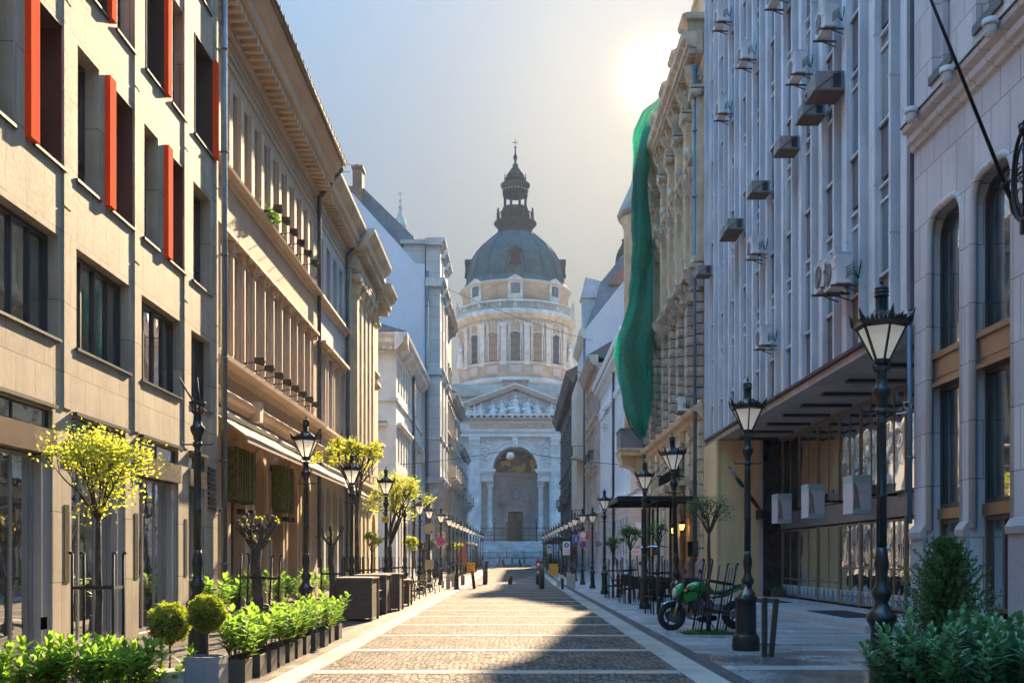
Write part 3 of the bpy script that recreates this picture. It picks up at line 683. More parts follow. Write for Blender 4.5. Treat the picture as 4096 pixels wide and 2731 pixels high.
# ================================================================= L5 cream corner house
def cream_building():
    root = thing('corner_house', 'cream corner house with white mullioned windows and overhanging eave', 'building', (-8, 77, gz(77)))
    f = Fac(root, 'L', -8.0); g = Fac(root, 'F', 68.7)
    cr = mat('cream_stucco', (.56,.52,.44), .8, var=.07, grime=.28); tr = mat('cream_trim', (.58,.54,.46), .7, grime=.35)
    ws = [70.2, 71.9, 73.6, 75.3, 77.1]; ws2 = [80.2, 82.0, 83.8, 85.6]; holes = []
    for u in ws+ws2: holes += [(u-.5,u+.5,12.9,15.1,0,.3), (u-.5,u+.5,8.1,10.4,0,.3), (u-.6,u+.6,.4,4.2,'arch',.4)]
    a = f.mb(); a.wall(68.7, 87, -.3, 16.0, holes)
    shell(a, f, 68.705, 87, -.3, 16.0, 8)
    a.build('wall', cr, root)
    gh = [(-9.85,-8.85,12.7,15.0,0,.3), (-9.85,-8.85,8.4,10.2,0,.3), (-9.8,-8.9,.4,3.6,'arch',.3)]
    a = g.mb(); a.wall(-16, -8.0, -.3, 16.0, gh, w=.01); a.build('wall', cr, root)
    window(g, -9.35, 12.72, .98, 2.26, .28, M_FRAME_G, G_DARK, 2, [.35,.68]); window(g, -9.35, 8.42, .98, 1.76, .28, M_FRAME_G, G_DARK, 2, [.5]); window(g, -9.35, .44, .88, 3.14, .28, M_FRAME_G, G_DARK, 2, [.5], arch='arch')
    A = g.mb(); A.prism_y([(-10.1,10.75),(-8.6,10.75),(-9.35,11.35)], .01, .3); A.box(-10.05,-8.65,.0,.2,10.45,10.7); A.build('window_pediment', tr, root)
    A = g.mb(); A.box(-10.0,-8.7,.0,.22,15.3,15.45); A.box(-16,-7.95,.0,.12,12.1,12.35); A.box(-16,-7.95,.0,.12,5.6,5.9); A.build('string_course', tr, root)
    for u in ws+ws2:
        window(f, u, 12.92, .98, 2.16, .16, M_FRAME_W, G_DARK, 2, [.33,.66], .08); window(f, u, 8.12, .98, 2.26, .16, M_FRAME_W, G_DARK, 2, [.33,.66], .08); window(f, u, .44, 1.18, 3.7, .36, M_FRAME_B, G_WAVY, 2, [.5], .08, arch='arch')
        A = f.mb(); A.box(u-.62,u+.62,-.01,.10,10.45,10.6); A.box(u-.7,u+.7,-.01,.3,10.62,10.78); A.box(u-.55,u-.4,.1,.24,10.4,10.62); A.box(u+.4,u+.55,.1,.24,10.4,10.62); A.build('window_hood', tr, root)
    A = f.mb(); A.box(68.7,87,-.01,.13,12.1,12.35); A.box(68.7,87,-.01,.13,5.6,5.9); A.build('string_course', tr, root)
    A = f.mb(); cornice(A, 67.9, 87.05, 15.45, [(0,0),(.15,.05),(.6,.55),(.62,.8),(.82,.95),(.86,1.15)]); A.build('eave', tr, root)
    A = g.mb(); cornice(A, -16, -7.16, 15.45, [(0,0),(.15,.05),(.55,.55),(.57,.8),(.72,.95),(.78,1.14)]); dentils(A, -16, -8.0, 15.52, 15.7, .2, .42, .5); A.build('eave', tr, root)
    A = f.mb(); A.poly([(67.9,.8,16.62),(87,.8,16.62),(87,-4.5,19),(72,-4.5,19)]); A.poly([(67.9,.8,16.62),(72,-4.5,19),(72,-8,19),(67.9,-8,16.62)]); A.build('roof', mat('brown_tiles', (.10,.06,.05), .7, block=(.25,.3,.5,.02)), root)
    pipe(f, 78.7, .8, 15.6, .12, .2, m=mat('dark_pipe', (.06,.07,.08), .4, metal=.5))
    A = f.mb(); A.box(87.0-.6, 87.0-.2, -.01, .35, 9.6, 10.5); A.build('window_pediment', tr, root)
cream_building()

# ================================================================= L6 tall blue-grey tenement
def tall_building():
    root = thing('tenement', 'tall blue-grey tenement with bare party wall, slate roof and brick chimney', 'building', (-8, 92, gz(92)))
    f = Fac(root, 'L', -7.6); bl = mat('greyblue_stone', (.33,.36,.36), .75, var=.07, grime=.3, block=(3.1,.95,0,.02)); tr = mat('greyblue_trim', (.36,.38,.38), .7, grime=.35)
    zo = gz(92)
    wh = mat('whitewash', (.50,.54,.60), .85, var=.06, scale=.25, grime=.22, streak=False); g = Fac(root, 'F', 87.2)
    A = g.mb(); A.prism_y([(-17.0,-.5),(-7.7,-.5),(-7.7,26.6),(-8.5,26.7),(-13.9,32.7),(-17.0,32.7)], -10, 0); A.build('party_wall', wh, root)
    sl = mat('slate_roof', (.10,.135,.17), .5, var=.15, grime=.2, block=(.9,.9,.5,.02), col2=(.15,.19,.23))
    A = g.mb(); A.prism_y([(-17,26),(-8.6,26),(-8.75,29.3),(-13.3,33.7),(-17,33.7)], -9.5, -1.2); A.build('roof', sl, root)
    ch = mat('chimney_brick', (.24,.16,.12), .9, block=(.25,.08,.5,.02)); A = g.mb(); A.box(-13.95,-13.15,-2,-.6,32.0,35.0); A.box(-14.05,-13.05,-2.1,-.5,35.0,35.25); A.box(-13.8,-13.6,-1.6,-1.2,35.25,35.6); A.build('chimney', ch, root)
    A = g.mb(); A.tube([(-14.9,-1,32.5),(-14.9,-1,36.0)], .04, 5); A.tube([(-14.9,-1,35.6),(-13.6,-1,35.3)], .03, 5); A.tube([(-14.9,-1,34.9),(-14.2,-1,34.8)], .03, 5); A.build('aerial', M_FRAME_D, root)
    # recessed attic and main shaft
    A = g.mb(); A.box(-9.6,-7.7,-9,-.3,25,28.4); A.box(-9.8,-7.3,-9.3,-.1,28.4,28.75); A.build('attic', bl, root)
    A = f.mb(); A.box(87.3, 97, -6, .02, -.5, 25.2); A.build('wall', bl, root)
    # projecting bays
    for i, (y0, y1) in enumerate(((87.2,89.4),(91.2,93.3),(95.0,97.0))):
        A = f.mb(); hs = []
        ym = (y0+y1)/2
        for z0, z1 in ((9.4,11.6),(12.2,15.2),(18.6,21.2),(21.9,24.1)): hs.append((ym-.35, ym+.35, z0, z1, 0, .3))
        A.wall(y0, y1, 8.3, 28.5, hs, w=1.2); A.poly(((y0,0,8.3),(y0,1.2,8.3),(y0,1.2,28.5),(y0,0,28.5))); A.poly(((y1,0,8.3),(y1,1.2,8.3),(y1,1.2,28.5),(y1,0,28.5))); A.poly(((y0,0,8.3),(y1,0,8.3),(y1,1.2,8.3),(y0,1.2,8.3))); A.poly(((y0,0,28.5),(y1,0,28.5),(y1,1.2,28.5),(y0,1.2,28.5)))
        b = A.build('bay', bl, root)
        for h_ in hs:
            Am, Gm = win_meshes(.68, h_[3]-h_[2]-.02, 2, [.66], .06, None, M_FRAME_B, G_DARK, .05, None)
            o = put('window', Am, b, f.loc(ym, 1.2-.27, h_[2]+.01), f.rz); put('pane', Gm, o)
        for z, pr, h_ in ((8.0,.35,.5),(12.0-.3,.14,.25),(17.2,.32,.55),(24.7,.45,.7),(28.2,.45,.6)):
            A = f.mb(); A.prism([(-.02,z),(1.2+pr*.3,z),(1.2+pr*.5,z+h_*.5),(1.2+pr,z+h_*.7),(1.2+pr,z+h_),(-.02,z+h_)], y0-pr*.6, y1+pr*.6); A.build('ledge', tr, b)
        A = f.mb(); A.prism([(0,5.3),(.15,5.4),(.5,5.9),(.55,6.6),(1.0,7.2),(1.3,8.0),(0,8.0)], y0+.2, y1-.2); A.build('bracket', tr, b)
    A = f.mb(); A.prism([(-.02,24.6),(.15,24.7),(.5,25.2),(.5,25.5),(-.02,25.5)], 87.3, 97); A.build('cornice', tr, root)
    hs = []
    for u in (90.3, 94.2):
        for z in (9.4, 13.0, 18.6, 21.9, 1.2):
            A = f.mb(); A.box(u-.45,u+.45,.02,.06,z,z+2.2); A.build('shutter', M_FRAME_B, root)
    pipe(f, 87.05, 1, 26, .12, .1)
tall_building()

# ================================================================= L7-L9 further fronts
def far_front(name, label, side, X, y0, y1, top, eavep, colm, trim, floors, nwin, frame=M_FRAME_B, hood=True, ledges=(), back=7, balc=None, ground=True, eavez=None, dent=.7):
    root = thing(name, label, 'building', (X, (y0+y1)/2, gz((y0+y1)/2))); f = Fac(root, side, X)
    p = (y1-y0)/nwin; us = [y0+p*(k+.5) for k in range(nwin)]; holes = []; ww = min(1.0, p*.52)
    for u in us:
        for z0, z1 in floors: holes.append((u-ww/2, u+ww/2, z0, z1, 0, .3))
        if ground: holes.append((u-ww*.62, u+ww*.62, .7, 4.0, 'arch', .4))
    a = f.mb(); a.wall(y0, y1, -.5, top, holes); shell(a, f, y0, y1, -.5, top, back); a.build('wall', colm, root)
    for u in us:
        for z0, z1 in floors:
            window(f, u, z0+.01, ww-.02, z1-z0-.02, .28, frame, G_DARK, 2, [.66], .07)
            if hood:
                A = f.mb(); A.box(u-ww*.62,u+ww*.62,-.01,.24,z1+.2,z1+.36); A.box(u-ww*.58,u+ww*.58,-.01,.12,z0-.2,z0-.06)
                A.box(u-ww*.62,u-ww*.52,-.01,.09,z0-.07,z1+.21); A.box(u+ww*.52,u+ww*.62,-.01,.09,z0-.07,z1+.21); A.build('window_surround', trim, root)
        if ground: window(f, u, .72, ww*1.22, 3.26, .36, frame, G_WAVY, 2, [.5], .08, arch='arch')
    for z, pr in ledges:
        A = f.mb(); cornice(A, y0, y1, z, [(0,0),(pr*.3,.04),(pr*.45,.16),(pr,.26),(pr,.42)]); A.build('ledge', trim, root)
    if eavep:
        s = eavep/1.02; z = eavez or top+.4
        A = f.mb(); cornice(A, y0-.0, y1+.0, z-1.22*s, [(x*s, y*s) for x, y in EAVE]); o = A.build('eave', trim, root)
        A = f.mb(); dentils(A, y0+.1, y1-.1, z-1.08*s, z-.86*s, .12*s, .62*s, dent, .45); A.build('modillion_band', trim, o)
        A = f.mb(); A.prism([(eavep-.1, z+.01), (-3, z+2.2), (-back, z+2.2), (-back, z-.3), (-.5, z-.3)], y0+.01, y1-.01); A.build('roof', mat('grey_roof', (.11,.12,.13), .5, grime=.2, metal=.2), root)
    if balc:
        for (u, z, wd, pr) in balc:
            A = f.mb(); A.box(u-wd/2,u+wd/2,-.01,pr,z,z+.18); A.box(u-wd/2+.1,u-wd/2+.3,-.01,pr*.7,z-.6,z); A.box(u+wd/2-.3,u+wd/2-.1,-.01,pr*.7,z-.6,z)
            o = A.build('balcony', trim, root); A = f.mb()
            A.box(u-wd/2,u+wd/2,pr-.1,pr,z+1.05,z+1.15); A.box(u-wd/2,u-wd/2+.1,0,pr,z+1.05,z+1.15); A.box(u+wd/2-.1,u+wd/2,0,pr,z+1.05,z+1.15)
            n = max(int(wd/.22), 3)
            for k in range(n+1): A.box(u-wd/2+.02+(wd-.1)*k/n,u-wd/2+.07+(wd-.1)*k/n,pr-.08,pr-.03,z+.18,z+1.05)
            for k in range(3): 
                for s in (-1, 1): A.box(u+s*(wd/2-.04)-.02,u+s*(wd/2-.04)+.02,pr*k/3,pr*k/3+.05,z+.18,z+1.05)
            A.build('railing', trim if balc[0][3] > .9 else M_FRAME_D, o)
    return root, f
BRT = mat('brown_stone', (.38,.31,.23), .8, grime=.35, block=(.7,.7,.5,.02)); BRT2 = mat('brown_trim', (.40,.33,.25), .7, grime=.35)
far_front('apartment_building', 'brown stone building with heavy dark cornice next to the blue-grey tenement', 'L', -7.0, 97.05, 112, 25.6, .85, BRT, BRT2, [(6.2,8.6),(10.4,13),(14.8,17.2),(19,21.3)], 6, ledges=((5.2,.4),(14,.3),(18,.3)), balc=[(99.5,9.4,2.2,1.3),(103.5,9.4,2.2,1.3),(107.5,9.4,2.2,1.3),(107.5,14.0,2.2,.9)], eavez=26.6)
GRC = mat('pale_green_stucco', (.46,.46,.34), .8, grime=.25)
far_front('apartment_building', 'pale green building with grey eave, lower than the brown cornice before it', 'L', -7.0, 112.05, 130, 18.6, .75, GRC, mat('grey_trim', (.40,.39,.36), .7, grime=.3), [(6.6,9),(11,13.4),(15,17.2)], 7, ledges=((5.6,.35),(10.2,.2)), balc=[(117,10,3,1.1),(124,10,3,1.1)], eavez=19.7)
BLF = mat('dull_blue_stucco', (.36,.41,.46), .8, grime=.25)  # the house's own blue-grey colour
far_front('apartment_building', 'low blue-grey house with stone balconies, last before the square', 'L', -7.0, 130.05, 149, 14.8, .6, BLF, mat('grey_trim', (.40,.39,.36), .7, grime=.3), [(6.4,8.6),(10.6,12.8)], 6, ledges=((5.4,.3),(9.6,.25)), balc=[(134,8.8,3,1.2),(143,8.8,3,1.2)], eavez=15.8)
# ================================================================= R1 stone bank building, nearest on the shaded side
def stone_building():
    root = thing('bank_building', 'smooth pale stone building with flat-arched windows above a granite plinth', 'building', (7.4, 15, 0))
    f = Fac(root, 'R', 7.4)
    st = mat('pinkish_limestone', (.62,.56,.56), .7, var=.07, grime=.22, block=(.62,.95,.5,.008)); gr = mat('speckled_granite', (.30,.30,.34), .5, var=.3, scale=60, grime=.1, bump=.05)
    wins = [(15.25,16.65), (17.0,18.4), (12.9,14.3), (10.5,11.9)]; up = [(15.55,16.45),(17.35,18.2),(13.0,13.9),(11,11.9)]
    holes = [(a, b, .6, 7.72, 'tudor', .34) for a, b in wins]+[(a, b, 10.1, 13.6, 0, .5) for a, b in up]+[(a, b, 14.6, 18, 0, .4) for a, b in up]
    a = f.mb(); a.wall(4, 19.0, -.3, 24, holes); shell(a, f, 4, 19.0, -.3, 24, 9); a.build('wall', st, root)
    bz = mat('bronze_panel', (.33,.22,.14), .35, metal=.6, grime=.15, bump=.04)
    for a0, b0 in wins:
        m = (a0+b0)/2; w_ = b0-a0
        # soft rounded stone surround
        A = f.mb(); r = w_*.30; sp = 7.72-r; pts = [(a0, 2.05), (a0, sp)]+[(a0+r-r*math.cos(PI/2*j/6), sp+r*math.sin(PI/2*j/6)) for j in range(1, 7)]
        pts += [(b0-r+r*math.sin(PI/2*j/6), sp+r*math.cos(PI/2*j/6)) for j in range(0, 7)]+[(b0, 2.05)]
        A.tube([(p[0], -.04, p[1]) for p in pts], .07, 8); A.build('window_surround', st, root)
        fw = w_-.16
        window(f, m, 5.2, fw, 2.40, .29, M_FRAME_D, G_SHOP, 1, 1, .07, arch='tudor')
        A = f.mb(); A.box(m-fw/2, m+fw/2, -.33, -.10, 4.66, 5.16); A.box(m-fw/2-.04, m+fw/2+.04, -.33, -.05, 5.10, 5.2); A.box(m-fw/2-.04, m+fw/2+.04, -.33, -.05, 4.6, 4.68); A.box(m-fw/2+.12, m+fw/2-.12, -.10, -.085, 4.76, 5.02); A.build('spandrel', bz, root)
        window(f, m, 2.45, fw, 2.14, .29, M_FRAME_D, G_SHOP, 1, 1, .07)
        A = f.mb(); A.box(m-fw/2, m+fw/2, -.33, -.15, 2.25, 2.44); A.build('transom', bz, root)
        window(f, m, .7, fw, 1.54, .29, M_FRAME_B, G_SHOP, 2, 1, .07)
        A = f.mb(); A.box(a0-.02, a0+.06, -.33, -.10, .6, 7.0); A.build('mullion', M_FRAME_D, root)
    edges = [4]+[x for ab in sorted(wins) for x in ab]+[19.0]
    for p, q in zip(edges[0::2], edges[1::2]):
        A = f.mb(); A.box(p+.01, q-.01, -.02, .07, -.2, 1.92); A.build('plinth', gr, root)
        A = f.mb(); A.prism([(-.02,1.92),(.11,1.92),(.12,2.03),(.05,2.14),(-.02,2.18)], p+.01, q-.01); A.build('plinth_cap', mat('weathered_cap', (.42,.36,.34), .6, grime=.6), root)
    A = f.mb(); cornice(A, 4, 19.0, 9.05, [(0,0),(.06,.02),(.08,.1),(.14,.14),(.16,.24),(.10,.3),(.22,.36),(.24,.44),(.0,.56)]); A.build('cornice', st, root)
    A = f.mb(); A.box(4, 19.02, -.01, .26, 9.50, 9.53); A.build('flashing', M_FRAME_D, root)
    for a0, b0 in up:
        window(f, (a0+b0)/2, 10.12, b0-a0-.02, 3.46, .46, M_FRAME_D, G_DARK, 2, [.7])
        for k in range(3):
            A = f.mb(); A.box(a0-.02+.0, a0+.09*(3-k), -.40+.12*k-.1, -.40+.12*k, 10.1, 13.6); A.build('jamb_moulding', st, root); A = f.mb(); A.box(b0-.09*(3-k), b0+.02, -.40+.12*k-.1, -.40+.12*k, 10.1, 13.6); A.build('jamb_moulding', st, root)
        A = f.mb(); A.box(a0-.04, b0+.04, -.5, .05, 9.95, 10.1); A.build('sill', simple('slate_tile', (.06,.065,.08), .45, .2), root)
stone_building()

# ================================================================= R2 finned office block
def finned_building():
    root = thing('finned_building', 'grey-blue office block of narrow metal fins over a recessed glass shop front', 'building', (7.4, 30, 0))
    f = Fac(root, 'R', 7.4)
    alu = mat('anodised_fin', (.66,.67,.72), .5, metal=.05, var=.10, grime=.5, bump=.04); pan = mat('fin_panel', (.17,.145,.15), .5, metal=.1, grime=.5, bump=.05); rust = mat('joint_stain', (.10,.06,.045), .8)
    zb, zt = 6.2, 27.5; y0, y1 = 19.35, 40.0
    A = f.mb(); A.box(19.02, y1, -9, -.22, zb, zt); A.build('wall', pan, root)
    n = 23; p = (y1-y0)/n
    fl = [zb+3.1*k for k in range(7)]+[zt]
    for k in range(n+1):
        u = y0+p*k; off = (k*0.37) % 1*1.1
        A = f.mb(); A.box(u-.05, u+.05, -.22, .0, zb-.02, zt)
        zz = zb+.55+((k*7) % 5)*.62
        while zz < zt: A.box(u-.062, u+.062, -.21, .012, zz, zz+.035); zz += 3.1
        A.build('fin', alu, root)
    for k in range(n):
        u = y0+p*(k+.5)
        if k % 2 == 0:
            A = f.mb(); A.box(u-p*.16, u+p*.16, -.22, -.10, zb, zt)
            for z in fl[:-1]: A.box(u-p*.17, u+p*.17, -.21, -.09, z+.9, z+.94)
            A.build('pier_panel', alu, root)
        for z in fl[:-1]:
            if k % 2 == 0: continue
            if z+2.9 < 24.5 or True:
                window(f, u, z+1.12, p-.12, 1.86, .17, alu, G_DARK, 1, [.82], .045)
                A = f.mb(); A.box(u-p/2+.055, u+p/2-.055, -.215, -.14, z+.04, z+1.08); A.box(u-p/2+.055, u+p/2-.055, -.215, -.09, z+1.08, z+1.12); A.build('spandrel', pan, root)
    A = f.mb(); A.box(19.02, 19.32, -.21, -.06, zb, zt); A.box(19.05, 19.2, -.06, .06, zb, zt); A.build('corner_trim', mat('corner_zinc', (.20,.22,.26), .5, metal=.5, grime=.6), root)
    A = f.mb(); A.box(y0, y1, -.30, .03, zb-.10, zb-.025); A.build('bottom_rail', rust, root)
    # recessed ground floor
    A = f.mb(); A.box(19.02, y1, -9, -.06, zb-.28, zb-.11); A.build('soffit', mat('soffit_board', (.34,.28,.26), .6, grime=.4), root)
    for y in range(21, 38, 2):
        A = f.mb(); A.box(y-.12, y+.12, -2.1, -.7, zb-.36, zb-.285); A.build('ceiling_strip', simple('dark_fitting', (.05,.045,.045), .5), root)
    A = f.mb(); A.box(19.02, 19.4, -2.9, -.3, -.2, zb-.29); A.build('end_pier', mat('black_marble', (.035,.032,.036), .12, var=.5, scale=2.5, grime=0, bump=.01), root)
    A = f.mb(); A.box(37.75, 40.28, -2.55+.95, .0, -.2, zb-.29); A.box(37.7, 37.75, -.10, -.02, -.1, zb-.29); A.build('end_wall', mat('yellow_stucco', (.74,.44,.17), .8, var=.06, scale=.4, grime=.35), root)
    A = f.mb(); A.box(37.72, 40.28, -1.72, -1.61, -.1, zb-.29); A.build('door_jamb', mat('pinkish_limestone_plain', (.42,.37,.38), .6), root)
    A = f.mb(); A.box(37.7, 40.28, -2.6, -1.725, -.1, zb-.29); A.build('marble_panel', mat('black_marble', (.035,.032,.036), .12, var=.5, scale=2.5, grime=0, bump=.01), root)
    A = f.mb(); A.box(19.4, 40.28, -9, -2.9, -.2, zb-.29); A.build('inner_wall', simple('dark_interior', (.02,.02,.02), .9), root)
    # glazed front at w=-2.45
    fr = mat('brown_shop_frame', (.34,.24,.17), .4, metal=.4, grime=.2)
    ys = [19.45, 21.6, 23.8, 25.7, 27.4, 29.1, 31.0, 33.2, 35.4, 37.65]
    for i, (a0, b0) in enumerate(zip(ys[:-1], ys[1:])):
        m = (a0+b0)/2; w_ = b0-a0-.10
        window(f, m, 3.25, w_, 2.62, 2.45, fr, G_SHOPW, 2, 1, .05, name='shop_window', d=.02)
        if i in (3, 4, 5): window(f, m, .22, w_, 2.35, 2.45, fr, G_SHOPW, 2, [.1,.45], .06, name='shop_door', d=.03)
        else: window(f, m, .22, w_, 2.35, 2.45, fr, G_SHOPW, 2, [.26], .05, name='shop_window', d=.02)
        A = f.mb(); A.box(b0-.04, b0+.04, -2.6, -2.38, .15, zb-.29); A.build('mullion', mat('shop_post', (.32,.25,.21), .4, metal=.5), root)
        A = f.mb(); A.box(m-w_/2, m+w_/2, -2.42, -2.40, .24, .62)
        A.build('window_decal', M_DECAL, root)
    A = f.mb(); A.box(19.42, 37.7, -2.6, -2.36, 2.62, 3.2); A.build('fascia', simple('dark_fascia', (.22,.22,.24), .3, .3), root)
    A = f.mb(); A.box(21, 24.4, -2.355, -2.33, 2.7, 3.12); A.build('fascia_graphic', M_DECAL, root)
    A = f.mb(); A.box(19.42, 37.7, -2.6, -2.32, 5.87, zb-.285); A.build('head_rail', fr, root)
    # raised threshold
    A = f.mb(); A.box(21.3, 37.7, -2.9, .12, -.1, .155); A.build('platform', mat('worn_marble_step', (.36,.34,.33), .4, grime=.4, var=.1), root)
    A = f.mb(); A.box(24.2, 27.4, -1.4, -.4, .157, .172); A.build('door_mat', simple('black_mat', (.015,.015,.015), .95), root); A = f.mb(); A.box(32.5, 35.5, -1.4, -.4, .157, .172); A.build('door_mat', simple('black_mat', (.015,.015,.015), .95), root)
    pipe(f, 18.95, 2.2, 6.1, .05, .1, name='drainpipe')
def decal_mat():
    m = bpy.data.materials.new('leaf_decal'); m.use_nodes = True; nt = m.node_tree; b = nt.nodes['Principled BSDF']; L = nt.links.new
    tc = nt.nodes.new('ShaderNodeTexCoord'); sx = nt.nodes.new('ShaderNodeSeparateXYZ'); L(tc.outputs['Object'], sx.inputs[0])
    y = math_(nt, 'MULTIPLY', sx.outputs[1], 2.2); fr = math_(nt, 'FRACT', y); s = math_(nt, 'SINE', math_(nt, 'MULTIPLY', fr, PI))
    z = ramp(nt, sx.outputs[2], .24, .62); k = math_(nt, 'GREATER_THAN', s, z)
    k2 = math_(nt, 'GREATER_THAN', math_(nt, 'FRACT', math_(nt, 'MULTIPLY', sx.outputs[1], 1.1)), .5)
    c = mixc(nt, k, (.42,.52,.52), mixc(nt, k2, (.10,.30,.28), (.13,.14,.34))); L(c, b.inputs['Base Color']); b.inputs['Roughness'].default_value = .4
    return m
M_DECAL = decal_mat()
G_SHOPW = glass('shop_front_glass', (.05,.045,.04), .03, 1.7, .05, 1.0, .6)
finned_building()

# ================================================================= R3 ornate yellow palace
def figure_bits(A, u, z, s, w0):
    """clustered carved ornament: scroll console, mask and leaves"""
    A.tube([(u-.12*s,w0,z+.5*s),(u+.12*s,w0,z+.5*s)], .16*s, 8); A.prism([(w0-.05,z),(w0+.10*s,z+.02*s),(w0+.16*s,z+.25*s),(w0+.36*s,z+.5*s),(w0+.42*s,z+.75*s),(w0-.05,z+.78*s)], u-.11*s, u+.11*s)
    A.ball((u, w0+.16*s, z+.18*s), .10*s, 6, 5); A.ball((u-.13*s, w0+.06*s, z+.7*s), .09*s, 6, 5); A.ball((u+.13*s, w0+.06*s, z+.3*s), .08*s, 6, 5)
def ornate_building():
    root = thing('ornate_palace', 'weathered yellow palace crowded with carved scrolls under a stepped cornice', 'building', (7.4, 49, 0))
    f = Fac(root, 'R', 7.4); ye = mat('faded_yellow', (.66,.47,.26), .85, var=.14, scale=1.3, grime=.55, bump=.3); tr = mat('sooty_stone', (.52,.41,.27), .8, var=.22, scale=2, grime=.6, bump=.3); rz = mat('soot_rustication', (.42,.33,.24), .85, var=.25, scale=2, grime=.6, bump=.4, block=(.7,.42,.5,.03))
    y0, y1 = 40.32, 58.6; bays = [41.6+2.32*k for k in range(8)]; holes = []
    for u in bays: holes += [(u-.5,u+.5,14.0,17.2,0,.35),(u-.5,u+.5,18.2,20.4,0,.35),(u-.45,u+.45,9.0,12.0,0,.4)]
    gb = [42.2, 45.2, 48.2, 51.2, 54.2, 57]
    for u in gb: holes.append((u-.8,u+.8,.2,4.6,'arch',.5)); holes.append((u-.45,u+.45,5.3,6.7,0,.3))
    a = f.mb(); a.wall(y0, y1, -.3, 21.6, holes); shell(a, f, y0, y1, -.3, 22.3, 8.5); a.build('wall', ye, root)
    for u in bays:
        window(f, u, 14.02, .98, 3.14, .34, M_FRAME_B, G_DARK, 2, [.68]); window(f, u, 18.22, .98, 2.14, .34, M_FRAME_B, G_DARK, 2, [.6]); window(f, u, 9.02, .88, 2.94, .38, M_FRAME_B, G_DARK, 2, [.7])
        A = f.mb(); A.box(u-.72,u-.52,-.01,.16,13.6,17.3); A.box(u+.52,u+.72,-.01,.16,13.6,17.3); A.box(u-.8,u+.8,-.01,.22,17.3,17.5); A.prism([(-.02,17.5),(.42,17.5),(.46,17.62),(.1,18.0),(-.02,18.0)], u-.9, u+.9)
        A.box(u-.75,u+.75,-.01,.3,13.35,13.6)
        figure_bits(A, u-.72, 16.4, 1.0, .12); figure_bits(A, u+.72, 16.4, 1.0, .12); A.ball((u, .4, 17.95), .22, 8, 6, (1,.8,1.3)); A.box(u-.8,u+.8,-.01,.14,20.45,20.62); A.box(u-.66,u-.52,-.01,.1,18.0,20.4); A.box(u+.52,u+.66,-.01,.1,18.0,20.4)
        A.build('window_surround', tr, root)
    for k in range(9):
        u = 40.62+2.32*k*.985
        A = f.mb(); A.box(u-.24,u+.24,-.01,.30,13.5,19.3); A.box(u-.3,u+.3,-.01,.38,13.2,13.5); A.box(u-.14,u+.14,.30,.34,14,19)
        o = A.build('pilaster', ye, root)
        A = f.mb(); scroll_cap(A, u, 19.3, .48, .9, 0, .32); figure_bits(A, u, 20.2, 1.1, .22); A.build('capital', tr, o)
        A = f.mb()
        for z in [7.9+.42*j for j in range(12)]: A.box(u-.36,u+.36,-.01,.26,z,z+.36)
        figure_bits(A, u, 12.0, 1.3, .2); figure_bits(A, u+.5, 12.2, .8, .1); figure_bits(A, u-.5, 12.2, .8, .1)
        A.build('rusticated_pier', rz, root)
    for k in range(26):
        u = 40.6+.70*k
        if k % 3:
            A = f.mb(); figure_bits(A, u, 20.75, .95, .05); A.build('console', tr, root)
    A = f.mb(); cornice(A, y0, y1+.1, 13.0-.15, [(0,0),(.15,.03),(.2,.14),(.50,.2),(.54,.34),(.1,.42)]); A.build('ledge', tr, root)
    A = f.mb(); cornice(A, y0, y1+.1, 7.1, [(0,0),(.12,.02),(.16,.2),(.36,.28),(.42,.46),(.1,.6)]); A.build('ledge', ye, root)
    A = f.mb(); cornice(A, y0, y1+.5, 21.4, [(0,0),(.22,.05),(.26,.28),(.62,.36),(.64,.56),(.80,.66),(.84,.92)]); dentils(A, y0, y1, 21.5, 21.68, .22, .56, .3); A.build('cornice', tr, root)
    # pedestals breaking forward in the parapet
    for u in (41.2, 44.1, 47.0, 50.2):
        A = f.mb(); A.box(u-.5,u+.5,-.3,.55,22.34,22.95); A.prism([(-.35,22.95),(.72,22.95),(.78,23.12),(.6,23.2),(-.35,23.2)], u-.62, u+.62); A.build('parapet_block', tr, root)
    A = f.mb(); A.box(y0,y1,-.5,-.1,22.3,22.8); A.box(40.4,43.4,-.9,-.15,22.8,24.6); A.box(40.3,43.5,-1.0,-.05,24.6,24.85); A.build('parapet', ye, root)
    A = f.mb(); A.prism([(-1.2,22.3),(-1.2,24.2),(-3,26.2),(-8.4,26.2),(-8.4,22.3)], 40.4, 52); A.build('roof', mat('bluish_lead', (.12,.16,.20), .5, metal=.3), root)
    for u in gb:
        window(f, u, .22, 1.58, 4.36, .46, M_FRAME_B, G_WAVY, 2, [.3,.62], .09, arch='arch'); window(f, u, 5.32, .88, 1.34, .28, M_FRAME_B, G_DARK, 2, 1)
        A = f.mb(); A.box(u-.9,u+.9,-.01,.2,4.75,4.95); figure_bits(A, u, 4.3, .9, .05); A.build('keystone', ye, root)
        for q in (-.6, .6): A = f.mb(); figure_bits(A, u+q, 6.6, .6, .05); A.build('console', ye, root)
    for k in range(8):
        u = 40.7+2.95*k*.83; 
        A = f.mb(); z = 1.5
        while z < 6.9: A.box(u-.38,u+.38,-.01,.13,z,z+.44); z += .50
        A.build('quoin', ye, root)
        A = f.mb(); A.box(u-.42,u+.42,-.01,.2,-.2,1.3); A.prism([(-.02,1.3),(.22,1.3),(.12,1.48),(-.02,1.48)], u-.42, u+.42); A.build('pedestal', mat('pink_stone', (.40,.30,.26), .7, grime=.4), root)
    pipe(f, 40.45, 1.6, 21, .08, .30); pipe(f, 56.9, 2, 21, .08, .24)
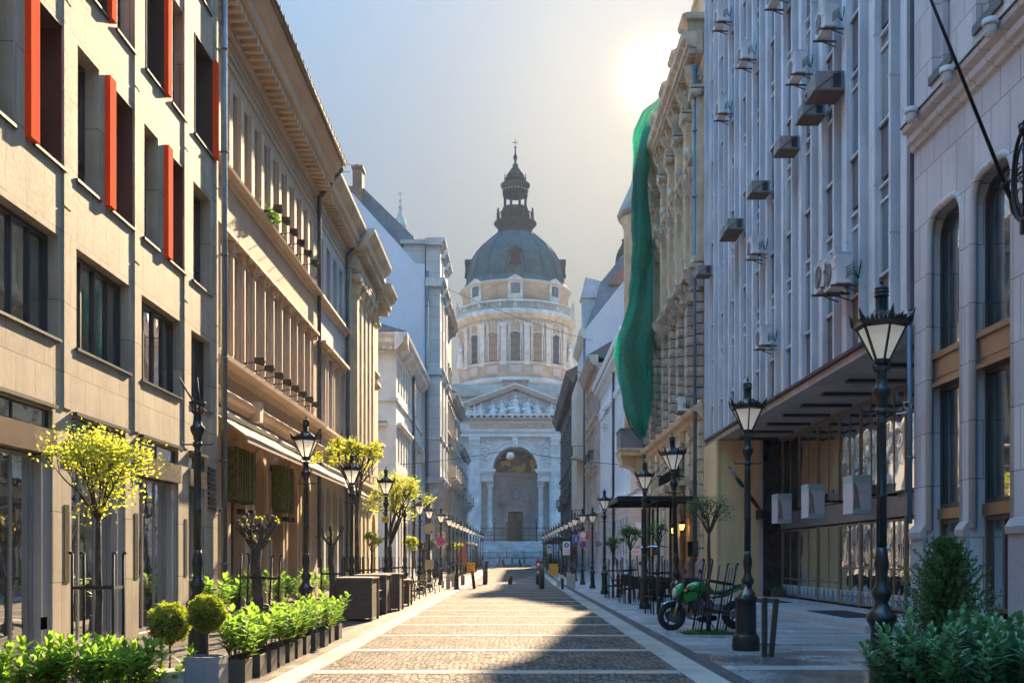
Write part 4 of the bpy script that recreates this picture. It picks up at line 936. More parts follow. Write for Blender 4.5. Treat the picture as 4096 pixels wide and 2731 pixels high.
    # corner balcony on scrolled brackets, corner turret
    A = f.mb(); A.box(57.3,59.6,-.3,1.5,7.35,7.62); A.box(57.2,59.7,-.3,1.6,7.62,7.74); A.prism([(0,5.6),(.2,5.7),(.45,6.3),(.8,6.7),(1.35,6.9),(1.5,7.35),(0,7.35)], 57.7, 59.3); A.tube([(57.65,.25,5.95),(59.35,.25,5.95)], .2, 10); A.tube([(57.65,1.2,7.0),(59.35,1.2,7.0)], .2, 10)
    o = A.build('balcony', ye, root)
    A = f.mb(); A.box(57.3,59.6,1.3,1.5,7.74,8.75); A.box(57.3,57.5,0,1.3,7.74,8.75); A.box(57.25,59.65,1.25,1.55,8.75,8.86); A.box(57.25,57.55,0,1.3,8.75,8.86); A.build('parapet', mat('grey_parapet', (.24,.22,.22), .8, grime=.5), o)
    A = MB(); cx, cy = 8.1-7.4, 60.0-49
    A.lathe([(1.7,9),(1.75,20.8),(1.9,21.2),(2.0,21.4)], 16, (cx, cy, 0)); A.build('turret', ye, root)
    A = MB(); A.lathe([(2.05,21.4),(2.15,21.6),(1.9,22.2),(1.35,23.4),(1.0,24.8),(.75,26.0),(.5,27.0),(.1,27.4)], 16, (cx, cy, 0)); A.build('turret_roof', mat('scale_roof', (.34,.31,.25), .6, block=(.3,.3,.5,.02)), root)
ornate_building()

# ================================================================= R4 white fluted, R5 pink, R5b cream, R6 brown
def white_building():
    root = thing('white_house', 'white corner house with fluted pilasters and pink-tinged banded ground floor', 'building', (7.4, 77, gz(77)))
    f = Fac(root, 'R', 7.4); g = Fac(root, 'F', 66.0)
    wh = mat('white_stucco', (.68,.70,.74), .8, var=.05, grime=.2); pk = mat('rose_band', (.52,.44,.40), .8, var=.05, grime=.2, block=(9,.46,0,.03))
    ws = [67.6+1.9*k for k in range(11)]; holes = []; lo = []
    for u in ws: holes += [(u-.42,u+.42,6.6,9.0,0,.25),(u-.42,u+.42,10.2,12.6,0,.25)]; lo.append((u-.5,u+.5,1.2,4.3,0,.3))
    a = f.mb(); a.wall(66.0, 89, 5.5, 15.8, holes); a.poly(((66.0,0,15.8),(89,0,15.8),(89,-8,15.8),(66.0,-8,15.8))); a.poly(((89,0,-.3),(89,0,15.8),(89,-8,15.8),(89,-8,-.3))); a.build('wall', wh, root)
    a = f.mb(); a.wall(66.0, 89, -.3, 5.5, lo, w=.06); a.build('ground_floor_wall', pk, root)
    a = g.mb(); a.wall(7.34, 15.4, -.3, 5.5, [(9.2,10.2,1.2,4.0,0,.3)], w=.06); a.build('ground_floor_wall', pk, root)
    a = g.mb(); a.wall(7.4, 15.4, 5.5, 15.8, [(9.3,10.2,6.6,9.0,0,.3),(9.3,10.2,10.2,12.6,0,.3)]); a.build('wall', mat('rose_white', (.52,.46,.44), .8, var=.05, grime=.2), root)
    for z, h_ in ((6.6,2.4),(10.2,2.4)): window(g, 9.75, z+.01, .88, h_-.02, .28, M_FRAME_W, G_DARK, 2, [.5])
    window(g, 9.7, 1.22, .98, 2.76, .22, M_FRAME_W, G_DARK, 2, [.5])
    for u in ws:
        for z, h_ in ((6.6,2.4),(10.2,2.4)): window(f, u, z+.01, .82, h_-.02, .24, M_FRAME_W, G_DARK, 2, [.5])
        window(f, u, 1.22, .98, 3.06, .22, M_FRAME_B, G_WAVY, 2, [.5])
        for s in (-1, 1):
            A = f.mb(); v = u+s*.66
            for j in range(3): A.box(v-.17+.12*j, v-.10+.12*j, -.01, .15, 6.1, 13.0)
            A.box(v-.2, v+.2, -.01, .10, 6.0, 13.1); A.box(v-.24,v+.24,-.01,.2,5.8,6.08)
            A.tube([(v-.2,.02,13.35),(v-.2,.26,13.35)], .13, 8); A.tube([(v+.2,.02,13.35),(v+.2,.26,13.35)], .13, 8); A.box(v-.26,v+.26,-.01,.26,13.45,13.65)
            A.build('pilaster', wh, root)
    for fc, p, q in ((f, 65.2, 89), (g, 6.7, 15.4)):
        A = fc.mb(); cornice(A, p, q, 15.2, [(0,0),(.12,.04),(.2,.3),(.55,.45),(.58,.72),(.72,.85),(.78,1.15)]); A.build('cornice', wh, root)
        A = fc.mb(); A.box(p+.76, q, -.01, .12, 13.7, 14.3); cornice(A, p+.6, q, 5.2, [(0,0),(.12,.03),(.2,.14),(.36,.2),(.4,.36),(.1,.46)]); A.build('string_course', wh, root)
    A = f.mb(); A.prism([(.72,16.36),(-.4,16.45),(-3.8,20.2),(-8,20.2),(-8,15.9),(.6,15.9)], 65.3, 89); A.build('roof', mat('brown_tiles', (.10,.06,.05), .7, block=(.25,.3,.5,.02)), root)
    pipe(f, 75.05, 1, 15.2, .1, .22, m=mat('dark_pipe', (.06,.07,.08), .4, metal=.5))
    A = g.mb(); A.box(7.75, 9.1, .06, .10, 3.45, 3.9); o = A.build('street_sign', simple('enamel_white', (.7,.7,.7), .3), root)
    text('utca', o, (8.60-7.4, 65.885-77, 3.55), .26, simple('sign_black', (.02,.02,.02), .5), 'F'); text('út', o, (8.0-7.4, 65.885-77, 3.6), .16, simple('sign_black', (.02,.02,.02), .5), 'F') if 0 else None
def text(s, parent, loc, size, m, side='F', ext=.006, name='lettering', align='CENTER', rot=None):
    cu = bpy.data.curves.new(name, 'FONT'); cu.body = s; cu.size = size; cu.extrude = ext; cu.align_x = align
    cu.materials.append(m); o = bpy.data.objects.new(name, cu); COL.objects.link(o); o.parent = parent
    o.location = loc; o.rotation_euler = rot or (PI/2, 0, {'F':0,'L':PI/2,'R':-PI/2}[side]);     me = bpy.data.meshes.new_from_object(o); r = bpy.data.objects.new(name, me); COL.objects.link(r); r.parent = parent; r.location = o.location; r.rotation_euler = o.rotation_euler
    bpy.data.objects.remove(o); return r
white_building()
PNK = mat('pink_stucco', (.50,.36,.31), .85, grime=.3); PNT = mat('pink_trim', (.48,.37,.30), .8, grime=.4)
r_, f_ = far_front('apartment_building', 'pink stucco house with brown bracketed eave and small balconies', 'R', 7.2, 89.05, 102, 18.6, .95, PNK, PNT, [(6.6,9),(10.6,13),(14.6,16.8)], 6, ledges=((5.4,.35),(9.6,.3),(13.8,.25)), balc=[(93,10.2,1.6,.6),(97,10.2,1.6,.6)], eavez=19.3, dent=.4)
CRM = mat('cream_render', (.55,.48,.38), .8, var=.05, grime=.2)
def balcony_house():
    root = thing('balcony_house', 'tall cream house with stacked balconies, bare party wall and red tiled roof', 'building', (7, 108, gz(108)))
    f = Fac(root, 'R', 7.0); g = Fac(root, 'F', 102.05); zo = gz(108)
    A = g.mb(); A.prism_y([(7.0,-1),(15.6,-1),(15.6,31.5),(12.6,31.5),(7.0,24.4)], -13, 0); A.build('party_wall', mat('white_party_wall', (.56,.52,.52), .85, var=.05, scale=.3, grime=.25, streak=False), root)
    A = g.mb(); A.prism_y([(6.8,24.3),(8.2,27.6),(8.5,29.2),(11.6,33),(15.6,33),(15.6,24)], -13.2, -.8); A.build('roof', mat('slate_mansard', (.20,.23,.27), .5, block=(.8,.8,.5,.02)), root)
    A = g.mb(); A.prism_y([(9.4,29.0),(12.8,33.4),(15.6,33.4),(15.6,29)], -13.3, -.5); A.build('tiled_roof', mat('red_tiles', (.33,.10,.06), .8, block=(.35,.3,.5,.03), grime=.2), root)
    A = g.mb(); A.box(6.9,9.0,-5,-3.2,24.3,28.3); A.prism_y([(6.7,28.3),(9.2,28.3),(9.2,29.9),(7.2,30.4)], -5.2, -3.0); A.build('dormer', mat('blue_dormer', (.38,.43,.46), .6), root)
    A = f.mb(); A.prism([(-.02,23.4),(.2,23.5),(.55,24.0),(.6,24.4),(-.02,24.45)], 102.0, 114); A.build('cornice', CRM, root)
    # projecting bay with terrace on top
    hs = [(106,107,z,z+2.1,0,.25) for z in (5.8,9.2,12.6,16.0)]+[(110,111,z,z+2.1,0,.25) for z in (5.8,9.2,12.6,16.0)]
    A = f.mb(); A.wall(104.2, 113.5, 4.6, 19.6, hs, w=.75); A.poly(((104.2,0,4.6),(104.2,.75,4.6),(104.2,.75,19.6),(104.2,0,19.6))); A.poly(((104.2,0,4.6),(113.5,0,4.6),(113.5,.75,4.6),(104.2,.75,4.6))); A.poly(((104.2,0,19.6),(113.5,0,19.6),(113.5,.75,19.6),(104.2,.75,19.6))); A.poly(((113.5,0,4.6),(113.5,.75,4.6),(113.5,.75,19.6),(113.5,0,19.6)))
    A.build('bay', CRM, root)
    for h_ in hs: window(Fac(root,'R',6.25), (h_[0]+h_[1])/2, h_[2]+.01, .98, 2.06, .24, M_FRAME_D, G_DARK, 2, 1)
    for u in (103.2,):
        for z in (5.6, 9.0, 12.6, 16.0):
            window(f, u, z, .9, 2.2, -.04, M_FRAME_D, G_DARK, 2, 1)
    for z in (5.2, 11.6):
        A = f.mb(); A.box(102.4,104.15,.02,1.3,z,z+.25); A.prism([(0,z-.5),(.9,z-.02),(1.1,z),(0,z)], 102.5, 104.1); o = A.build('balcony', CRM, root)
        A = f.mb(); A.box(102.4,104.15,1.25,1.3,z+1.2,z+1.25)
        for k in range(9): A.box(102.42+.21*k,102.45+.21*k,1.26,1.29,z+.25,z+1.2)
        for k in range(6): A.box(102.42,102.45,.1+.22*k,.13+.22*k,z+.25,z+1.2)
        A.box(102.41,102.45,.0,1.3,z+1.2,z+1.25); A.build('railing', M_FRAME_D, o)
    A = f.mb(); A.box(104.2,113.5,.68,.73,20.5,20.56)
    for k in range(24): A.box(104.22+.4*k,104.26+.4*k,.68,.72,19.6,20.5)
    A.box(104.2,104.25,0,.73,20.5,20.56); A.build('terrace_railing', M_FRAME_D, root)
    pipe(f, 102.2, 6, 24, .1, .12)
balcony_house()
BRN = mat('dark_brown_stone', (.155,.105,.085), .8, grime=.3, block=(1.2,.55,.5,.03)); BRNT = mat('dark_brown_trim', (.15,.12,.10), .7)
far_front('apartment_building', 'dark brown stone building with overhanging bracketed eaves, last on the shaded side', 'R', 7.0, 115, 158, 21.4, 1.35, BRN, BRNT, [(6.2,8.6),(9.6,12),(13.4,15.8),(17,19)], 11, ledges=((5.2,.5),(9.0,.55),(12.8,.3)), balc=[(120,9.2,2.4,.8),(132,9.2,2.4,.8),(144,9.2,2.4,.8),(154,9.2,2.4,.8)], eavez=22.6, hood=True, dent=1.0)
# ================================================================= basilica
def basilica():
    YF = 190.0; Z0 = 4.75
    root = thing('basilica', 'domed stone basilica with pedimented triumphal-arch portico closing the street', 'church', (0, YF, 1.6))
    g = Fac(root, 'F', YF)
    st = mat('basilica_stone', (.52,.50,.46), .75, var=.10, scale=.35, grime=.35, block=(1.6,.75,.5,.015)); st2 = mat('basilica_trim', (.56,.54,.50), .7, var=.08, grime=.35); warm = mat('drum_stone', (.50,.43,.34), .8, var=.14, scale=.4, grime=.35, block=(1.4,.6,.5,.015))
    cop = mat('dome_copper', (.07,.11,.12), .9, var=.20, scale=.5, grime=.25, spec=.05, block=(.55,.8,.5,.02), col2=(.085,.145,.145)); cop2 = mat('dark_copper', (.04,.042,.038), .9, var=.2, grime=.2, spec=.05); gold = simple('gilding', (.75,.45,.10), .35, .8)
    # ---- portico wall with the great arch
    W = 12.0; zs = 18.27; R = 4.14
    A = g.mb(); A.wall(-W, W, Z0-.2, 24.1, [(-6.3, 6.3, Z0-.1, zs, 0, 3.2)])
    a = A.build('portico_wall', st, root); a.hide_render = False
    A = g.mb()   # infill left and right of the arch over the side columns, with semicircular head
    n = 20
    return_pts = [(-R*math.cos(PI*k/n), zs+R*math.sin(PI*k/n)) for k in range(n+1)]
    bpy.data.objects.remove(a)
    A = g.mb()
    # face sheet: left block, right block, top over the arch
    for s in (-1, 1):
        x0, x1 = sorted((s*W, s*6.3)); A.poly(((x0,0,1.6),(x1,0,1.6),(x1,0,zs),(x0,0,zs)))
        A.poly(((s*6.3,0,1.6),(s*6.3,-8.2,1.6),(s*6.3,-8.2,zs),(s*6.3,0,zs))); A.poly(((s*R,-3.0,zs-.01),(s*6.3,-3.0,zs-.01),(s*6.3,-8.2,zs-.01),(s*R,-8.2,zs-.01)))
        x0, x1 = sorted((s*W, s*R)); A.poly(((x0,0,zs),(x1,0,zs),(x1,0,24.1),(x0,0,24.1)))
        A.poly(((s*W,0,1.6),(s*W,-8,1.6),(s*W,-8,28),(s*W,0,28)))
        A.poly(((s*6.3,0,zs-2.5),(s*R,0,zs-2.5),(s*R,0,zs),(s*6.3,0,zs)))
    for p, q in zip(return_pts[:-1], return_pts[1:]):
        A.poly(((p[0],0,p[1]),(q[0],0,q[1]),(q[0],0,24.1),(p[0],0,24.1)))
        A.poly(((p[0],0,p[1]),(q[0],0,q[1]),(q[0],-8.2,q[1]),(p[0],-8.2,p[1])))
    A.build('portico_wall', st, root)
    # side impost entablatures on the free columns
    for s in (-1, 1):
        x0, x1 = sorted((s*R, s*6.45))
        A = g.mb(); A.box(x0, x1, -3.0, -.02, 15.8, 17.3); A.box(x0-.1, x1+.1, -3.0, .12, 16.05, 16.2); A.box(x0-.25, x1+.25, -3.0, .25, 17.3, 17.7); A.box(x0-.5, x1+.5, -3.0, .45, 17.7, 18.22); A.build('impost_entablature', st2, root)
        A = MB(); cx = s*4.75; prof = [(.80,6.6),(.80,6.75),(.62,6.85),(.62,7.0),(.52,7.15),(.52,9),(.46,14.6),(.50,14.7)]; A.lathe([(r, z-1.6) for r, z in prof], 20, (cx, -(-1.0), 0)); o = A.build('column', mat('rosy_column', (.50,.44,.42), .4, grime=.15), root)
        A = MB(); A.box(cx-.6,cx+.6,.4,1.6,15.45-1.6,15.8-1.6); A.lathe([(.5,14.7-1.6),(.62,15.2-1.6),(.58,15.45-1.6)], 12, (cx, 1.0, 0))
        for q in (-1, 1): A.tube([(cx+q*.52,.45,15.25-1.6),(cx+q*.52,1.55,15.25-1.6)], .2, 8)
        A.build('capital', st2, o)
        A = MB(); A.box(cx-.75,cx+.75,.25,1.75,Z0-1.6,6.45-1.6); A.box(cx-.85,cx+.85,.15,1.85,6.45-1.6,6.62-1.6); A.box(cx-.85,cx+.85,.15,1.85,Z0-1.6,Z0-1.35); A.build('pedestal', mat('pedestal_stone', (.55,.48,.44), .6, grime=.2), o)
        # fluted giant pilasters
        for px in (7.55, 11.0):
            cx = s*px; A = g.mb(); A.box(cx-.92,cx+.92,-.01,.40,6.6,21.9)
            for k in range(7): A.box(cx-.86+.262*k,cx-.74+.262*k,.40,.47,7.4,21.6)
            A.box(cx-1.1,cx+1.1,-.01,.6,Z0-.2,6.6); A.box(cx-1.0,cx+1.0,-.01,.52,6.6,7.1); o = A.build('pilaster', mat('fluted_stone', (.58,.57,.54), .7, grime=.3), root)
            A = g.mb(); A.prism([(-.01,21.95),(.42,21.95),(.75,23.6),(.75,24.05),(-.01,24.05)], cx-1.0, cx+1.0)
            for k in range(5):
                for zz in (22.1, 22.7): A.prism([(.38,zz),(.62,zz+.35),(.72,zz+.62),(.5,zz+.55)], cx-.98+.42*k, cx-.70+.42*k)
            for q in (-1, 1): A.tube([(cx+q*.85,.0,23.6),(cx+q*.85,.85,23.6)], .26, 8)
            A.ball((cx,.75,23.6), .22, 8, 6); A.build('capital', st2, o)
        # carved spandrel roundel
        A = g.mb(); cx = s*5.55+.0; A.tube([(cx+1.15*math.cos(t*PI/12), .06, 21.2+1.15*math.sin(t*PI/12)) for t in range(24)], .13, 6, closed=True); A.ball((cx,.12,21.5), .3, 8, 6); A.ball((cx,.08,20.8), .5, 8, 6, (1,.5,1)); o = A.build('roundel', st2, root)
        A = g.mb(); r = random.Random(5+s)
        for k in range(42):
            x = s*r.uniform(4.4, 6.4); z = r.uniform(17.9, 23.6)
            if (x*x+(z-zs)**2) > 5.5**2 and ((x-cx)**2+(z-21.2)**2) > 1.6: A.ball((x, .03, z), r.uniform(.12,.28), 6, 4, (1,.5,1))
        A.build('spandrel_carving', st2, root)
    # archivolt
    A = g.mb()
    for r0, r1, w in ((R-.02, R+.45, .22), (R+.5, R+.85, .14), (R+.9, R+1.1, .28)):
        for k in range(24):
            t0, t1 = PI*k/24, PI*(k+1)/24
            P = [(-r0*math.cos(t0),w,zs+r0*math.sin(t0)),(-r0*math.cos(t1),w,zs+r0*math.sin(t1)),(-r1*math.cos(t1),w,zs+r1*math.sin(t1)),(-r1*math.cos(t0),w,zs+r1*math.sin(t0))]
            A.poly(P)
            for i, j in ((0,1),(3,2)): A.poly((P[i],P[j],(P[j][0],-.02,P[j][2]),(P[i][0],-.02,P[i][2])))
    A.build('archivolt', st2, root)
    A = g.mb(); A.box(-.55,.55,.2,.5,22.2,24.05); A.ball((0,.6,23.4), .28, 8, 6); A.ball((0,.6,22.8), .42, 8, 6, (.8,.7,1.2)); A.build('keystone', st2, root)
    # ---- entablature with inscription
    A = g.mb()
    for z0, z1, w in ((24.1,24.75,.55),(24.8,25.1,.62),(25.1,25.45,.75),(25.45,26.75,.50),(26.75,27.0,.7)): A.box(-12.1-w*.3, 12.1+w*.3, -.5, w, z0, z1)
    dentils(A, -12.3, 12.3, 27.0, 27.35, .3, .85, .38); A.box(-12.6,12.6,-.5,1.0,27.35,27.6); dentils(A, -12.6, 12.6, 27.6, 27.9, .6, 1.5, 1.1, .5); A.box(-13.0,13.0,-.5,1.6,27.9,28.25); A.build('entablature', st2, root)
    A = g.mb(); A.box(-8.45,8.45,.48,.53,25.58,26.55); o = A.build('inscription_panel', mat('rose_marble', (.42,.26,.26), .4, var=.1, scale=.3, grime=.1), root)
    text('EGO  SUM  VIA  VERITAS  ET  VITA', o, (0, -.56, 25.72-1.6), 1.02, simple('gilt_letters', (.80,.52,.20), .4, .3), 'F', ext=.03, name='inscription')
    # ---- pediment
    s = .365
    A = g.mb(); A.prism_y([(-12.2,28.25),(12.2,28.25),(0,28.25+12.2*s)], -1.0, .0); A.build('pediment', mat('pediment_ground', (.42,.44,.45), .7, grime=.2), root)
    for q in (-1, 1):
        A = g.mb(); dz = .0
        for off, th, w in ((.0,.28,.75),(.28,.3,1.15),(.58,.34,1.6)):
            A.prism_y([(q*13.0,28.27+off),(0,28.27+13.0*s+off),(0,28.27+13.0*s+off+th),(q*13.0,28.27+off+th)], -.6-off*.01, -w)if 0 else A.prism_y([(q*13.0,28.27+off),(0,28.27+13.0*s+off),(0,28.27+13.0*s+off+th-.005),(q*13.0,28.27+off+th-.005)], -.4-off*.02, w)
        for k in range(30):
            x = q*(.5+.4*k); A.box(min(x,x+q*.18),max(x,x+q*.18),.0,.6,28.27+(13.0-abs(x))*s-.3,28.27+(13.0-abs(x))*s)
        A.build('raking_cornice', st2, root)
    A = g.mb(); A.prism_y([(-12.8,28.9),(12.8,28.9),(0,33.6)], -30, -.6); A.build('nave_roof', cop2, root)
    A = g.mb(); A.box(-2.3,2.3,-3,-1.4,32.5,34.8); A.box(-2.5,2.5,-3.1,-1.3,34.8,35.0); A.build('parapet_block', mat('brick_red', (.36,.17,.12), .9), root)
    marb = mat('relief_marble', (.60,.59,.56), .6, grime=.15, var=.08)
    for i, (x, h) in enumerate(((0,3.6),(-2.35,2.7),(2.2,2.9),(-4.1,2.4),(4.2,2.4),(-6.5,2.2),(6.6,2.2),(-7.5,1.8),(7.5,1.7),(-8.7,1.9),(8.8,1.7),(-11.0+.6,1.15),(10.4,1.15))):
        A = MB(); r = random.Random(i); lean = r.uniform(-.25,.25)*(1 if x else 0)
        A.lathe([(.30*h,0),(.33*h,.10*h),(.26*h,.30*h),(.17*h,.42*h),(.19*h,.62*h),(.16*h,.74*h),(.05*h,.80*h)], 10, (0,0,0), smooth=True)
        A.ball((lean*.5, -.05*h, .88*h), .095*h, 8, 6, (1,1,1.15)); A.ball((.2*h*(1 if i % 2 else -1), -.2*h, .25*h), .16*h, 8, 6, (1.3,1,.8))
        A.tube([(-.16*h,0,.70*h),(-.30*h,-.1*h,.50*h),(-.15*h,-.28*h,.40*h)], [.055*h,.05*h,.035*h], 6); A.tube([(.16*h,0,.70*h),(.30*h,-.1*h,.52*h),(.22*h,-.28*h,.58*h)], [.055*h,.05*h,.035*h], 6)
        A.build('relief_figure', marb, root, (x, -.45, 28.27-1.6), (0, lean*.4, 0))
    # ---- niche behind the arch
    A = g.mb(); A.poly(((-6.4,-3.2,1.6),(6.4,-3.2,1.6),(6.4,-3.2,22.6),(-6.4,-3.2,22.6))); A.build('niche_wall', st, root)
    A = g.mb(); n = 24; C0 = A.P((0,-3.1,zs)); ring = [A.P((-R*math.cos(PI*k/n),-3.1,zs+R*math.sin(PI*k/n))) for k in range(n+1)]
    for k in range(n): A.face((C0, ring[k], ring[k+1]))
    o = A.build('lunette_mosaic', mosaic_mat(), root)
    A = g.mb(); A.box(-6.3,6.3,-3.19,-2.7,17.2,17.6); dentils(A,-4.0,4.0,16.95,17.2,-3.1,-2.8,.6); A.box(-6.3,6.3,-3.19,-2.95,14.9,15.1); A.build('niche_cornice', st, root)
    for q in (-1, 1):
        A = g.mb(); x0, x1 = sorted((q*5.35, q*6.28)); A.box(x0,x1,-3.1,-.9,Z0,16.9); A.build('niche_pier', st2, root)
    rm = mat('portal_marble', (.34,.28,.30), .5, grime=.15); bm_ = mat('blue_grey_marble', (.24,.28,.32), .5)
    A = g.mb()
    for q in (-1, 1):
        x0, x1 = sorted((q*1.45, q*2.15)); A.box(x0,x1,-3.19,-2.6,Z0,11.0); x0, x1 = sorted((q*2.2, q*2.8)); A.box(x0,x1,-3.19,-2.85,Z0,10.8)
    A.box(-2.9,2.9,-3.19,-2.5,11.0,11.9); A.box(-3.2,3.2,-3.19,-2.2,11.9,12.25); A.box(-3.35,3.35,-3.19,-2.05,12.25,12.5); o = A.build('portal', rm, root)
    A = g.mb(); A.box(-1.4,1.4,-3.19,-2.75,12.5,15.6); A.box(-1.6,1.6,-3.19,-2.6,15.6,15.9)
    for q in (-1, 1): A.prism_y([(q*1.45,12.5),(q*2.6,12.5),(q*2.0,13.2),(q*1.6,14.4),(q*1.45,14.6)], -3.19, -2.8); A.lathe([(.12,12.5),(.3,12.9),(.34,13.3),(.16,13.7),(.22,13.9),(.1,14.4)], 8, (q*2.75,-2.8,0)) if 0 else A.box(q*2.75-.25,q*2.75+.25,-3.15,-2.7,12.5,14.0)
    A.build('aedicule', rm, o)
    A = g.mb(); A.tube([(1.0*math.cos(t*PI/12), -2.7, 13.95+1.0*math.sin(t*PI/12)) for t in range(24)], .12, 6, closed=True); A.ball((0,-2.75,13.95), .8, 14, 8, (1,.25,1)); A.build('roundel', bm_, o)
    A = g.mb()
    for q in (-1, 1): x0, x1 = sorted((q*1.5, q*1.75)); A.box(x0,x1,-2.6,-2.54,Z0,11.0)
    A.box(-1.75,1.75,-2.6,-2.54,10.75,11.0); A.build('portal_inlay', mat('pale_inlay', (.45,.47,.47), .5, block=(.3,.3,0,.02)), o)
    A = g.mb(); A.box(-1.42,1.42,-3.18,-3.05,Z0,10.7); d = A.build('door', simple('oak_door', (.02,.015,.012), .5), root)
    A = g.mb(); A.box(-1.42,1.42,-3.05,-2.98,8.4,8.65); A.box(-.06,.06,-3.05,-2.98,Z0,8.4)
    for q in (-.75, .75):
        for z in (5.2, 6.9): A.box(q-.45,q+.45,-3.05,-3.0,z,z+1.2)
    A.build('door_panel', simple('oak_dark', (.035,.025,.02), .5), d)
    for q in (-.8, .8):
        A = g.mb()
        for i in range(4):
            for j in range(5): A.ball((q-.32+.21*i,-3.02,8.95+.3*j), .07, 6, 4)
        A.build('lattice_light', simple('lattice_gold', (.5,.42,.2), .4, .5), d)
    for o_ in root.children:
        if o_.name.split('.')[0] in ('niche_wall','lunette_mosaic','niche_cornice','niche_pier','portal','door'): o_.location.y += 5.0
    # ---- iron gate between the columns
    iron = simple('church_iron', (.02,.022,.025), .5, .5)
    A = g.mb(); A.box(-6.2,6.2,.55,.62,7.1,7.2); A.box(-6.2,6.2,.55,.62,Z0+.2,Z0+.3); A.box(-6.2,6.2,.55,.62,5.9,5.96)
    for k in range(63):
        x = -6.2+.2*k; A.box(x-.022,x+.022,.57,.61,Z0,7.5)
    for x in (-3.9,-1.6,1.6,3.9): A.box(x-.08,x+.08,.5,.66,Z0,8.0); A.ball((x,.58,8.15), .16, 6, 5)
    for x in (-3.9,3.9): A.tube([(x+.35*math.cos(t*PI/6),.58,8.6+.35*math.sin(t*PI/6)) for t in range(12)], .04, 5, closed=True)
    A.build('iron_gate', iron, root)
    # ---- flanks, low wings and transept block behind
    A = g.mb()
    for q in (-1, 1):
        x0, x1 = sorted((q*12.4, q*25)); A.box(x0,x1,-12,-2,1.6,22); A.box(min(x0,x1)-.3,max(x0,x1)+.3,-12.3,-1.5,22,23)
    A.build('wing_wall', st, root)
    A = g.mb(); A.box(-15,15,-60,-9,1.6,33.0); A.box(-15.6,15.6,-60.5,-8.6,33.0,33.8); A.box(-14,14,-58,-12,33.8,36); A.build('crossing_block', warm, root)
    A = g.mb(); A.box(-12.7,-9.5,-6,-3,29,31.4); A.box(9.5,12.7,-6,-3,29,31.4); A.build('parapet_block', mat('pierced_parapet', (.40,.22,.20), .8), root)
    # ---- drum
    Yc = 231-YF; c = (0, Yc, -1.6)
    A = MB(); A.lathe([(13.4,36),(13.4,38.6),(13.9,39.0),(13.9,39.5),(12.9,40.0),(12.7,40.4)], 64, c); A.build('drum_base', warm, root)
    A = MB(); A.lathe([(12.35,40.3),(12.35,51.5),(12.5,51.6),(12.5,53.6)], 72, c); A.build('drum', warm, root)
    A = MB(); A.lathe([(12.7,40.3),(12.7,43.0),(13.0,43.2),(13.0,43.6),(12.6,43.7)], 72, c); A.build('drum_plinth', warm, root)
    A = MB(); A.lathe([(12.5,52.9),(12.9,53.0),(13.0,53.4),(13.6,53.7),(13.7,54.3),(13.5,54.5)], 72, c); A.build('drum_cornice', mat('drum_trim', (.54,.48,.40), .7, grime=.3), root)
    def onr(ang, r): return (r*math.sin(ang), Yc-r*math.cos(ang))
    DT = mat('drum_trim', (.54,.48,.40), .7, grime=.3)
    def radial(name, mb, m, ang, r, z, parent=root):
        x, y = onr(ang, r); return mb.build(name, m, parent, (x, y, z-1.6), (0,0,ang))
    Gd = glass('drum_glass', (.06,.065,.07), .2, 1.5, .02)
    for deg in (-68,-45,-22.5,0,22.5,45,68):
        ang = math.radians(deg)
        statue = abs(deg) in (68,)
        if abs(deg) in (0, 22.5, 45):
            Am, Gm = win_meshes(2.9, 6.4, 4, 6, .16, 'arch', M_FRAME_D, Gd, .07, None)
            x, y = onr(ang, 12.56); o = put('window', Am, root, (x, y, 43.75-1.6), (0,0,ang)); put('pane', Gm, o)
            A = MB(); A.tube([(-1.55,-.05,0),(-1.55,-.05,4.85)]+[(-1.55*math.cos(PI*k/10),-.05,4.85+1.55*math.sin(PI*k/10)) for k in range(1,10)]+[(1.55,-.05,4.85),(1.55,-.05,0)], .17, 6); radial('window_surround', A, DT, ang, 12.55, 43.75)
        else:
            A = MB(); A.lathe([(.65,0),(.6,.8),(.5,1.6)], 8); A.box(-.9,.9,-.7,.5,-1.4,0); A.lathe([(.6,0),(.7,.5),(.5,1.6),(.45,2.3),(.5,3.0),(.2,3.3)], 10); A.ball((0,-.05,3.65), .32, 8, 6); A.tube([(-.4,0,3.0),(-.8,-.3,2.3),(-.4,-.6,2.0)], .14, 6); A.tube([(.4,0,3.0),(.8,-.2,2.4),(.6,-.5,1.8)], .14, 6)
            radial('statue', A, mat('relief_marble', (.60,.59,.56), .6), ang, 12.9, 44.8)
            A = MB(); A.tube([(-1.2,-.05,0),(-1.2,-.05,4.6)]+[(-1.2*math.cos(PI*k/10),-.05,4.6+1.2*math.sin(PI*k/10)) for k in range(1,10)]+[(1.2,-.05,4.6),(1.2,-.05,0)], .15, 6); radial('niche_frame', A, DT, ang, 12.45, 43.6)
    for deg in (-79,-57,-50.5,-39,-33.75,-28,-16.5,-11.25,-6,6,11.25,16.5,28,33.75,39,50.5,57,79):
        if abs(deg) in (11.25, 33.75, 57, 79):
            A = MB(); A.box(-.62,.62,-.42,.3,0,7.6); A.box(-.8,.8,-.6,.3,-.5,0); A.prism_y([(-.62,7.6),(-.85,8.5),(.85,8.5),(.62,7.6)], -.65, .3); radial('pilaster', A, DT, math.radians(deg), 12.5, 43.4)
        else:
            A = MB(); A.box(-.28,.28,-.2,.2,0,8.4); radial('pilaster', A, DT, math.radians(deg), 12.45, 43.5)
    for deg in (-60,-45,-22.5,0,22.5,45,60):
        A = MB(); A.box(-1.2,1.2,-.06,.1,0,1.7); radial('plinth_panel', A, mat('rose_panel', (.42,.33,.30), .7), math.radians(deg), 12.72, 41.1)
    A = MB()   # garland frieze
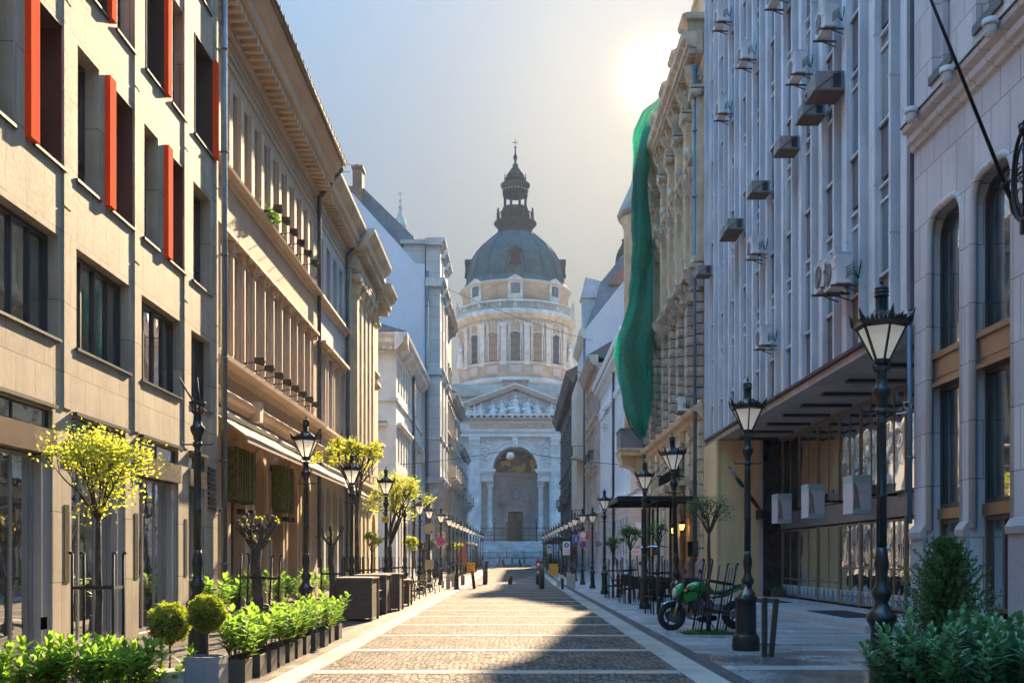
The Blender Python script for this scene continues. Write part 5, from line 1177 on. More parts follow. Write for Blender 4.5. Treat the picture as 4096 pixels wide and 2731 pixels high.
    for k in range(90):
        t = 2*PI*k/90
        if math.cos(t) > -.1: A.ball((12.55*math.sin(t), Yc-12.55*math.cos(t), 52.15-1.6), .32, 6, 4, (1,1,1.2))
    A.build('garland_frieze', DT, root)
    # balustrade
    A = MB(); A.lathe([(13.3,54.4),(13.3,54.9),(13.0,54.9)], 72, c, capb=False, capt=False); A.lathe([(13.35,56.4),(13.35,56.75),(12.95,56.75),(12.95,56.4),(13.35,56.4)], 72, c, capb=False, capt=False)
    for k in range(200):
        t = 2*PI*k/200
        if math.cos(t) < -.15: continue
        if k % 12 == 0: A.ball((13.15*math.sin(t), Yc-13.15*math.cos(t), 55.6-1.6), .5, 4, 2, (1,1,1.7))
        else: A.tube([(13.15*math.sin(t), Yc-13.15*math.cos(t), z-1.6) for z in (54.9,55.3,55.9,56.4)], [.07,.15,.07,.1], 5, cap=False)
    A.build('balustrade', mat('green_stained_stone', (.46,.47,.40), .7, grime=.4), root)
    for q in (-1, 1):
        A = MB(); A.lathe([(.2,0),(.45,.5),(.5,1.0),(.2,1.4),(.28,1.7),(.05,2.3)], 10); A.build('urn', DT, root, (q*13.0, Yc-1.5, 56.7-1.6))
    # attic with windows and gablets, copper skirt
    A = MB(); A.lathe([(11.9,54.5),(11.9,60.4),(12.3,60.6),(12.6,61.1),(12.5,61.3)], 72, c); A.build('attic', warm, root)
    for deg in (-44,0,44):
        ang = math.radians(deg)
        A = MB(); A.box(-1.6,1.6,-.45,.4,-.5,3.4); A.prism_y([(-2.1,3.4),(2.1,3.4),(0,4.6)], -.75, .4); o = radial('gablet', A, DT, ang, 11.95, 57.6)
        Am, Gm = win_meshes(1.9, 2.1, 4, 3, .14, None, M_FRAME_D, G_DARK, .07, None); w_ = put('window', Am, o, (0,-.5,.7)); put('pane', Gm, w_)
    A = MB(); A.lathe([(12.5,61.2),(12.2,61.5),(11.5,62.4),(11.1,62.7),(11.0,63.2),(11.1,63.4)], 72, c, capb=False); A.build('skirt_roof', cop, root)
    dome = [(10.95,63.3),(10.85,64.0),(10.55,65.5),(10.15,67.2),(9.55,68.7),(8.75,70.0),(7.75,71.3),(6.6,72.4),(5.5,73.4),(4.75,74.1)]
    A = MB(); A.lathe(dome, 72, c, capb=False); D = A.build('dome', cop, root)
    for k in range(16):
        t = 2*PI*(k+.5)/16
        if math.cos(t) < -.3: continue
        A = MB(); P = [((r+.05)*math.sin(t), Yc-(r+.05)*math.cos(t), z-1.6) for r, z in dome]; A.tube(P, [.22]*6+[.19,.17,.14,.12], 6); A.build('rib', mat('rib_copper', (.06,.10,.10), .9, spec=.05), D)
    for deg in (0, -88, 88):
        ang = math.radians(deg)
        A = MB(); A.box(-1.0,1.0,-.6,1.2,0,2.6); A.prism_y([(-1.3,2.6),(1.3,2.6),(.7,3.3),(0,3.7),(-.7,3.3)], -.8, 1.2); A.box(-.45,.45,-.68,-.55,.5,2.2); A.box(-1.3,1.3,-.8,0,-.3,0); radial('dormer', A, cop2, ang, 10.45 if deg == 0 else 10.6, 65.2)
    # lantern
    A = MB(); A.lathe([(4.75,74.05),(4.4,74.4),(4.0,75.0),(3.9,75.9),(4.6,76.6),(4.85,76.9),(4.85,77.1),(4.3,77.3)], 24, c); A.build('lantern_base', cop2, root)
    A = MB(); A.lathe([(4.25,78.75),(4.25,78.95),(4.1,78.95),(4.1,78.75),(4.25,78.75)], 24, c, capb=False, capt=False)
    for k in range(64): t = 2*PI*k/64; A.beam((4.18*math.sin(t), Yc-4.18*math.cos(t), 77.3-1.6), (4.18*math.sin(t), Yc-4.18*math.cos(t), 78.8-1.6), .09)
    for k in range(8):
        t = 2*PI*(k+.5)/8; A.lathe([(.3,77.2-1.6),(.3,79.1-1.6),(.15,79.2-1.6),(.28,79.6-1.6),(.05,80.2-1.6)], 6, (4.18*math.sin(t), Yc-4.18*math.cos(t), 0))
    A.build('gallery_railing', cop2, root)
    A = MB(); A.lathe([(3.2,77.2),(3.2,79.6),(2.95,80.2),(2.9,80.4)], 16, c)
    for k in range(8):
        t = 2*PI*(k+.5)/8; x, y = 2.5*math.sin(t), Yc-2.5*math.cos(t)
        A.lathe([(.42,80.3-1.6),(.30,80.7-1.6),(.28,83.5-1.6),(.42,84.0-1.6)], 8, (x, y, 0))
    A.lathe([(2.9,83.3),(2.8,83.5),(2.9,85.0),(3.3,85.4),(3.35,85.8),(2.6,86.0),(2.3,86.4)], 16, c); A.build('lantern', cop2, root)
    A = MB()
    for k in range(24): t = 2*PI*k/24; A.ball((2.95*math.sin(t), Yc-2.95*math.cos(t), 84.3-1.6), .16, 6, 4, (1,1,.8))
    A.build('gilt_garland', gold, root)
    A = MB(); A.lathe([(2.3,86.3),(2.25,87.0),(1.9,88.0),(1.3,88.8),(1.0,89.1),(1.05,89.3),(.55,89.6),(.7,90.2),(.3,90.6),(.22,91.2),(.5,91.9),(.42,92.3),(.2,92.6),(.12,94.0)], 20, c)
    for k in range(8): t = 2*PI*(k+.5)/8; A.lathe([(.2,86-1.6),(.12,86.4-1.6),(.2,86.9-1.6),(.08,87.3-1.6),(.15,87.6-1.6),(.02,88.0-1.6)], 6, (2.5*math.sin(t), Yc-2.5*math.cos(t), 0))
    A.build('cupola', cop2, root)
    A = MB(); A.ball((0,Yc,94.2-1.6), .28, 10, 8); A.box(-.05,.05,Yc-.05,Yc+.05,94.3-1.6,96.1-1.6); A.box(-.5,.5,Yc-.05,Yc+.05,95.25-1.6,95.4-1.6)
    for x, z in ((-.5,95.32),(.5,95.32),(0,96.1)): A.ball((x,Yc,z-1.6), .12, 6, 4)
    A.build('cross', simple('dark_gilt', (.10,.07,.03), .4, .7), root)
    # ---- bell towers
    for q in (-1, 1):
        tc = (q*22.5, 10, -1.6); A = MB(); A.box(tc[0]-4.2,tc[0]+4.2,tc[1]-4.2,tc[1]+4.2,0,52-1.6); A.box(tc[0]-4.7,tc[0]+4.7,tc[1]-4.7,tc[1]+4.7,52-1.6,53-1.6); t_ = A.build('bell_tower', warm, root)
        A = MB(); A.lathe([(3.9,53),(3.7,56.0),(3.9,57.2),(3.4,58.0),(3.05,58.6)], 24, tc); A.build('tower_drum', st2, t_)
        A = MB(); A.lathe([(3.0,58.6),(2.95,59.6),(2.75,60.8),(2.3,61.9),(1.8,62.7),(1.55,63.4),(1.75,63.7),(1.2,63.9)], 24, tc)
        A.build('tower_dome', cop2, t_)
        A = MB()
        for k in range(8): t = 2*PI*(k+.5)/8; A.tube([(tc[0]+1.0*math.sin(t), tc[1]-1.0*math.cos(t), z-1.6) for z in (63.8, 65.8)], .17, 6)
        A.lathe([(1.25,65.7),(1.2,66.1),(1.4,66.4),(1.2,66.7),(1.1,67.3),(.8,68.1),(.4,68.7),(.45,69.0),(.2,69.4),(.5,70.0),(.2,70.5),(.1,71.0),(.3,71.4),(.08,71.7)], 14, tc)
        A.box(tc[0]-.05,tc[0]+.05,tc[1]-.05,tc[1]+.05,71.6-1.6,73.4-1.6); A.box(tc[0]-.45,tc[0]+.45,tc[1]-.05,tc[1]+.05,72.7-1.6,72.82-1.6)
        A.build('tower_lantern', mat('tower_lantern_stone', (.40,.34,.24), .6, grime=.2), t_)
    # ---- church steps
    A = MB(); n = 21; D = 7.2
    for k in range(n):
        z0 = (Z0-1.6)*k/n; A.box(-15+.1*k, 15-.1*k, -9.0+D*k/n, 0.3, z0-.02 if k else -.5, (Z0-1.6)*(k+1)/n)
    A.build('steps', mat('church_steps', (.33,.33,.33), .6, grime=.3, block=(1.8,5,.5,.01)), root)
def mosaic_mat():
    m = bpy.data.materials.new('lunette_mosaic'); m.use_nodes = True; nt = m.node_tree; b = nt.nodes['Principled BSDF']; L = nt.links.new
    tc = nt.nodes.new('ShaderNodeTexCoord'); n = nd(nt, 'ShaderNodeTexNoise', Scale=.55, Detail=3.0); L(tc.outputs['Object'], n.inputs['Vector'])
    n2 = nd(nt, 'ShaderNodeTexNoise', Scale=1.3, Detail=3.0); L(tc.outputs['Object'], n2.inputs['Vector'])
    c = mixc(nt, ramp(nt, n2.outputs['Fac'], .4, .6), (.03,.028,.03), (.085,.07,.07)); c = mixc(nt, ramp(nt, n.outputs['Fac'], .535, .56), c, (.75,.45,.08)); L(c, b.inputs['Base Color']); b.inputs['Roughness'].default_value = .35
    return m
basilica()
def step_fence():
    root = thing('iron_fence', 'long black wrought iron fence at the foot of the church steps', 'fence', (0, 180.6, gz(180.6)))
    z = .0; n = 9
    A = MB()
    for x in [-13.5+27*k/n for k in range(n+1)]: A.box(x-.05,x+.05,-.05,.05,0,1.35); A.ball((x,0,1.4), .09, 6, 4)
    A.build('post', simple('church_iron', (.02,.022,.025), .5, .5), root)
    A = MB(); A.box(-13.5,13.5,-.03,.03,1.15,1.2); A.box(-13.5,13.5,-.03,.03,.2,.25); A.box(-13.5,13.5,-.02,.02,.9,.93)
    k = -13.5
    while k < 13.5: A.box(k-.02,k+.02,-.015,.015,.2,1.2); k += .18
    for i in range(n):
        cx = -13.5+27*(i+.5)/n; A.tube([(cx+.3*math.cos(t*PI/6),0,.6+.3*math.sin(t*PI/6)) for t in range(12)], .035, 5, closed=True)
    A.build('railing', simple('church_iron', (.02,.022,.025), .5, .5), root)
step_fence()
# ================================================================= street lamps
IRON = simple('cast_iron', (.016,.022,.024), .32, .35, coat=.2, var=.25, scale=9)
IRONM = simple('black_steel', (.014,.014,.015), .45, .4)
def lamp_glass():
    m = simple('frosted_lamp_glass', (.90,.87,.80), .3, trans=.55, var=.03, emit=.05); nt = m.node_tree; out = nt.nodes['Material Output']; src = out.inputs['Surface'].links[0].from_socket  # faint glow added to the unlit glass in place of sun shining through
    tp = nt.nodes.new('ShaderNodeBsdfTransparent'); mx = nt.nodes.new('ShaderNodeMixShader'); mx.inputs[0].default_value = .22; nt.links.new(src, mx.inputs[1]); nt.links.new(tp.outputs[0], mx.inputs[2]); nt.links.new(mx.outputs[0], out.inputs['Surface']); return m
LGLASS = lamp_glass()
def lamp_proto():
    r = thing('street_lamp', 'black cast iron street lamp with crowned six-sided lantern', 'street lamp')
    A = MB(); A.lathe([(.175,0),(.175,.13),(.16,.16),(.14,.19),(.135,.22),(.115,.78),(.13,.82),(.16,.87),(.165,.92),(.13,.97),(.09,1.02),(.07,1.07),(.105,1.15),(.11,1.19),(.07,1.26),(.058,1.32),(.07,1.42),(.082,1.49),(.062,1.60),(.055,1.68)], 16, phase=PI/16)
    A.box(-.03,.03,-.185,-.12,.05,.12); A.build('pedestal', IRON, r)
    A = MB(); A.lathe([(.058,1.68),(.052,2.2),(.062,2.22),(.062,2.25),(.05,2.27),(.045,3.0),(.055,3.02),(.055,3.06),(.045,3.08),(.045,3.22),(.06,3.24),(.06,3.27),(.075,3.31),(.10,3.36),(.105,3.41),(.07,3.44),(.06,3.50),(.055,3.60),(.07,3.63)], 12)
    for k in range(8): t = 2*PI*k/8; A.beam((.05*math.cos(t),.05*math.sin(t),1.7), (.045*math.cos(t),.045*math.sin(t),3.0), .012)
    A.build('pole', IRON, r)
    A = MB(); A.tube([(-.23,0,3.20),(-.21,0,3.165),(.21,0,3.165),(.23,0,3.20)], .012, 6); A.tube([(0,0,3.13),(0,0,3.20)], .065, 10); A.build('crossbar', IRON, r)
    A = MB()
    n = 6; ph = PI/6
    def ring(rad, z): return [(rad*math.cos(2*PI*k/n+ph), rad*math.sin(2*PI*k/n+ph), z) for k in range(n)]
    lo, hi = ring(.085, 3.72), ring(.262, 4.08)
    for k in range(n): A.beam(lo[k], hi[k], .022); A.beam(lo[k], lo[(k+1)%n], .03); 
    A.lathe([(.07,3.66),(.09,3.69),(.09,3.73)], 6, phase=ph, smooth=False)
    for k in range(4):
        t = PI/2*k+.4; c, s = math.cos(t), math.sin(t); A.tube([(.06*c,.06*s,3.60),(.10*c,.10*s,3.62),(.12*c,.12*s,3.66),(.08*c,.08*s,3.70)], .010, 5)
    A.lathe([(.255,4.07),(.31,4.09),(.315,4.12),(.30,4.13)], 6, phase=ph, smooth=False); o = A.build('lantern', IRON, r)
    A = MB(); a, b = ring(.082, 3.735), ring(.250, 4.07)
    for k in range(n): A.poly((a[k], a[(k+1)%n], b[(k+1)%n], b[k]))
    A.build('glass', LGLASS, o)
    A = MB(); A.lathe([(.30,4.12),(.16,4.22),(.10,4.26),(.075,4.27)], 6, phase=ph, smooth=False)
    R = ring(.305, 4.12)
    for k in range(n):      # crown of leaf points
        p, q = Vector(R[k]), Vector(R[(k+1)%n])
        for j in range(7):
            t = (j+.5)/7; c = p.lerp(q, t); d = (q-p)/7*.5; hgt = (.10, .045, .07, .095, .07, .045, .10)[j] if j not in (0,6) else .075; out = Vector((c.x, c.y, 0)).normalized()
            up = Vector((0,0,1)); v = [c-d, c+d, c+d*.6+up*hgt*.6+out*.015, c+up*hgt+out*.03, c-d*.6+up*hgt*.6+out*.015]
            A.poly(v); A.poly([x-out*.012 for x in v])
        A.tube([R[k], tuple(Vector(R[k])+Vector((Vector(R[k]).x*.06, Vector(R[k]).y*.06, .08))), tuple(Vector(R[k])+Vector((Vector(R[k]).x*.16, Vector(R[k]).y*.16, .15)))], [.025,.022,.003], 5)
    A.lathe([(.08,4.27),(.075,4.28),(.05,4.29),(.05,4.42)], 12)
    for k in range(8): t = 2*PI*k/8; A.beam((.058*math.cos(t),.058*math.sin(t),4.28), (.058*math.cos(t),.058*math.sin(t),4.43), .012)
    A.lathe([(.07,4.42),(.08,4.43),(.08,4.44),(.065,4.45),(.065,4.46),(.08,4.47),(.08,4.48),(.065,4.49),(.07,4.50),(.078,4.515),(.06,4.53),(.03,4.545),(.015,4.55)], 12); A.ball((0,0,4.585), .027, 8, 6); A.ball((0,0,4.625), .014, 6, 5)
    A.build('lantern_roof', IRON, r)
    return r
LP = lamp_proto()
right_l = [(3526,11.25,'beside the big laurel hedge'),(2990,17.4,'with the full litter bin strapped to its foot'),(2712,25.1,'just behind the green motorcycle'),(2578.5,31.8,'with a blue scrap on its base, beside the patio heaters'),(2417.5,44.9,'next to the cafe chairs and red hydrant'),(2369.6,54,'slim, beside the two stone bollards on the shaded side'),(2330,61.4,'carrying the no-entry disc and blue signs')]
GR_R = 'black lamps along the shaded pavement'; GR_L = 'black lamps along the sunlit pavement'
first = True
for px, y, txt in right_l:
    x = (px-2061)/4096*y; lab = 'crowned black street lamp '+txt
    loc = (x, y, gz(y))
    if first: LP.location = loc; LP['label'] = lab; LP['group'] = GR_R; first = False
    else:
        lamp = dup(LP, loc, rnd.uniform(-.15,.15), lab, GR_R)
        if px == 2712: lamp.rotation_euler = (0,-.035,.3)
        if px == 2369.6: lamp.scale = (.9,.9,.93)
for y in (68.5,73.5,80.5,87,93.5,100,106,112.5,120.5,133,146):
    dup(LP, (3.98, y, gz(y)), rnd.uniform(-.1,.1), 'one of the small distant crowned lamps receding beyond the sign lamp on the shaded pavement', 'distant lamps on the shaded pavement')
left_l = [(1224,22.0,'with tilted cap, in front of the cream awnings'),(1407,29.5,'half hidden by the tall bright green tree'),(1544,34.3,'with a small yellow plate, inside the bright foliage'),(1618,43,'just past the wooden planters, under yellow leaves'),(1679,49.4,'glowing at the near end of the clear lantern row'),(1717,55,'with the backs of a round and a square sign'),(1763,61,'carrying the red and blue no-stopping disc')]
LAMPS_L = {}
for px, y, txt in left_l:
    x = (px-2061)/4096*y
    o = dup(LP, (x, y, gz(y)), rnd.uniform(-.15,.15), 'crowned black street lamp '+txt, GR_L); LAMPS_L[px] = o
    if px == 1224: [setattr(c, 'rotation_euler', (0,.0,.0)) for c in o.children]
for y in (69,73.5,78,84,89.5,94.5): dup(LP, (-4.45, y, gz(y)), rnd.uniform(-.1,.1), 'one of the glowing distant lamps past the no-stopping disc on the sunlit pavement', 'distant glowing lamps on the sunlit pavement')
for y in (103,110,117,124,132,142): dup(LP, (-4.5, y, gz(y)), rnd.uniform(-.1,.1), 'one of the tiny unlit-looking lamps at the far shaded end of the sunlit pavement', 'tiny far lamps by the square')
# headless lamp nearest on the left
hl = thing('lamp_post', 'headless black lamp post with two bare rods sticking up beside the limestone building', 'lamp post', (-4.50, 14.5, 0))
src = {c.name.split('.')[0]: c for c in LP.children}
for nme in ('pedestal','pole','crossbar'):
    c = src[nme].copy(); COL.objects.link(c); c.parent = hl
A = MB(); n = 8
for k in range(n):
    t = 2*PI*k/n; c, s = math.cos(t), math.sin(t); A.tube([(.05*c,.05*s,3.60),(.085*c,.085*s,3.64),(.07*c,.07*s,3.68),(.10*c,.10*s,3.74)], .011, 5)
A.lathe([(.09,3.73),(.12,3.745),(.12,3.765),(.05,3.77)], 12); A.build('collar', IRON, hl)
for p, q in (((-.05,0,3.76),(-.28,.05,4.12)),((.03,0,3.76),(-.02,.03,4.12))):
    A = MB(); A.tube([p, q], .014, 6); A.build('rod', IRONM, hl)

# ================================================================= trees
BARK = mat('bark', (.085,.06,.045), .9, var=.35, scale=6, grime=.3, bump=.8, bscale=25)
LEAFY = leaf('spring_leaf', (.22,.27,.03), .55, .45, .5, (.42,.46,.05)); LEAFG = leaf('green_leaf', (.055,.14,.02), .4, .45, .5, (.12,.26,.04)); LAUREL = leaf('laurel_leaf', (.05,.13,.02), .5, .5, .28, (.22,.38,.04)); LAURELD = leaf('dark_laurel_leaf', (.05,.15,.06), .12, .5, .17, (.17,.36,.15)); CON = leaf('conifer_leaf', (.05,.12,.04), .2, .5, .6, (.12,.22,.06)); YEW = leaf('yew_leaf', (.07,.12,.012), .4, .5, .5, (.30,.36,.03))
class Leaves:
    def __init__(s): s.v = []; s.f = []; s.t = []
    def add(s, p, d, L, W, tint, up=None, fold=.25, curl=.15):
        d = Vector(d).normalized(); u = Vector(up or (0,0,1)); a = d.cross(u)
        a = a.normalized() if a.length > 1e-3 else Vector((1,0,0)); nrm = a.cross(d).normalized(); p = Vector(p)
        b = len(s.v); m = p+d*L*.5+nrm*L*curl; tip = p+d*L
        s.v += [tuple(x) for x in (p, p+d*L*.35+a*W*.5+nrm*W*fold, p+d*L*.70+a*W*.38+nrm*W*fold*.8, tip-nrm*L*curl*.3, p+d*L*.70-a*W*.38+nrm*W*fold*.8, p+d*L*.35-a*W*.5+nrm*W*fold, p+d*L*.5)]
        s.f += [(b,b+1,b+6),(b+1,b+2,b+6),(b+2,b+3,b+6),(b+3,b+4,b+6),(b+4,b+5,b+6),(b+5,b,b+6)]; s.t += [tint]*6
    def quad(s, p, d, L, W, tint, rot=0):
        d = Vector(d).normalized(); a = d.orthogonal().normalized(); a = (Matrix.Rotation(rot, 3, d) @ a)
        p = Vector(p); b = len(s.v); s.v += [tuple(x) for x in (p, p+d*L*.5+a*W*.5, p+d*L, p+d*L*.5-a*W*.5)]; s.f.append((b,b+1,b+2,b+3)); s.t.append(tint)
    def mesh(s, name, m):
        me = bpy.data.meshes.new(name); me.from_pydata(s.v, [], s.f); me.materials.append(m)
        at = me.attributes.new('tint', 'FLOAT', 'FACE'); at.data.foreach_set('value', s.t); me.update(); return me
def rv(r, s=1.0): return Vector((r.gauss(0,1), r.gauss(0,1), r.gauss(0,1))).normalized()*s
def grow(A, p, d, L, r0, depth, r, tips, spread=.55, upb=.12, shrink=.72, kids=(2,3), seg=3, minr=.004):
    pts = [Vector(p)]; dd = Vector(d).normalized()
    for k in range(seg): dd = (dd+rv(r, .16)+Vector((0,0,upb*.3))).normalized(); pts.append(pts[-1]+dd*L/seg)
    A.tube(pts, [r0*(1-.35*k/seg) for k in range(seg+1)], 6 if r0 > .02 else 4, cap=False)
    if depth == 0: tips.append((pts[-1], dd, pts[-2])); return
    for k in range(r.randint(*kids)):
        nd_ = (dd+rv(r, spread)+Vector((0,0,upb))).normalized(); grow(A, pts[-1] if k else pts[-1], nd_, L*shrink*r.uniform(.8,1.15), max(r0*.6, minr), depth-1, r, tips, spread, upb, shrink, kids, seg, minr)
def tree_obj(label, group, loc, hfork, rtrunk, crown_c, crown_r, leafm, nleaf, lsize, seed, depth=3, flat=1.0, lean=(0,0), cat='tree', bare=0, name='street_tree', kids=(2,3), nbr=6):
    """tapered trunk, limbs grown towards an ellipsoid crown, leaves set in clumps at the twigs with gaps between"""
    r = random.Random(seed); root = thing(name, label, cat, loc, 0, group)
    A = MB(); pts = [Vector((0,0,-.05))]; n = 6
    for k in range(1, n+1): pts.append(Vector((lean[0]*k/n+r.uniform(-.02,.02), lean[1]*k/n, hfork*k/n)))
    A.tube(pts, [rtrunk*(1.25-.5*k/n) for k in range(n+1)], 10); top = pts[-1]
    A.build('trunk', BARK, root)
    B = MB(); tips = []; cc = Vector(crown_c); cr = Vector(crown_r)
    for k in range(nbr):
        t = 2*PI*k/nbr+r.uniform(-.3,.3); e = r.uniform(.35,1.2)
        tgt = cc+Vector((cr.x*math.cos(t)*math.cos(e)*.75, cr.y*math.sin(t)*math.cos(e)*.75, cr.z*math.sin(e)*.6)); d = tgt-top
        grow(B, top, d, d.length*.5, rtrunk*.45, depth-1, r, tips, .6, .08, .62, kids, 3, .003)
    B.build('branches', BARK, root)
    Lv = Leaves(); cl = []
    for p, d, q in tips:
        e = Vector(((p.x-cc.x)/cr.x, (p.y-cc.y)/cr.y, (p.z-cc.z)/cr.z)).length
        if e < 1.15: cl.append(p)
    for _ in range(len(cl)//2+6):
        v = rv(r); cl.append(cc+Vector((v.x*cr.x, v.y*cr.y, v.z*cr.z))*r.uniform(.35,.95))
    r.shuffle(cl); cl = cl[:max(int(len(cl)*.45), 14)]
    while len(cl) < max(nleaf//60, 8):
        v = rv(r); v = Vector((v.x*cr.x, v.y*cr.y, v.z*cr.z))*r.uniform(.55,1)**.5; cl.append(cc+v)
    for k in range(nleaf):
        c = r.choice(cl); s = min(cr)*.14*flat*r.choice((.6,1,1.3)); p = c+Vector((r.gauss(0,s), r.gauss(0,s), r.gauss(0,s*.7)))
        Lv.add(p, (r.gauss(0,1), r.gauss(0,1), r.gauss(-.1,.6)), lsize*r.uniform(.7,1.3), lsize*.55, r.random(), rv(r), .15)
    put('crown', Lv.mesh('crown', leafm), root)
    return root
def guard(loc, w, h, label, group, rot=0, tilt=(0,0), bars=8, cols=4, low=False):
    g = thing('tree_guard', label, 'tree guard', loc, rot, group, rot=(tilt[0], tilt[1], rot)); pos = []
    if cols == 4: pos = [(-w/2,-w/2),(w/2,-w/2),(w/2,w/2),(-w/2,w/2)]
    for x, y in pos:
        A = MB(); A.tube([(x,y,0),(x,y,h)], .020, 6); A.tube([(x,y,h),(x*1.0+(.05 if x > 0 else -.05)*.9,y,h+.015)], .02, 6); A.build('bar', IRONM, g)
    for z in (h*.72,)+((h*.32,) if low else ()):
        A = MB()
        for i in range(4): A.beam((pos[i][0],pos[i][1],z), (pos[(i+1)%4][0],pos[(i+1)%4][1],z), .012, .045)
        A.build('rail', IRONM, g)
    if low:
        A = MB()
        for i in range(4):
            for t in (.33,.66): p = Vector((*pos[i],0)).lerp(Vector((*pos[(i+1)%4],0)), t); A.tube([(p.x,p.y,0),(p.x,p.y,h*.95)], .010, 5)
        A.build('infill_bars', IRONM, g)
    return g
GG = 'black iron tree guards'
tree_obj('young tree with bright yellow-green sprays in front of the limestone building', None, (-5.62,13.8,0), 2.05, .045, (.02,0,2.72), (.70,.62,.62), LEAFY, 3000, .058, 11, 4, 1.25, nbr=9)
guard((-5.62,13.8,0), .52, 1.62, 'four-bar black iron guard around the yellow-green young tree', GG, .12)
tree_obj('tall tree with a wide flat crown of bright green leaves over the wooden planters', None, (-5.2,33.6,0), 3.2, .085, (-.35,0,4.9), (1.55,1.2,.52), LEAFY, 3000, .085, 21, 4, 1.0, nbr=9)
tree_obj('spreading bright green tree just beyond the tall one', None, (-5.25,43,0), 2.1, .11, (.25,0,4.15), (1.35,1.1,1.15), LEAFY, 3600, .085, 22, 4, 1.0, nbr=8)
tree_obj('small round-headed yellow-green tree in front of the ochre pilastered building', None, (-5.3,37.8,0), 1.75, .045, (0,0,2.25), (.44,.44,.42), LEAFY, 1100, .07, 23, 3)
tree_obj('small round-headed tree against the cream corner house', None, (-5.38,53.5,0), 1.9, .05, (0,0,2.38), (.46,.44,.42), LEAFY, 900, .085, 24, 3)
for i, (px, py, y, txt) in enumerate(((1830,2185,84,'nearest of the three small glowing tree balls far down the street'),(1865,2178,96,'middle one of the three small glowing tree balls far down the street'),(1890,2176,104,'farthest of the three small glowing tree balls far down the street'))):
    p = V(px, py, y); tree_obj(txt, None, (p[0],y,gz(y)), p[2]-gz(y)-.35, .05, (0,0,p[2]-gz(y)), (.44,.42,.38), LEAFY, 420, .13, 30+i, 2)
for y, s in ((37.8,1.58),(53.5,1.5),(33.6,1.6),(43,1.6),(47,1.6)): 
    guard((-5.3,y,0), .6, s, 'black iron tree guard on the sunlit pavement, one of those past the wooden planters', 'far guards on the sunlit pavement', .1*y)
def pollard(label, loc, hf, rt, seed, spread, hgt, n=6, group=None, leaves=40, sc=1):
    r = random.Random(seed); root = thing('pollard_tree', label, 'tree', loc, 0, group)
    A = MB(); A.tube([(0,0,-.05),(.03,0,hf*.4),(-.03,.02,hf*.75),(0,0,hf)], [rt*1.15,rt,rt*.9,rt*1.05], 12); A.build('trunk', BARK, root)
    B = MB(); ends = []
    for k in range(n):
        t = 2*PI*k/n+r.uniform(-.4,.4); e = r.uniform(.45,1.0); p = [Vector((0,0,hf-.08))]; d = Vector((math.cos(t),math.sin(t),.55)).normalized()
        L = spread*e
        for j in range(5): d = (d+Vector((0,0,.32))+rv(r,.22)).normalized(); p.append(p[-1]+d*(hgt/5*r.uniform(.7,1.05) if j > 1 else L*.45))
        B.tube(p, [rt*.62,rt*.5,rt*.42,rt*.36,rt*.33,rt*.36], 8); ends += p[2:]
        for j in (2,3): 
            q = p[j]; d2 = (rv(r,.8)+Vector((0,0,.9))).normalized(); B.tube([q, q+d2*.13, q+d2*.26+Vector((0,0,.05))], [rt*.3,rt*.26,rt*.28], 7); ends.append(q+d2*.27)
    B.build('branches', BARK, root)
    Lv = Leaves()
    for c in [r.choice(ends) for _ in range(6)]:
        for k in range(leaves//6): Lv.add(c+rv(r,.07), rv(r), .05*sc, .035*sc, r.random(), rv(r))
    put('crown', Lv.mesh('crown', LEAFY), root); return root
pollard('pollarded bare tree with stubby limbs below the moss panels', (-5.2,20.6,0), 1.80, .105, 3, .5, .85, 7, leaves=80)
guard((-5.2,20.6,0), .62, 1.62, 'leaning black guard round the stubby pollarded tree', GG, .5, (0,.05))
pollard('thin pollarded tree with two raised arms, in front of the tan arches', (-5.29,29.5,0), 2.0, .09, 5, .35, .75, 4, leaves=20)
guard((-5.29,29.5,0), .6, 1.55, 'black guard round the two-armed pollarded tree', GG, .2)
pollard('dark pollarded tree beside the cream corner house', (-5.2,58,0), 2.0, .11, 8, .5, .8, 6)
pollard('dark pollarded tree with spread limbs near the yellow bin', (-5.1,78,gz(78)), 2.1, .13, 9, .6, .9, 7)
pollard('dark pollarded tree on the shaded side in front of the brown building', (4.6,82,gz(82)), 1.9, .12, 10, .6, .9, 7)
pollard('farther dark pollarded tree on the shaded side', (4.3,92,gz(92)), 1.9, .12, 12, .6, .9, 7)
tree_obj('thin-crowned tree leaning in front of the green motorcycle', None, (4.02,21.3,0), 2.05, .042, (.0,0,2.50), (.62,.55,.40), LEAFG, 520, .05, 41, 4, 1.1, nbr=11)
tree_obj('twiggy small tree with few leaves beside the patio heaters', None, (4.0,28.6,0), 1.85, .05, (0,0,2.35), (.34,.32,.36), LEAFG, 420, .05, 42, 3, nbr=8)
tree_obj('fuller round-headed green tree beside the red hydrant', None, (3.98,35.6,0), 1.8, .05, (0,0,2.38), (.48,.45,.42), LEAFG, 1500, .06, 43, 3, nbr=8)
tree_obj('smaller green tree between the hydrant and the cafe lamp', None, (3.86,40.4,0), 1.75, .045, (0,0,2.15), (.34,.32,.34), LEAFG, 700, .06, 44, 3, nbr=8)
for i, (px, py, y) in enumerate(((2252,2178,88),(2186,2185,100))):
    p = V(px, py, y); tree_obj(('sunlit yellow-green ball tree at the far end of the shaded pavement' if i else 'dim green ball tree behind the blue signboards'), None, (p[0],y,gz(y)), p[2]-gz(y)-.35, .05, (0,0,p[2]-gz(y)), (.46,.42,.40), LEAFY if i else LEAFG, 420, .13, 60+i, 2)
guard((4.02,21.3,0), .52, 1.50, 'leaning black guard around the thin-crowned tree by the motorcycle', GG, .15, (0,.17), low=True)
guard((4.0,28.6,0), .55, 1.6, 'black guard with infill bars around the twiggy tree by the heaters', GG, .3, (0,-.03), low=True)
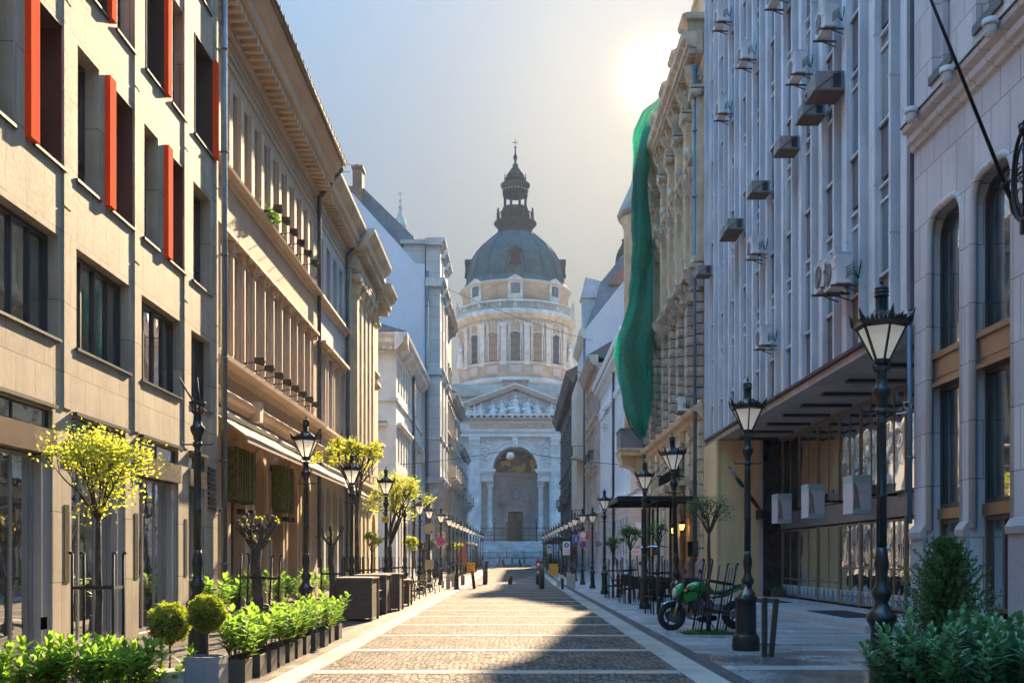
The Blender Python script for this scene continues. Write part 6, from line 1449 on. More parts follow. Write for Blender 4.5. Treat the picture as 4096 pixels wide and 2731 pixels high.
guard((3.98,35.6,0), .55, 1.6, 'slightly leaning black guard around the round-headed tree by the hydrant', GG, .3, (0,-.08), low=True)
guard((3.86,40.4,0), .5, 1.5, 'black guard round the smaller green tree by the cafe lamp', GG, .2, low=True)
# grass tuft in the tree pit
A = Leaves(); r = random.Random(2)
for k in range(700): A.add((4.02+r.gauss(-.05,.26), 21.25+r.gauss(0,.16), 0), (r.gauss(0,.4), r.gauss(0,.4), 1), r.uniform(.04,.11), .012, r.random())
setting(put('grass', A.mesh('grass', LEAFG)), 'stuff', 'grass tuft in the tree pit by the motorcycle')
A = MB(); A.poly(((3.45,20.85,.008),(4.75,20.85,.008),(4.75,21.65,.008),(3.45,21.65,.008))); setting(A.build('tree_pit', simple('soil', (.03,.022,.016), .95, var=.5, scale=30)))

# ================================================================= planted boxes and hedges
def shrub_mesh(name, w, d, h, nst, nleaf, L, m, seed, dense=0, z0=0, wood=True):
    r = random.Random(seed); Lv = Leaves(); St = MB()
    for k in range(nst):
        x, y = r.uniform(-w/2,w/2)*.55, r.uniform(-d/2,d/2)*.55; p = Vector((x,y,z0)); dd = Vector((x/w*.9+r.gauss(0,.12), y/d*.9+r.gauss(0,.12), 1)).normalized(); pts = [p.copy()]; hh = h*r.uniform(.62,1.0)
        for j in range(5): dd = (dd+rv(r,.10)).normalized(); p = p+dd*hh/5; pts.append(p.copy())
        St.tube(pts, [.010,.009,.008,.006,.005,.003], 4, cap=False)
        q = nleaf//nst
        for j in range(q):
            t = (j/q)**.75*.8+.2; i = min(int(t*5), 4); c = pts[i].lerp(pts[i+1], t*5-i); ang = j*2.4+r.uniform(-.4,.4); el_ = .35+.7*(t > .92)+r.uniform(-.25,.35)
            d2 = Vector((math.cos(ang)*math.cos(el_), math.sin(ang)*math.cos(el_), math.sin(el_)))
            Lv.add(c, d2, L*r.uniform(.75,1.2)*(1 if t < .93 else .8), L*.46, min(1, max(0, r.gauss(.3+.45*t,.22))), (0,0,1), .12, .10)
    return Lv.mesh('foliage', m), St.mesh('stems', BARK)
BOXM = simple('dark_planter', (.055,.05,.048), .7, var=.15, scale=12); BOXG = mat('grey_planter', (.20,.21,.23), .75, var=.08, grime=.2, bump=.1); SOIL = simple('soil', (.03,.022,.016), .95)
def boxmesh(w, d, h, th=.018):
    A = MB(); A.box(-w/2,w/2,-d/2,-d/2+th,0,h); A.box(-w/2,w/2,d/2-th,d/2,0,h); A.box(-w/2,-w/2+th,-d/2+th+.001,d/2-th-.001,0,h-.001); A.box(w/2-th,w/2,-d/2+th+.001,d/2-th-.001,0,h-.001); A.box(-w/2+th,w/2-th,-d/2+th,d/2-th,.01,h*.85); return A.mesh('box', BOXM)
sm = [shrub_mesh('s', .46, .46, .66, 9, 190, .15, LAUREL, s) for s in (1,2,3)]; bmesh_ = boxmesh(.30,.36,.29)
ordn = ['first','second','third','fourth','fifth','sixth','seventh','eighth','ninth','tenth','last']
for k, (y, wd) in enumerate(((12.95,1.0),(13.55,1.25),(14.15,1.25),(14.75,1.1),(15.4,1.1),(16.05,1.0),(16.7,1.0),(17.45,1.0),(18.1,1.25),(18.9,1.0),(19.75,1.0))):
    x = -3.52
    pl = thing('planter', 'dark square planter, '+ordn[k]+' in the row counted from the grey box', 'planter', (x,y,0), 0, 'dark planters lining the sunlit pavement')
    put('box', bmesh_, pl, (0,0,0)).scale = (wd,1,1)
    sh = thing('laurel_shrub', 'glossy green laurel shrub in the '+ordn[k]+' dark planter from the grey box', 'shrub', (x,y,.24), k*1.3, 'laurel shrubs in the planter row')
    f_, s_ = sm[k % 3]; put('foliage', f_, sh); put('stems', s_, sh); sh.scale = (1.05,1.05,1.0+.06*math.sin(k*2.1))
def topiary(label, loc, hz, rad, seed, base=0):
    root = thing('topiary', label, 'topiary', loc); r = random.Random(seed)
    A = MB(); A.tube([(0,0,base),(.01,0,hz*.5),(0,0,hz)], .013, 6); A.build('trunk', BARK, root)
    Lv = Leaves()
    for k in range(5200):
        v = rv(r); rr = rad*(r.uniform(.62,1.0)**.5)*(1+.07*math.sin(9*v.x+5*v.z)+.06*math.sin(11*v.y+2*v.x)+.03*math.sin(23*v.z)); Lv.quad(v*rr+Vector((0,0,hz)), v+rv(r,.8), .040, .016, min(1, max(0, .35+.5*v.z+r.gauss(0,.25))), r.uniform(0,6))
    put('crown', Lv.mesh('crown', YEW), root)
    A = MB(); A.ball((0,0,hz), rad*.72, 14, 10); A.build('crown_core', simple('dark_twigs', (.03,.035,.012), .95), root)  # dark olive ball filling the inside of the leaf shell
pl = thing('planter', 'light grey square planter holding the ball-shaped yew at the head of the row', 'planter', (-3.66,12.15,0)); 
A = MB(); A.box(-.2,.2,-.2,-.17,0,.40); A.box(-.2,.2,.17,.2,0,.40); A.box(-.2,-.17,-.169,.169,0,.399); A.box(.17,.2,-.169,.169,0,.399); A.box(-.17,.17,-.17,.17,.01,.35); A.build('box', BOXG, pl)
topiary('clipped yew ball on a thin stem in the light grey planter', (-3.66,12.15,0), .90, .205, 5, .34)
topiary('wider loose yew ball rising behind the low laurel hedge', (-4.19,12.4,0), .77, .235, 6)
pl = thing('planter', 'pale box planter under the wider yew ball, mostly hidden by leaves', 'planter', (-4.1,12.2,0)); A = MB(); A.box(-.22,.22,-.2,.2,0,.2); A.box(-.24,.24,-.22,.22,.2,.225); A.build('box', mat('buff_planter', (.42,.36,.29), .7), pl)
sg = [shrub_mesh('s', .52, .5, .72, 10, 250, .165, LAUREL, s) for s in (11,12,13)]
lab = {0:'laurel bush cut off by the frame edge, in front of the shop door',1:'laurel bush with tall shoots before the second door',2:'loose laurel bush below the stone pier',3:'laurel bush with a big upright leaf before the guarded young tree',4:'bushy laurel under the guarded young tree',5:'dense sunlit laurel beside the guarded tree',6:'dense laurel below the wider yew ball',7:'laurel bush touching the pale box planter'}
for k, x in enumerate((-6.15,-5.85,-5.55,-5.28,-5.0,-4.72,-4.48,-4.25)):
    f_, s_ = sg[k % 3]; o = thing('laurel_bush', lab[k], 'bush', (x,11.75+.12*math.sin(k*2),-.13+(.0 if k < 3 else .06)+.03*math.sin(k*5)), k*1.1, 'low laurel bushes along the sunlit foreground')
    put('foliage', f_, o); put('stems', s_, o)
# dark laurel hedge, right foreground: several bushes
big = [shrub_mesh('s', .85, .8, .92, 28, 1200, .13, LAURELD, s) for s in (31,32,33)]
rl = ['dark laurel bush at the foot of the nearest lamp','dark glossy laurel bush beside the nearest lamp','dark laurel bush below the conifer','dark laurel bush in front of the conifer','tall dark laurel bush beside the granite plinth','dark laurel bush filling the frame corner under the granite plinth','dark laurel bush behind the corner one','dark laurel bush nearest the bank wall']
for k, (x, y, z) in enumerate(((4.0,10.4,-.05),(4.35,9.9,-.02),(4.55,10.6,.06),(4.85,10.0,.02),(5.0,10.7,.10),(5.25,10.1,.02),(5.45,10.7,.02),(5.75,10.4,0.0))):
    f_, s_ = big[k % 3]; o = thing('laurel_bush', rl[k], 'bush', (x,y,z), k*1.7, 'dark laurel bushes in the shaded foreground'); put('foliage', f_, o); put('stems', s_, o)
def conifer():
    root = thing('conifer', 'feathery dark green conifer standing behind the right-hand laurel hedge', 'conifer', (5.02,11.9,0)); r = random.Random(4)
    A = MB(); A.tube([(0,0,0),(0,0,1.9)], [.03,.006], 6); A.build('trunk', BARK, root)
    Lv = Leaves(); H_ = 1.74
    for k in range(330):
        z = .12+(H_-.12)*(k/330)**.85; t = k*2.399; R = .62*(1-(z/H_)**1.6)**.8*(1-.25*max(0,(.5-z)))+.03; L = R*r.uniform(.5,1.2)*(1+.18*math.sin(t*.7+z*5)); d = Vector((math.cos(t), math.sin(t), .75+.6*z/H_)).normalized()
        for j in range(16):
            c = Vector((0,0,z))+d*L*(j+2)/16*1.15; 
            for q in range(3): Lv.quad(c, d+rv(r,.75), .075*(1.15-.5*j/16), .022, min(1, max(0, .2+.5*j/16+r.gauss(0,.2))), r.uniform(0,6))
    for k in range(9):
        t = k*2.4; p = Vector((.05*math.cos(t),.05*math.sin(t),1.35+.03*k))
        for j in range(9): Lv.quad(p+Vector((.012*math.cos(t)*j,.012*math.sin(t)*j,.028*j)), Vector((math.cos(t)*.4,math.sin(t)*.4,1))+rv(r,.5), .05, .012, .6, r.uniform(0,6))
    put('crown', Lv.mesh('crown', CON), root)
conifer()
for k, (x, y) in enumerate(((-6.6,22.4),(-6.5,24.2),(-6.6,26.0),(-6.4,27.8),(-6.3,30.0),(-6.2,31.8))):
    f_, s_ = sm[k % 3]; o = thing('laurel_bush', ('leafy potted shrub under the cream awning, '+ordn[k]+' from the limestone building'), 'bush', (x,y,.35), k*1.3, 'shrubs under the awnings'); put('foliage', f_, o); put('stems', s_, o); o.scale = (1.5,1.5,1.3)
    A = MB(); A.box(-.25,.25,-.25,.25,-.35,-.02); A.build('pot', BOXM, o)
# ================================================================= motorcycle
def motorcycle():
    root = thing('motorcycle', 'green naked motorcycle with black frame and blue-grey seat, parked on its side stand', 'motorcycle', (4.11, 22.42, 0), PI+.34)
    # local +x = forwards
    rub = simple('tyre_rubber', (.012,.012,.013), .75); rimm = simple('alloy_rim', (.10,.10,.11), .35, .8); gr = simple('green_paint', (.015,.30,.035), .18, coat=.8, var=.03); blk = simple('black_plastic', (.012,.012,.014), .45); eng = simple('engine_alloy', (.22,.22,.23), .4, .8); chrome = simple('chrome', (.6,.6,.62), .15, 1); goldf = simple('bronze_fork', (.40,.28,.12), .3, .8); seatm = simple('seat_vinyl', (.03,.05,.07), .35); bluef = simple('fender_blue', (.06,.16,.24), .25, coat=.6)
    xf, xr, R = .70, -.74, .30
    def wheel(nm, x, wdt, lab):
        A = MB(); A.tube([(x+(R-wdt*.45)*math.cos(2*PI*k/28), 0, R+(R-wdt*.45)*math.sin(2*PI*k/28)) for k in range(28)], wdt*.5, 10, closed=True); w_ = A.build(nm, rub, root)
        A = MB(); A.tube([(x+(R-wdt*.95)*math.cos(2*PI*k/24), 0, R+(R-wdt*.95)*math.sin(2*PI*k/24)) for k in range(24)], .016, 6, closed=True)
        for k in range(5):
            t = 2*PI*k/5+.3
            for d in (-.13,.13): A.beam((x+.04*math.cos(t+d),0,R+.04*math.sin(t+d)), (x+(R-wdt*.95)*math.cos(t+d*.6),0,R+(R-wdt*.95)*math.sin(t+d*.6)), .022, .016)
        A.tube([(x,-.05,R),(x,.05,R)], .045, 12); A.build('rim', rimm, w_)
        for s in (-.06,.06):
            A = MB(); A.tube([(x,s,R),(x,s+.006,R)], .115 if x > 0 else .09, 20); A.build('brake_disc', simple('disc_steel', (.30,.24,.2), .35, .9), w_)
    wheel('wheel', xf, .115, ''); wheel('wheel', xr, .16, '')
    for s in (-.09,.09):
        A = MB(); A.tube([(xf,s,R),(xf-.10,s,R+.28)], .028, 8); A.build('fork_leg', goldf, root); A = MB(); A.tube([(xf-.10,s,R+.28),(xf-.235,s,R+.66)], .024, 8); A.build('fork_tube', blk, root)
    A = MB(); n = 8
    for k in range(n):
        t0, t1 = PI*.28+PI*.52*k/n, PI*.28+PI*.52*(k+1)/n; r = R+.03
        for (ya, yb) in ((-.07,-.02),(-.02,.02),(.02,.07)):
            za = .0 if abs(ya) < .03 else -.02; zb = .0 if abs(yb) < .03 else -.02
            A.poly(((xf+(r+za)*math.cos(t0),ya,R+(r+za)*math.sin(t0)),(xf+(r+za)*math.cos(t1),ya,R+(r+za)*math.sin(t1)),(xf+(r+zb)*math.cos(t1),yb,R+(r+zb)*math.sin(t1)),(xf+(r+zb)*math.cos(t0),yb,R+(r+zb)*math.sin(t0))))
    A.build('front_fender', bluef, root)
    def loft(secs, m, nm, n=16):   # secs: (x, zc, halfw, halfh, squareness)
        A = MB(); rings = []
        for x, zc, hw, hh in secs: rings.append([A.P((x, hw*math.copysign(abs(math.cos(t))**.75, math.cos(t)), zc+hh*math.copysign(abs(math.sin(t))**.8, math.sin(t)))) for t in [2*PI*j/n for j in range(n)]])
        A.smooth = True
        for a, b in zip(rings[:-1], rings[1:]):
            for j in range(n): A.face((a[j], a[(j+1)%n], b[(j+1)%n], b[j]))
        A.smooth = False; A.face(rings[0]); A.face(rings[-1]); return A.build(nm, m, root)
    loft([(.36,.86,.05,.03),(.30,.885,.13,.08),(.18,.90,.165,.115),(.05,.90,.165,.12),(-.08,.86,.13,.10),(-.20,.80,.08,.06)], gr, 'fuel_tank')
    loft([(-.12,.79,.08,.035),(-.22,.775,.12,.045),(-.40,.78,.135,.05),(-.55,.83,.12,.045),(-.66,.885,.10,.045),(-.86,.93,.07,.03)], seatm, 'seat')
    loft([(-.38,.72,.09,.03),(-.55,.76,.105,.045),(-.72,.83,.09,.05),(-.92,.89,.05,.03)], gr, 'tail_cowl')
    loft([(-.86,.86,.05,.02),(-1.0,.80,.035,.012),(-1.04,.68,.06,.01)], blk, 'rear_mudguard')
    # headlamp cowl and radiator shrouds
    loft([(.44,.90,.06,.10),(.52,.84,.11,.135),(.60,.80,.10,.12),(.64,.78,.07,.09)], gr, 'headlight_cowl')
    A = MB(); A.ball((.635,0,.775), .10, 14, 10, (.45,.85,1.1)); A.build('headlight', simple('headlight_glass', (.55,.55,.56), .08, .3), root)
    for s in (-1, 1):
        A = MB(); P = [(.52,.74),(.36,.79),(.10,.78),(.16,.70),(.40,.60),(.50,.62)]
        i = [A.P((x, s*.15, z)) for x, z in P]; j = [A.P((x, s*.185, z)) for x, z in P]; A.face(i); A.face(j)
        for k in range(6): A.face((i[k], i[(k+1)%6], j[(k+1)%6], j[k]))
        A.build('radiator_shroud', gr, root, bevel=.006)
        A = MB(); A.ball((.50,s*.21,.83), .035, 8, 6, (1.2,1,.8)); A.tube([(.45,s*.1,.83),(.5,s*.21,.83)], .01, 5); A.build('indicator', simple('amber_lens', (.6,.25,.03), .2), root)
        A = MB(); A.tube([(.33,s*.05,.98),(.30,s*.16,1.02),(.22,s*.33,1.03)], .013, 7); A.tube([(.245,s*.27,1.03),(.20,s*.40,1.025)], .020, 8); A.build('handlebar', chrome if s < 0 else blk, root)
        A = MB(); A.tube([(.28,s*.20,1.02),(.24,s*.27,1.14),(.25,s*.31,1.20)], .008, 5); A.ball((.24,s*.33,1.23), .075, 10, 8, (.35,1,.65)); A.build('mirror', blk, root)
    # engine, frame, exhaust
    A = MB(); A.box(-.02,.26,-.15,.15,.30,.52); A.box(.06,.30,-.13,.13,.50,.68)
    for k in range(6): A.box(.04,.32,-.14,.14,.515+.027*k,.525+.027*k)
    e = A.build('engine', eng, root, bevel=.012)
    for s in (-1, 1):
        A = MB(); A.tube([(.08,s*.13,.38),(.08,s*.19,.38)], .085, 16); A.tube([(-.10,s*.13,.40),(-.10,s*.175,.40)], .055, 14); A.build('engine_cover', simple('cover_alloy', (.20,.20,.21), .35, .9), e)
        A = MB(); A.tube([(.36,s*.06,.86),(.20,s*.13,.72),(-.10,s*.14,.62),(-.22,s*.13,.45),(-.20,s*.12,.34)], .022, 6); A.tube([(.34,s*.05,.80),(.34,s*.10,.55),(.24,s*.12,.34)], .018, 6); A.tube([(-.15,s*.12,.66),(-.45,s*.10,.70),(-.80,s*.06,.84)], .014, 6); A.build('frame_tube', blk, root)
        A = MB(); A.prism_y([(-.14,.40),(-.22,.47),(-.74,.34),(-.78,.28),(-.70,.26),(-.24,.33)], s*.10-.018, s*.10+.018); A.build('swingarm', simple('swingarm_alloy', (.28,.27,.25), .35, .8), root, bevel=.006)
        A = MB(); A.prism_y([(-.14,.42),(-.20,.56),(-.42,.52),(-.30,.34)], s*.15-.01, s*.15+.01); A.tube([(-.30,s*.15,.34),(-.30,s*.24,.33)], .013, 6); A.build('footpeg_plate', simple('peg_alloy', (.42,.43,.45), .35, .8), root)
    for s in (-.09,-.03,.03,.09):
        A = MB(); A.tube([(.30,s,.58),(.40,s,.50),(.39,s,.34),(.28,s*.9,.24),(.05,s*.6,.21)], .019, 7); A.build('exhaust_pipe', simple('exhaust_steel', (.35,.27,.2), .25, .9), root)
    A = MB(); A.tube([(.10,0,.21),(-.06,0,.22),(-.30,-.03,.24)], [.05,.075,.06], 12); A.build('silencer', blk, root)
    A = MB(); A.box(.36,.38,-.14,.14,.40,.66); A.build('radiator', blk, root)
    A = MB(); A.box(-.10,.12,-.10,.10,.60,.80); A.build('airbox', blk, root)
    A = MB(); A.tube([(-.05,.12,.25),(-.12,.30,.0)], .013, 6); A.build('side_stand', blk, root)
    A = MB(); A.box(-1.0,-.92,-.03,.03,.80,.86); A.build('tail_light', simple('red_lens', (.4,.01,.01), .2), root)
    A = MB(); A.box(.36,.44,-.07,.07,.98,1.05); A.build('instrument', blk, root)
motorcycle(); bpy.data.objects['motorcycle'].scale = (1.10, 1.0, 1.04)

# ================================================================= litter bin on the lamp foot, leaning posts
def litter():
    x, y = 3.95-.02, 17.4
    root = thing('litter_bin', 'black perforated litter bin overflowing at the lamp foot', 'litter bin', (x-.02, y-.04, .0))
    A = MB(); A.lathe([(.185,.27),(.175,.30),(.168,.84),(.18,.88)], 20, capb=False, capt=False); A.lathe([(.183,.83),(.195,.86),(.195,.895),(.18,.90)], 20, capb=False, capt=False); m = simple('bin_black', (.022,.02,.02), .5, .4, var=.4, scale=10); A.build('basket', m, root)
    A = MB(); A.lathe([(.23,0),(.235,.10),(.225,.22),(.20,.26),(.185,.28)], 20, capb=False, capt=False); A.build('base_ring', m, root)
    A = MB()
    for k in range(26):
        for j in range(12):
            t = 2*PI*k/26+(.12 if j % 2 else 0); A.ball((.172*math.cos(t), .172*math.sin(t), .40+.03*j), .005, 4, 3)
    A.build('perforation', simple('bin_grey', (.09,.09,.10), .4), root)
    pet = simple('clear_plastic', (.5,.55,.58), .1, coat=.6)
    for k, (dx, dz, tl) in enumerate(((-.09,.93,.25),(-.02,.92,-.12))):
        b = thing('plastic_bottle', ('clear bottle with a purple cap sticking up from the bin' if k == 0 else 'clear bottle with green bands lying in the bin top'), 'bottle', (x+dx, y-.09, .84), 0, None, rot=(.15, tl, 0))
        A = MB(); A.lathe([(.034,0),(.036,.05),(.033,.11),(.036,.17),(.022,.22),(.013,.235),(.013,.25)], 12); A.build('body', pet, b)
        A = MB(); A.lathe([(.015,.25),(.015,.275)], 10); A.build('cap', simple('purple_cap' if k == 0 else 'green_cap', (.25,.03,.25) if k == 0 else (.02,.3,.1), .4), b)
        A = MB(); A.lathe([(.0368,.07),(.0368,.11)], 12, capb=False, capt=False); A.build('band', simple('bottle_band', (.05,.4,.15), .4), b)
    b = thing('carton', 'crumpled yellow and green packet on top of the bin', 'litter', (x+.12, y-.08, .90), .4, None, rot=(.3,.5,.4)); A = MB(); A.box(-.04,.04,-.03,.03,-.05,.04); A.build('packet', simple('yellow_packet', (.7,.6,.03), .4), b, bevel=.008); A = MB(); A.box(-.09,.0,-.031,.029,-.06,-.02); A.build('label', simple('green_packet', (.03,.4,.15), .4), b)
litter()
def post(label, loc, w, h, m, rot=(0,0,0), group=None, name='bollard', top=None, d=None, cap=None, taper=1.0):
    r = thing(name, label, name, loc, 0, group, rot=rot); d = d or w
    A = MB(); A.prism([(-d/2,0),(d/2,0),(d/2*taper,h),(-d/2*taper,h)], -w/2, w/2); A.build('shaft', m, r, bevel=min(w,d)*.06)
    if top:
        A = MB(); A.box(-w/2-.004,w/2+.004,-d/2-.004,d/2+.004,h-cap,h+.006); A.build('cap', top, r, bevel=.01)
    return r
WPOST = simple('dark_timber_post', (.035,.028,.022), .6, var=.3, scale=8); PINK = mat('bollard_stone', (.46,.36,.28), .7, grime=.25, bump=.15); REDT = simple('red_band', (.45,.03,.02), .6); STEELD = simple('pillar_metal', (.05,.052,.055), .4, .5)
post('upright dark square post right of the litter bin', (3.93,16.15,0), .075, .94, WPOST, (0,.0,.15), 'dark posts by the litter bin')
post('dark square post leaning right, beside the upright one', (4.06,16.25,0), .075, .92, WPOST, (0,.09,.1), 'dark posts by the litter bin')
G1 = 'stone bollards'
for px, y, w, h, lab in ((1793,52.5,.22,.74,'nearest pink stone bollard on the sunlit pavement'),(1814,56.7,.22,.74,'pink stone bollard behind the iron hand-pump post'),(1771,54.5,.14,.40,'low stone stub at the foot of the sign lamp')):
    post(lab, ((px-2061)/4096*y, y, 0), w, h, PINK, group=G1)
post('dark grey square bollard behind the leaning red-topped post', ((1851-2061)/4096*60, 60, 0), .22, .6, simple('dark_bollard', (.10,.10,.10), .6), group=None)
post('taller pair bollard of pink stone on the shaded side', ((2275-2061)/4096*57.7, 57.7, 0), .25, .79, PINK, group=G1); post('front pink stone bollard on the shaded side', ((2292-2061)/4096*53.3, 53.3, 0), .22, .76, PINK, group=G1)
r_ = thing('bollard', 'low stepped pink stone block at the road edge', 'bollard', ((2237-2061)/4096*57.2, 57.2, 0), 0, G1); A = MB(); A.box(-.15,.03,-.12,.12,0,.32); A.box(.035,.15,-.12,.12,0,.56); A.build('block', PINK, r_, bevel=.01)
post('short black bollard at the road edge by the stepped stone', ((2250-2061)/4096*51.6, 51.6, 0), .13, .56, simple('black_bollard', (.02,.02,.022), .5))
for px, y, lab, h in ((1940,61.6,'traffic pillar at the left edge of the road, dark grey with a flat hood',1.44),(2152,61.6,'traffic pillar with a red light and a small white sticker',1.44),(2167,52.5,'plain dark traffic pillar nearest on the shaded road edge',1.47)):
    r_ = thing('traffic_pillar', lab, 'traffic pillar', ((px-2061)/4096*y, y, 0), 0, 'traffic pillars'); A = MB(); A.lathe([(.14,0),(.14,h-.06)], 16); A.build('shaft', STEELD, r_); A = MB(); A.lathe([(.15,h-.06),(.15,h-.01),(.13,h)], 16); A.build('cap', simple('pillar_cap', (.10,.10,.105), .35, .5), r_)
    if px == 1940: A = MB(); A.box(.05,.24,-.1,.1,h-.10,h-.02); A.box(.12,.16,-.1,.1,.1,h-.1); A.build('hood', STEELD, r_)
    if px == 2152:
        A = MB(); A.ball((.02,-.14,h-.22), .03, 8, 6); A.build('signal_light', simple('red_signal', (1,.05,.03), .4, emit=3), r_)
        A = MB(); A.box(-.07,.09,-.147,-.142,h-.78,h-.62); A.build('sticker', simple('white_sticker', (.6,.5,.5), .5), r_)
        A = MB(); A.lathe([(.10,h+.002),(.10,h+.10),(.05,h+.14)], 10); A.build('beacon', REDT, r_)
r_ = thing('rising_bollard', 'bronze-topped steel bollard standing in the middle of the road', 'bollard', ((2041-2061)/4096*61.6, 61.6, 0)); A = MB(); A.lathe([(.135,0),(.135,.5),(.14,.51),(.14,.57),(.12,.58)], 16); A.build('shaft', simple('bronze_steel', (.20,.14,.09), .35, .7), r_)
A = MB(); A.tube([(.02+.05*math.cos(t*PI/5),-.142,.44+.05*math.sin(t*PI/5)) for t in range(10)], .012, 5, closed=True); A.build('emblem_ring', simple('brass', (.4,.28,.1), .4, .8), r_)
for px, py, y, lab, tl, hh in ((1897,2352,52.9,'red-topped timber post leaning left at the near edge of the road',-.11,.92),(2018,2265,129,'left one of two leaning red-topped posts at the far end of the road',-.28,.98),(2084,2265,129,'right one of two leaning red-topped posts at the far end of the road',-.24,.98)):
    x = (px-2061)/4096*y; post(lab, (x,y,gz(y)), .16 if y < 60 else .26, hh, WPOST, (0,tl,0), 'leaning red-topped posts', top=REDT, cap=.14, taper=.8)
for px in (1997,2048,2097):
    x = (px-2061)/4096*155; r_ = thing('bollard', {1997:'leftmost of three thin grey bollards before the church square',2048:'middle one of three thin grey bollards before the church square',2097:'rightmost of three thin grey bollards before the church square'}[px], 'bollard', (x,155,gz(155)), 0, 'thin bollards before the square'); A = MB(); A.lathe([(.13,0),(.10,.05),(.09,.8),(.11,.85),(.05,.95)], 10); A.build('shaft', IRON, r_)
r_ = thing('iron_post', 'dark iron hand-pump post with crossbar in front of the stone bollards', 'iron post', ((1826-2061)/4096*52, 52, 0)); A = MB(); A.lathe([(.16,0),(.16,.06),(.12,.10),(.10,.6),(.11,.66),(.07,.72),(.055,1.2),(.08,1.22),(.04,1.28),(.05,1.36),(.01,1.42)], 12); A.build('shaft', IRON, r_); A = MB(); A.tube([(-.14,0,1.38),(.14,0,1.38)], .012, 5); A.tube([(.10,0,.45),(.17,0,.5),(.18,0,.62),(.10,0,.68)], .014, 5); A.build('handle', IRON, r_)

# yellow bins
YEL = simple('yellow_plastic', (.72,.36,.02), .45, trans=.15)
def ybin(lab, loc, w, h, rot):
    r_ = thing('yellow_bin', lab, 'bin', loc, rot, 'yellow grit bins'); A = MB(); A.prism([(-.22*w,0.08),(.22*w,0.08),(.30*w,h*.62),(-.30*w,h*.62)], -.5*w, .5*w); A.prism([(-.30*w,h*.62),(.34*w,h*.62),(.32*w,h*.86),(-.30*w,h*.86)], -.54*w, .54*w); A.build('body', YEL, r_, bevel=.02)
    A = MB(); A.prism([(-.36*w,h*.862),(.36*w,h*.862),(.28*w,h),(-.34*w,h)], -.58*w, .58*w); A.build('lid', YEL, r_, bevel=.02); A = MB()
    for s in (-1, 1): A.tube([(s*.4*w-.03,-.2*w,.05),(s*.4*w+.03,-.2*w,.05)], .05, 8); A.box(s*.4*w-.03,s*.4*w+.03,-.2*w,.2*w,0.02,.09)
    A.build('foot', simple('black_bollard', (.02,.02,.022), .5), r_)
ybin('sunlit orange-yellow bin on the sunlit pavement', V(1883,2290,90)[:2]+(gz(90),), .66, 1.0, 0)
ybin('larger yellow bin on the shaded side', V(2213,2284,85)[:2]+(gz(85),), .62, .95, .1)
ybin('second, lower yellow bin in front of the larger one', (3.05,79.5,gz(79.5)), .5, .78, .1)

# ================================================================= signs
def rmat(n, c): return simple(n, c, .35, var=.03)
RED, WHT, BLU, GRYB, YLB = rmat('sign_red', (.62,.03,.02)), rmat('sign_white', (.75,.73,.68)), rmat('sign_blue', (.02,.09,.42)), rmat('sign_back', (.30,.29,.27)), rmat('sign_sand', (.55,.42,.22))
def disc(A, r, y, n=28, z=0, x=0):
    c = A.P((x, y, z)); R = [A.P((x+r*math.cos(2*PI*k/n), y, z+r*math.sin(2*PI*k/n))) for k in range(n)]
    for k in range(n): A.face((c, R[k], R[(k+1)%n]))
def plate_disc(root, r, th=.02, m=None, nm='back_plate'):
    A = MB(); A.lathe([(r,0),(r,th)], 28, axis='y', smooth=False); return A.build(nm, m or GRYB, root)
def sign(label, loc, cat='road sign', rot=0, name='road_sign', group=None): return thing(name, label, cat, loc, rot, group)
s_ = sign('round red-rimmed blue no-stopping sign with red cross bands', (-4.43,60.7,2.58)); r0 = .275
plate_disc(s_, r0); A = MB(); disc(A, r0, -.003); A.build('rim', RED, s_); A = MB(); disc(A, r0*.80, -.006); A.build('face', BLU, s_); A = MB()
for q in (-1, 1): v = Vector((1,0,q)).normalized(); n_ = Vector((q,0,-1)).normalized()*.032; A.poly([tuple(Vector((0,-.009,0))+v*a+n_*b) for a, b in ((-r0*.82,1),(r0*.82,1),(r0*.82,-1),(-r0*.82,-1))])
A.build('cross_band', RED, s_, recalc=False)
s_ = sign('white round no-entry-for-vehicles sign with a red rim', (4.03,61.1,2.98)); r0 = .24; plate_disc(s_, r0); A = MB(); disc(A, r0, -.003); A.build('rim', RED, s_); A = MB(); disc(A, r0*.78, -.006); A.build('face', WHT, s_)
s_ = sign('twisted red-rimmed round sign turned edge-on beside the white one', (4.33,61.3,2.93), rot=1.15); r0 = .26; plate_disc(s_, r0); A = MB(); disc(A, r0, -.003); A.build('rim', RED, s_); A = MB(); disc(A, r0*.7, -.006); A.build('face', rmat('sign_dull_red', (.42,.05,.04)), s_)
s_ = sign('square blue dead-end sign with white stem and red bar', (3.63,61.1,2.76)); A = MB(); A.box(-.22,.22,0,.02,-.22,.22); A.build('back_plate', BLU, s_, bevel=.008); A = MB(); A.box(-.20,.20,-.004,0,-.20,.20); A.build('face', BLU, s_)
A = MB(); A.box(-.035,.035,-.010,-.0045,-.15,.10); A.build('stem', WHT, s_); A = MB(); A.box(-.10,.10,-.011,-.0045,.105,.16); A.build('bar', RED, s_); A = MB()
for (p, q, r, t) in ((-.205,.205,.19,.205),(-.205,.205,-.205,-.19),(-.205,-.19,-.19,.19),(.19,.205,-.19,.19)): A.box(p,q,-.0065,-.004,r,t)
A.build('border', WHT, s_)
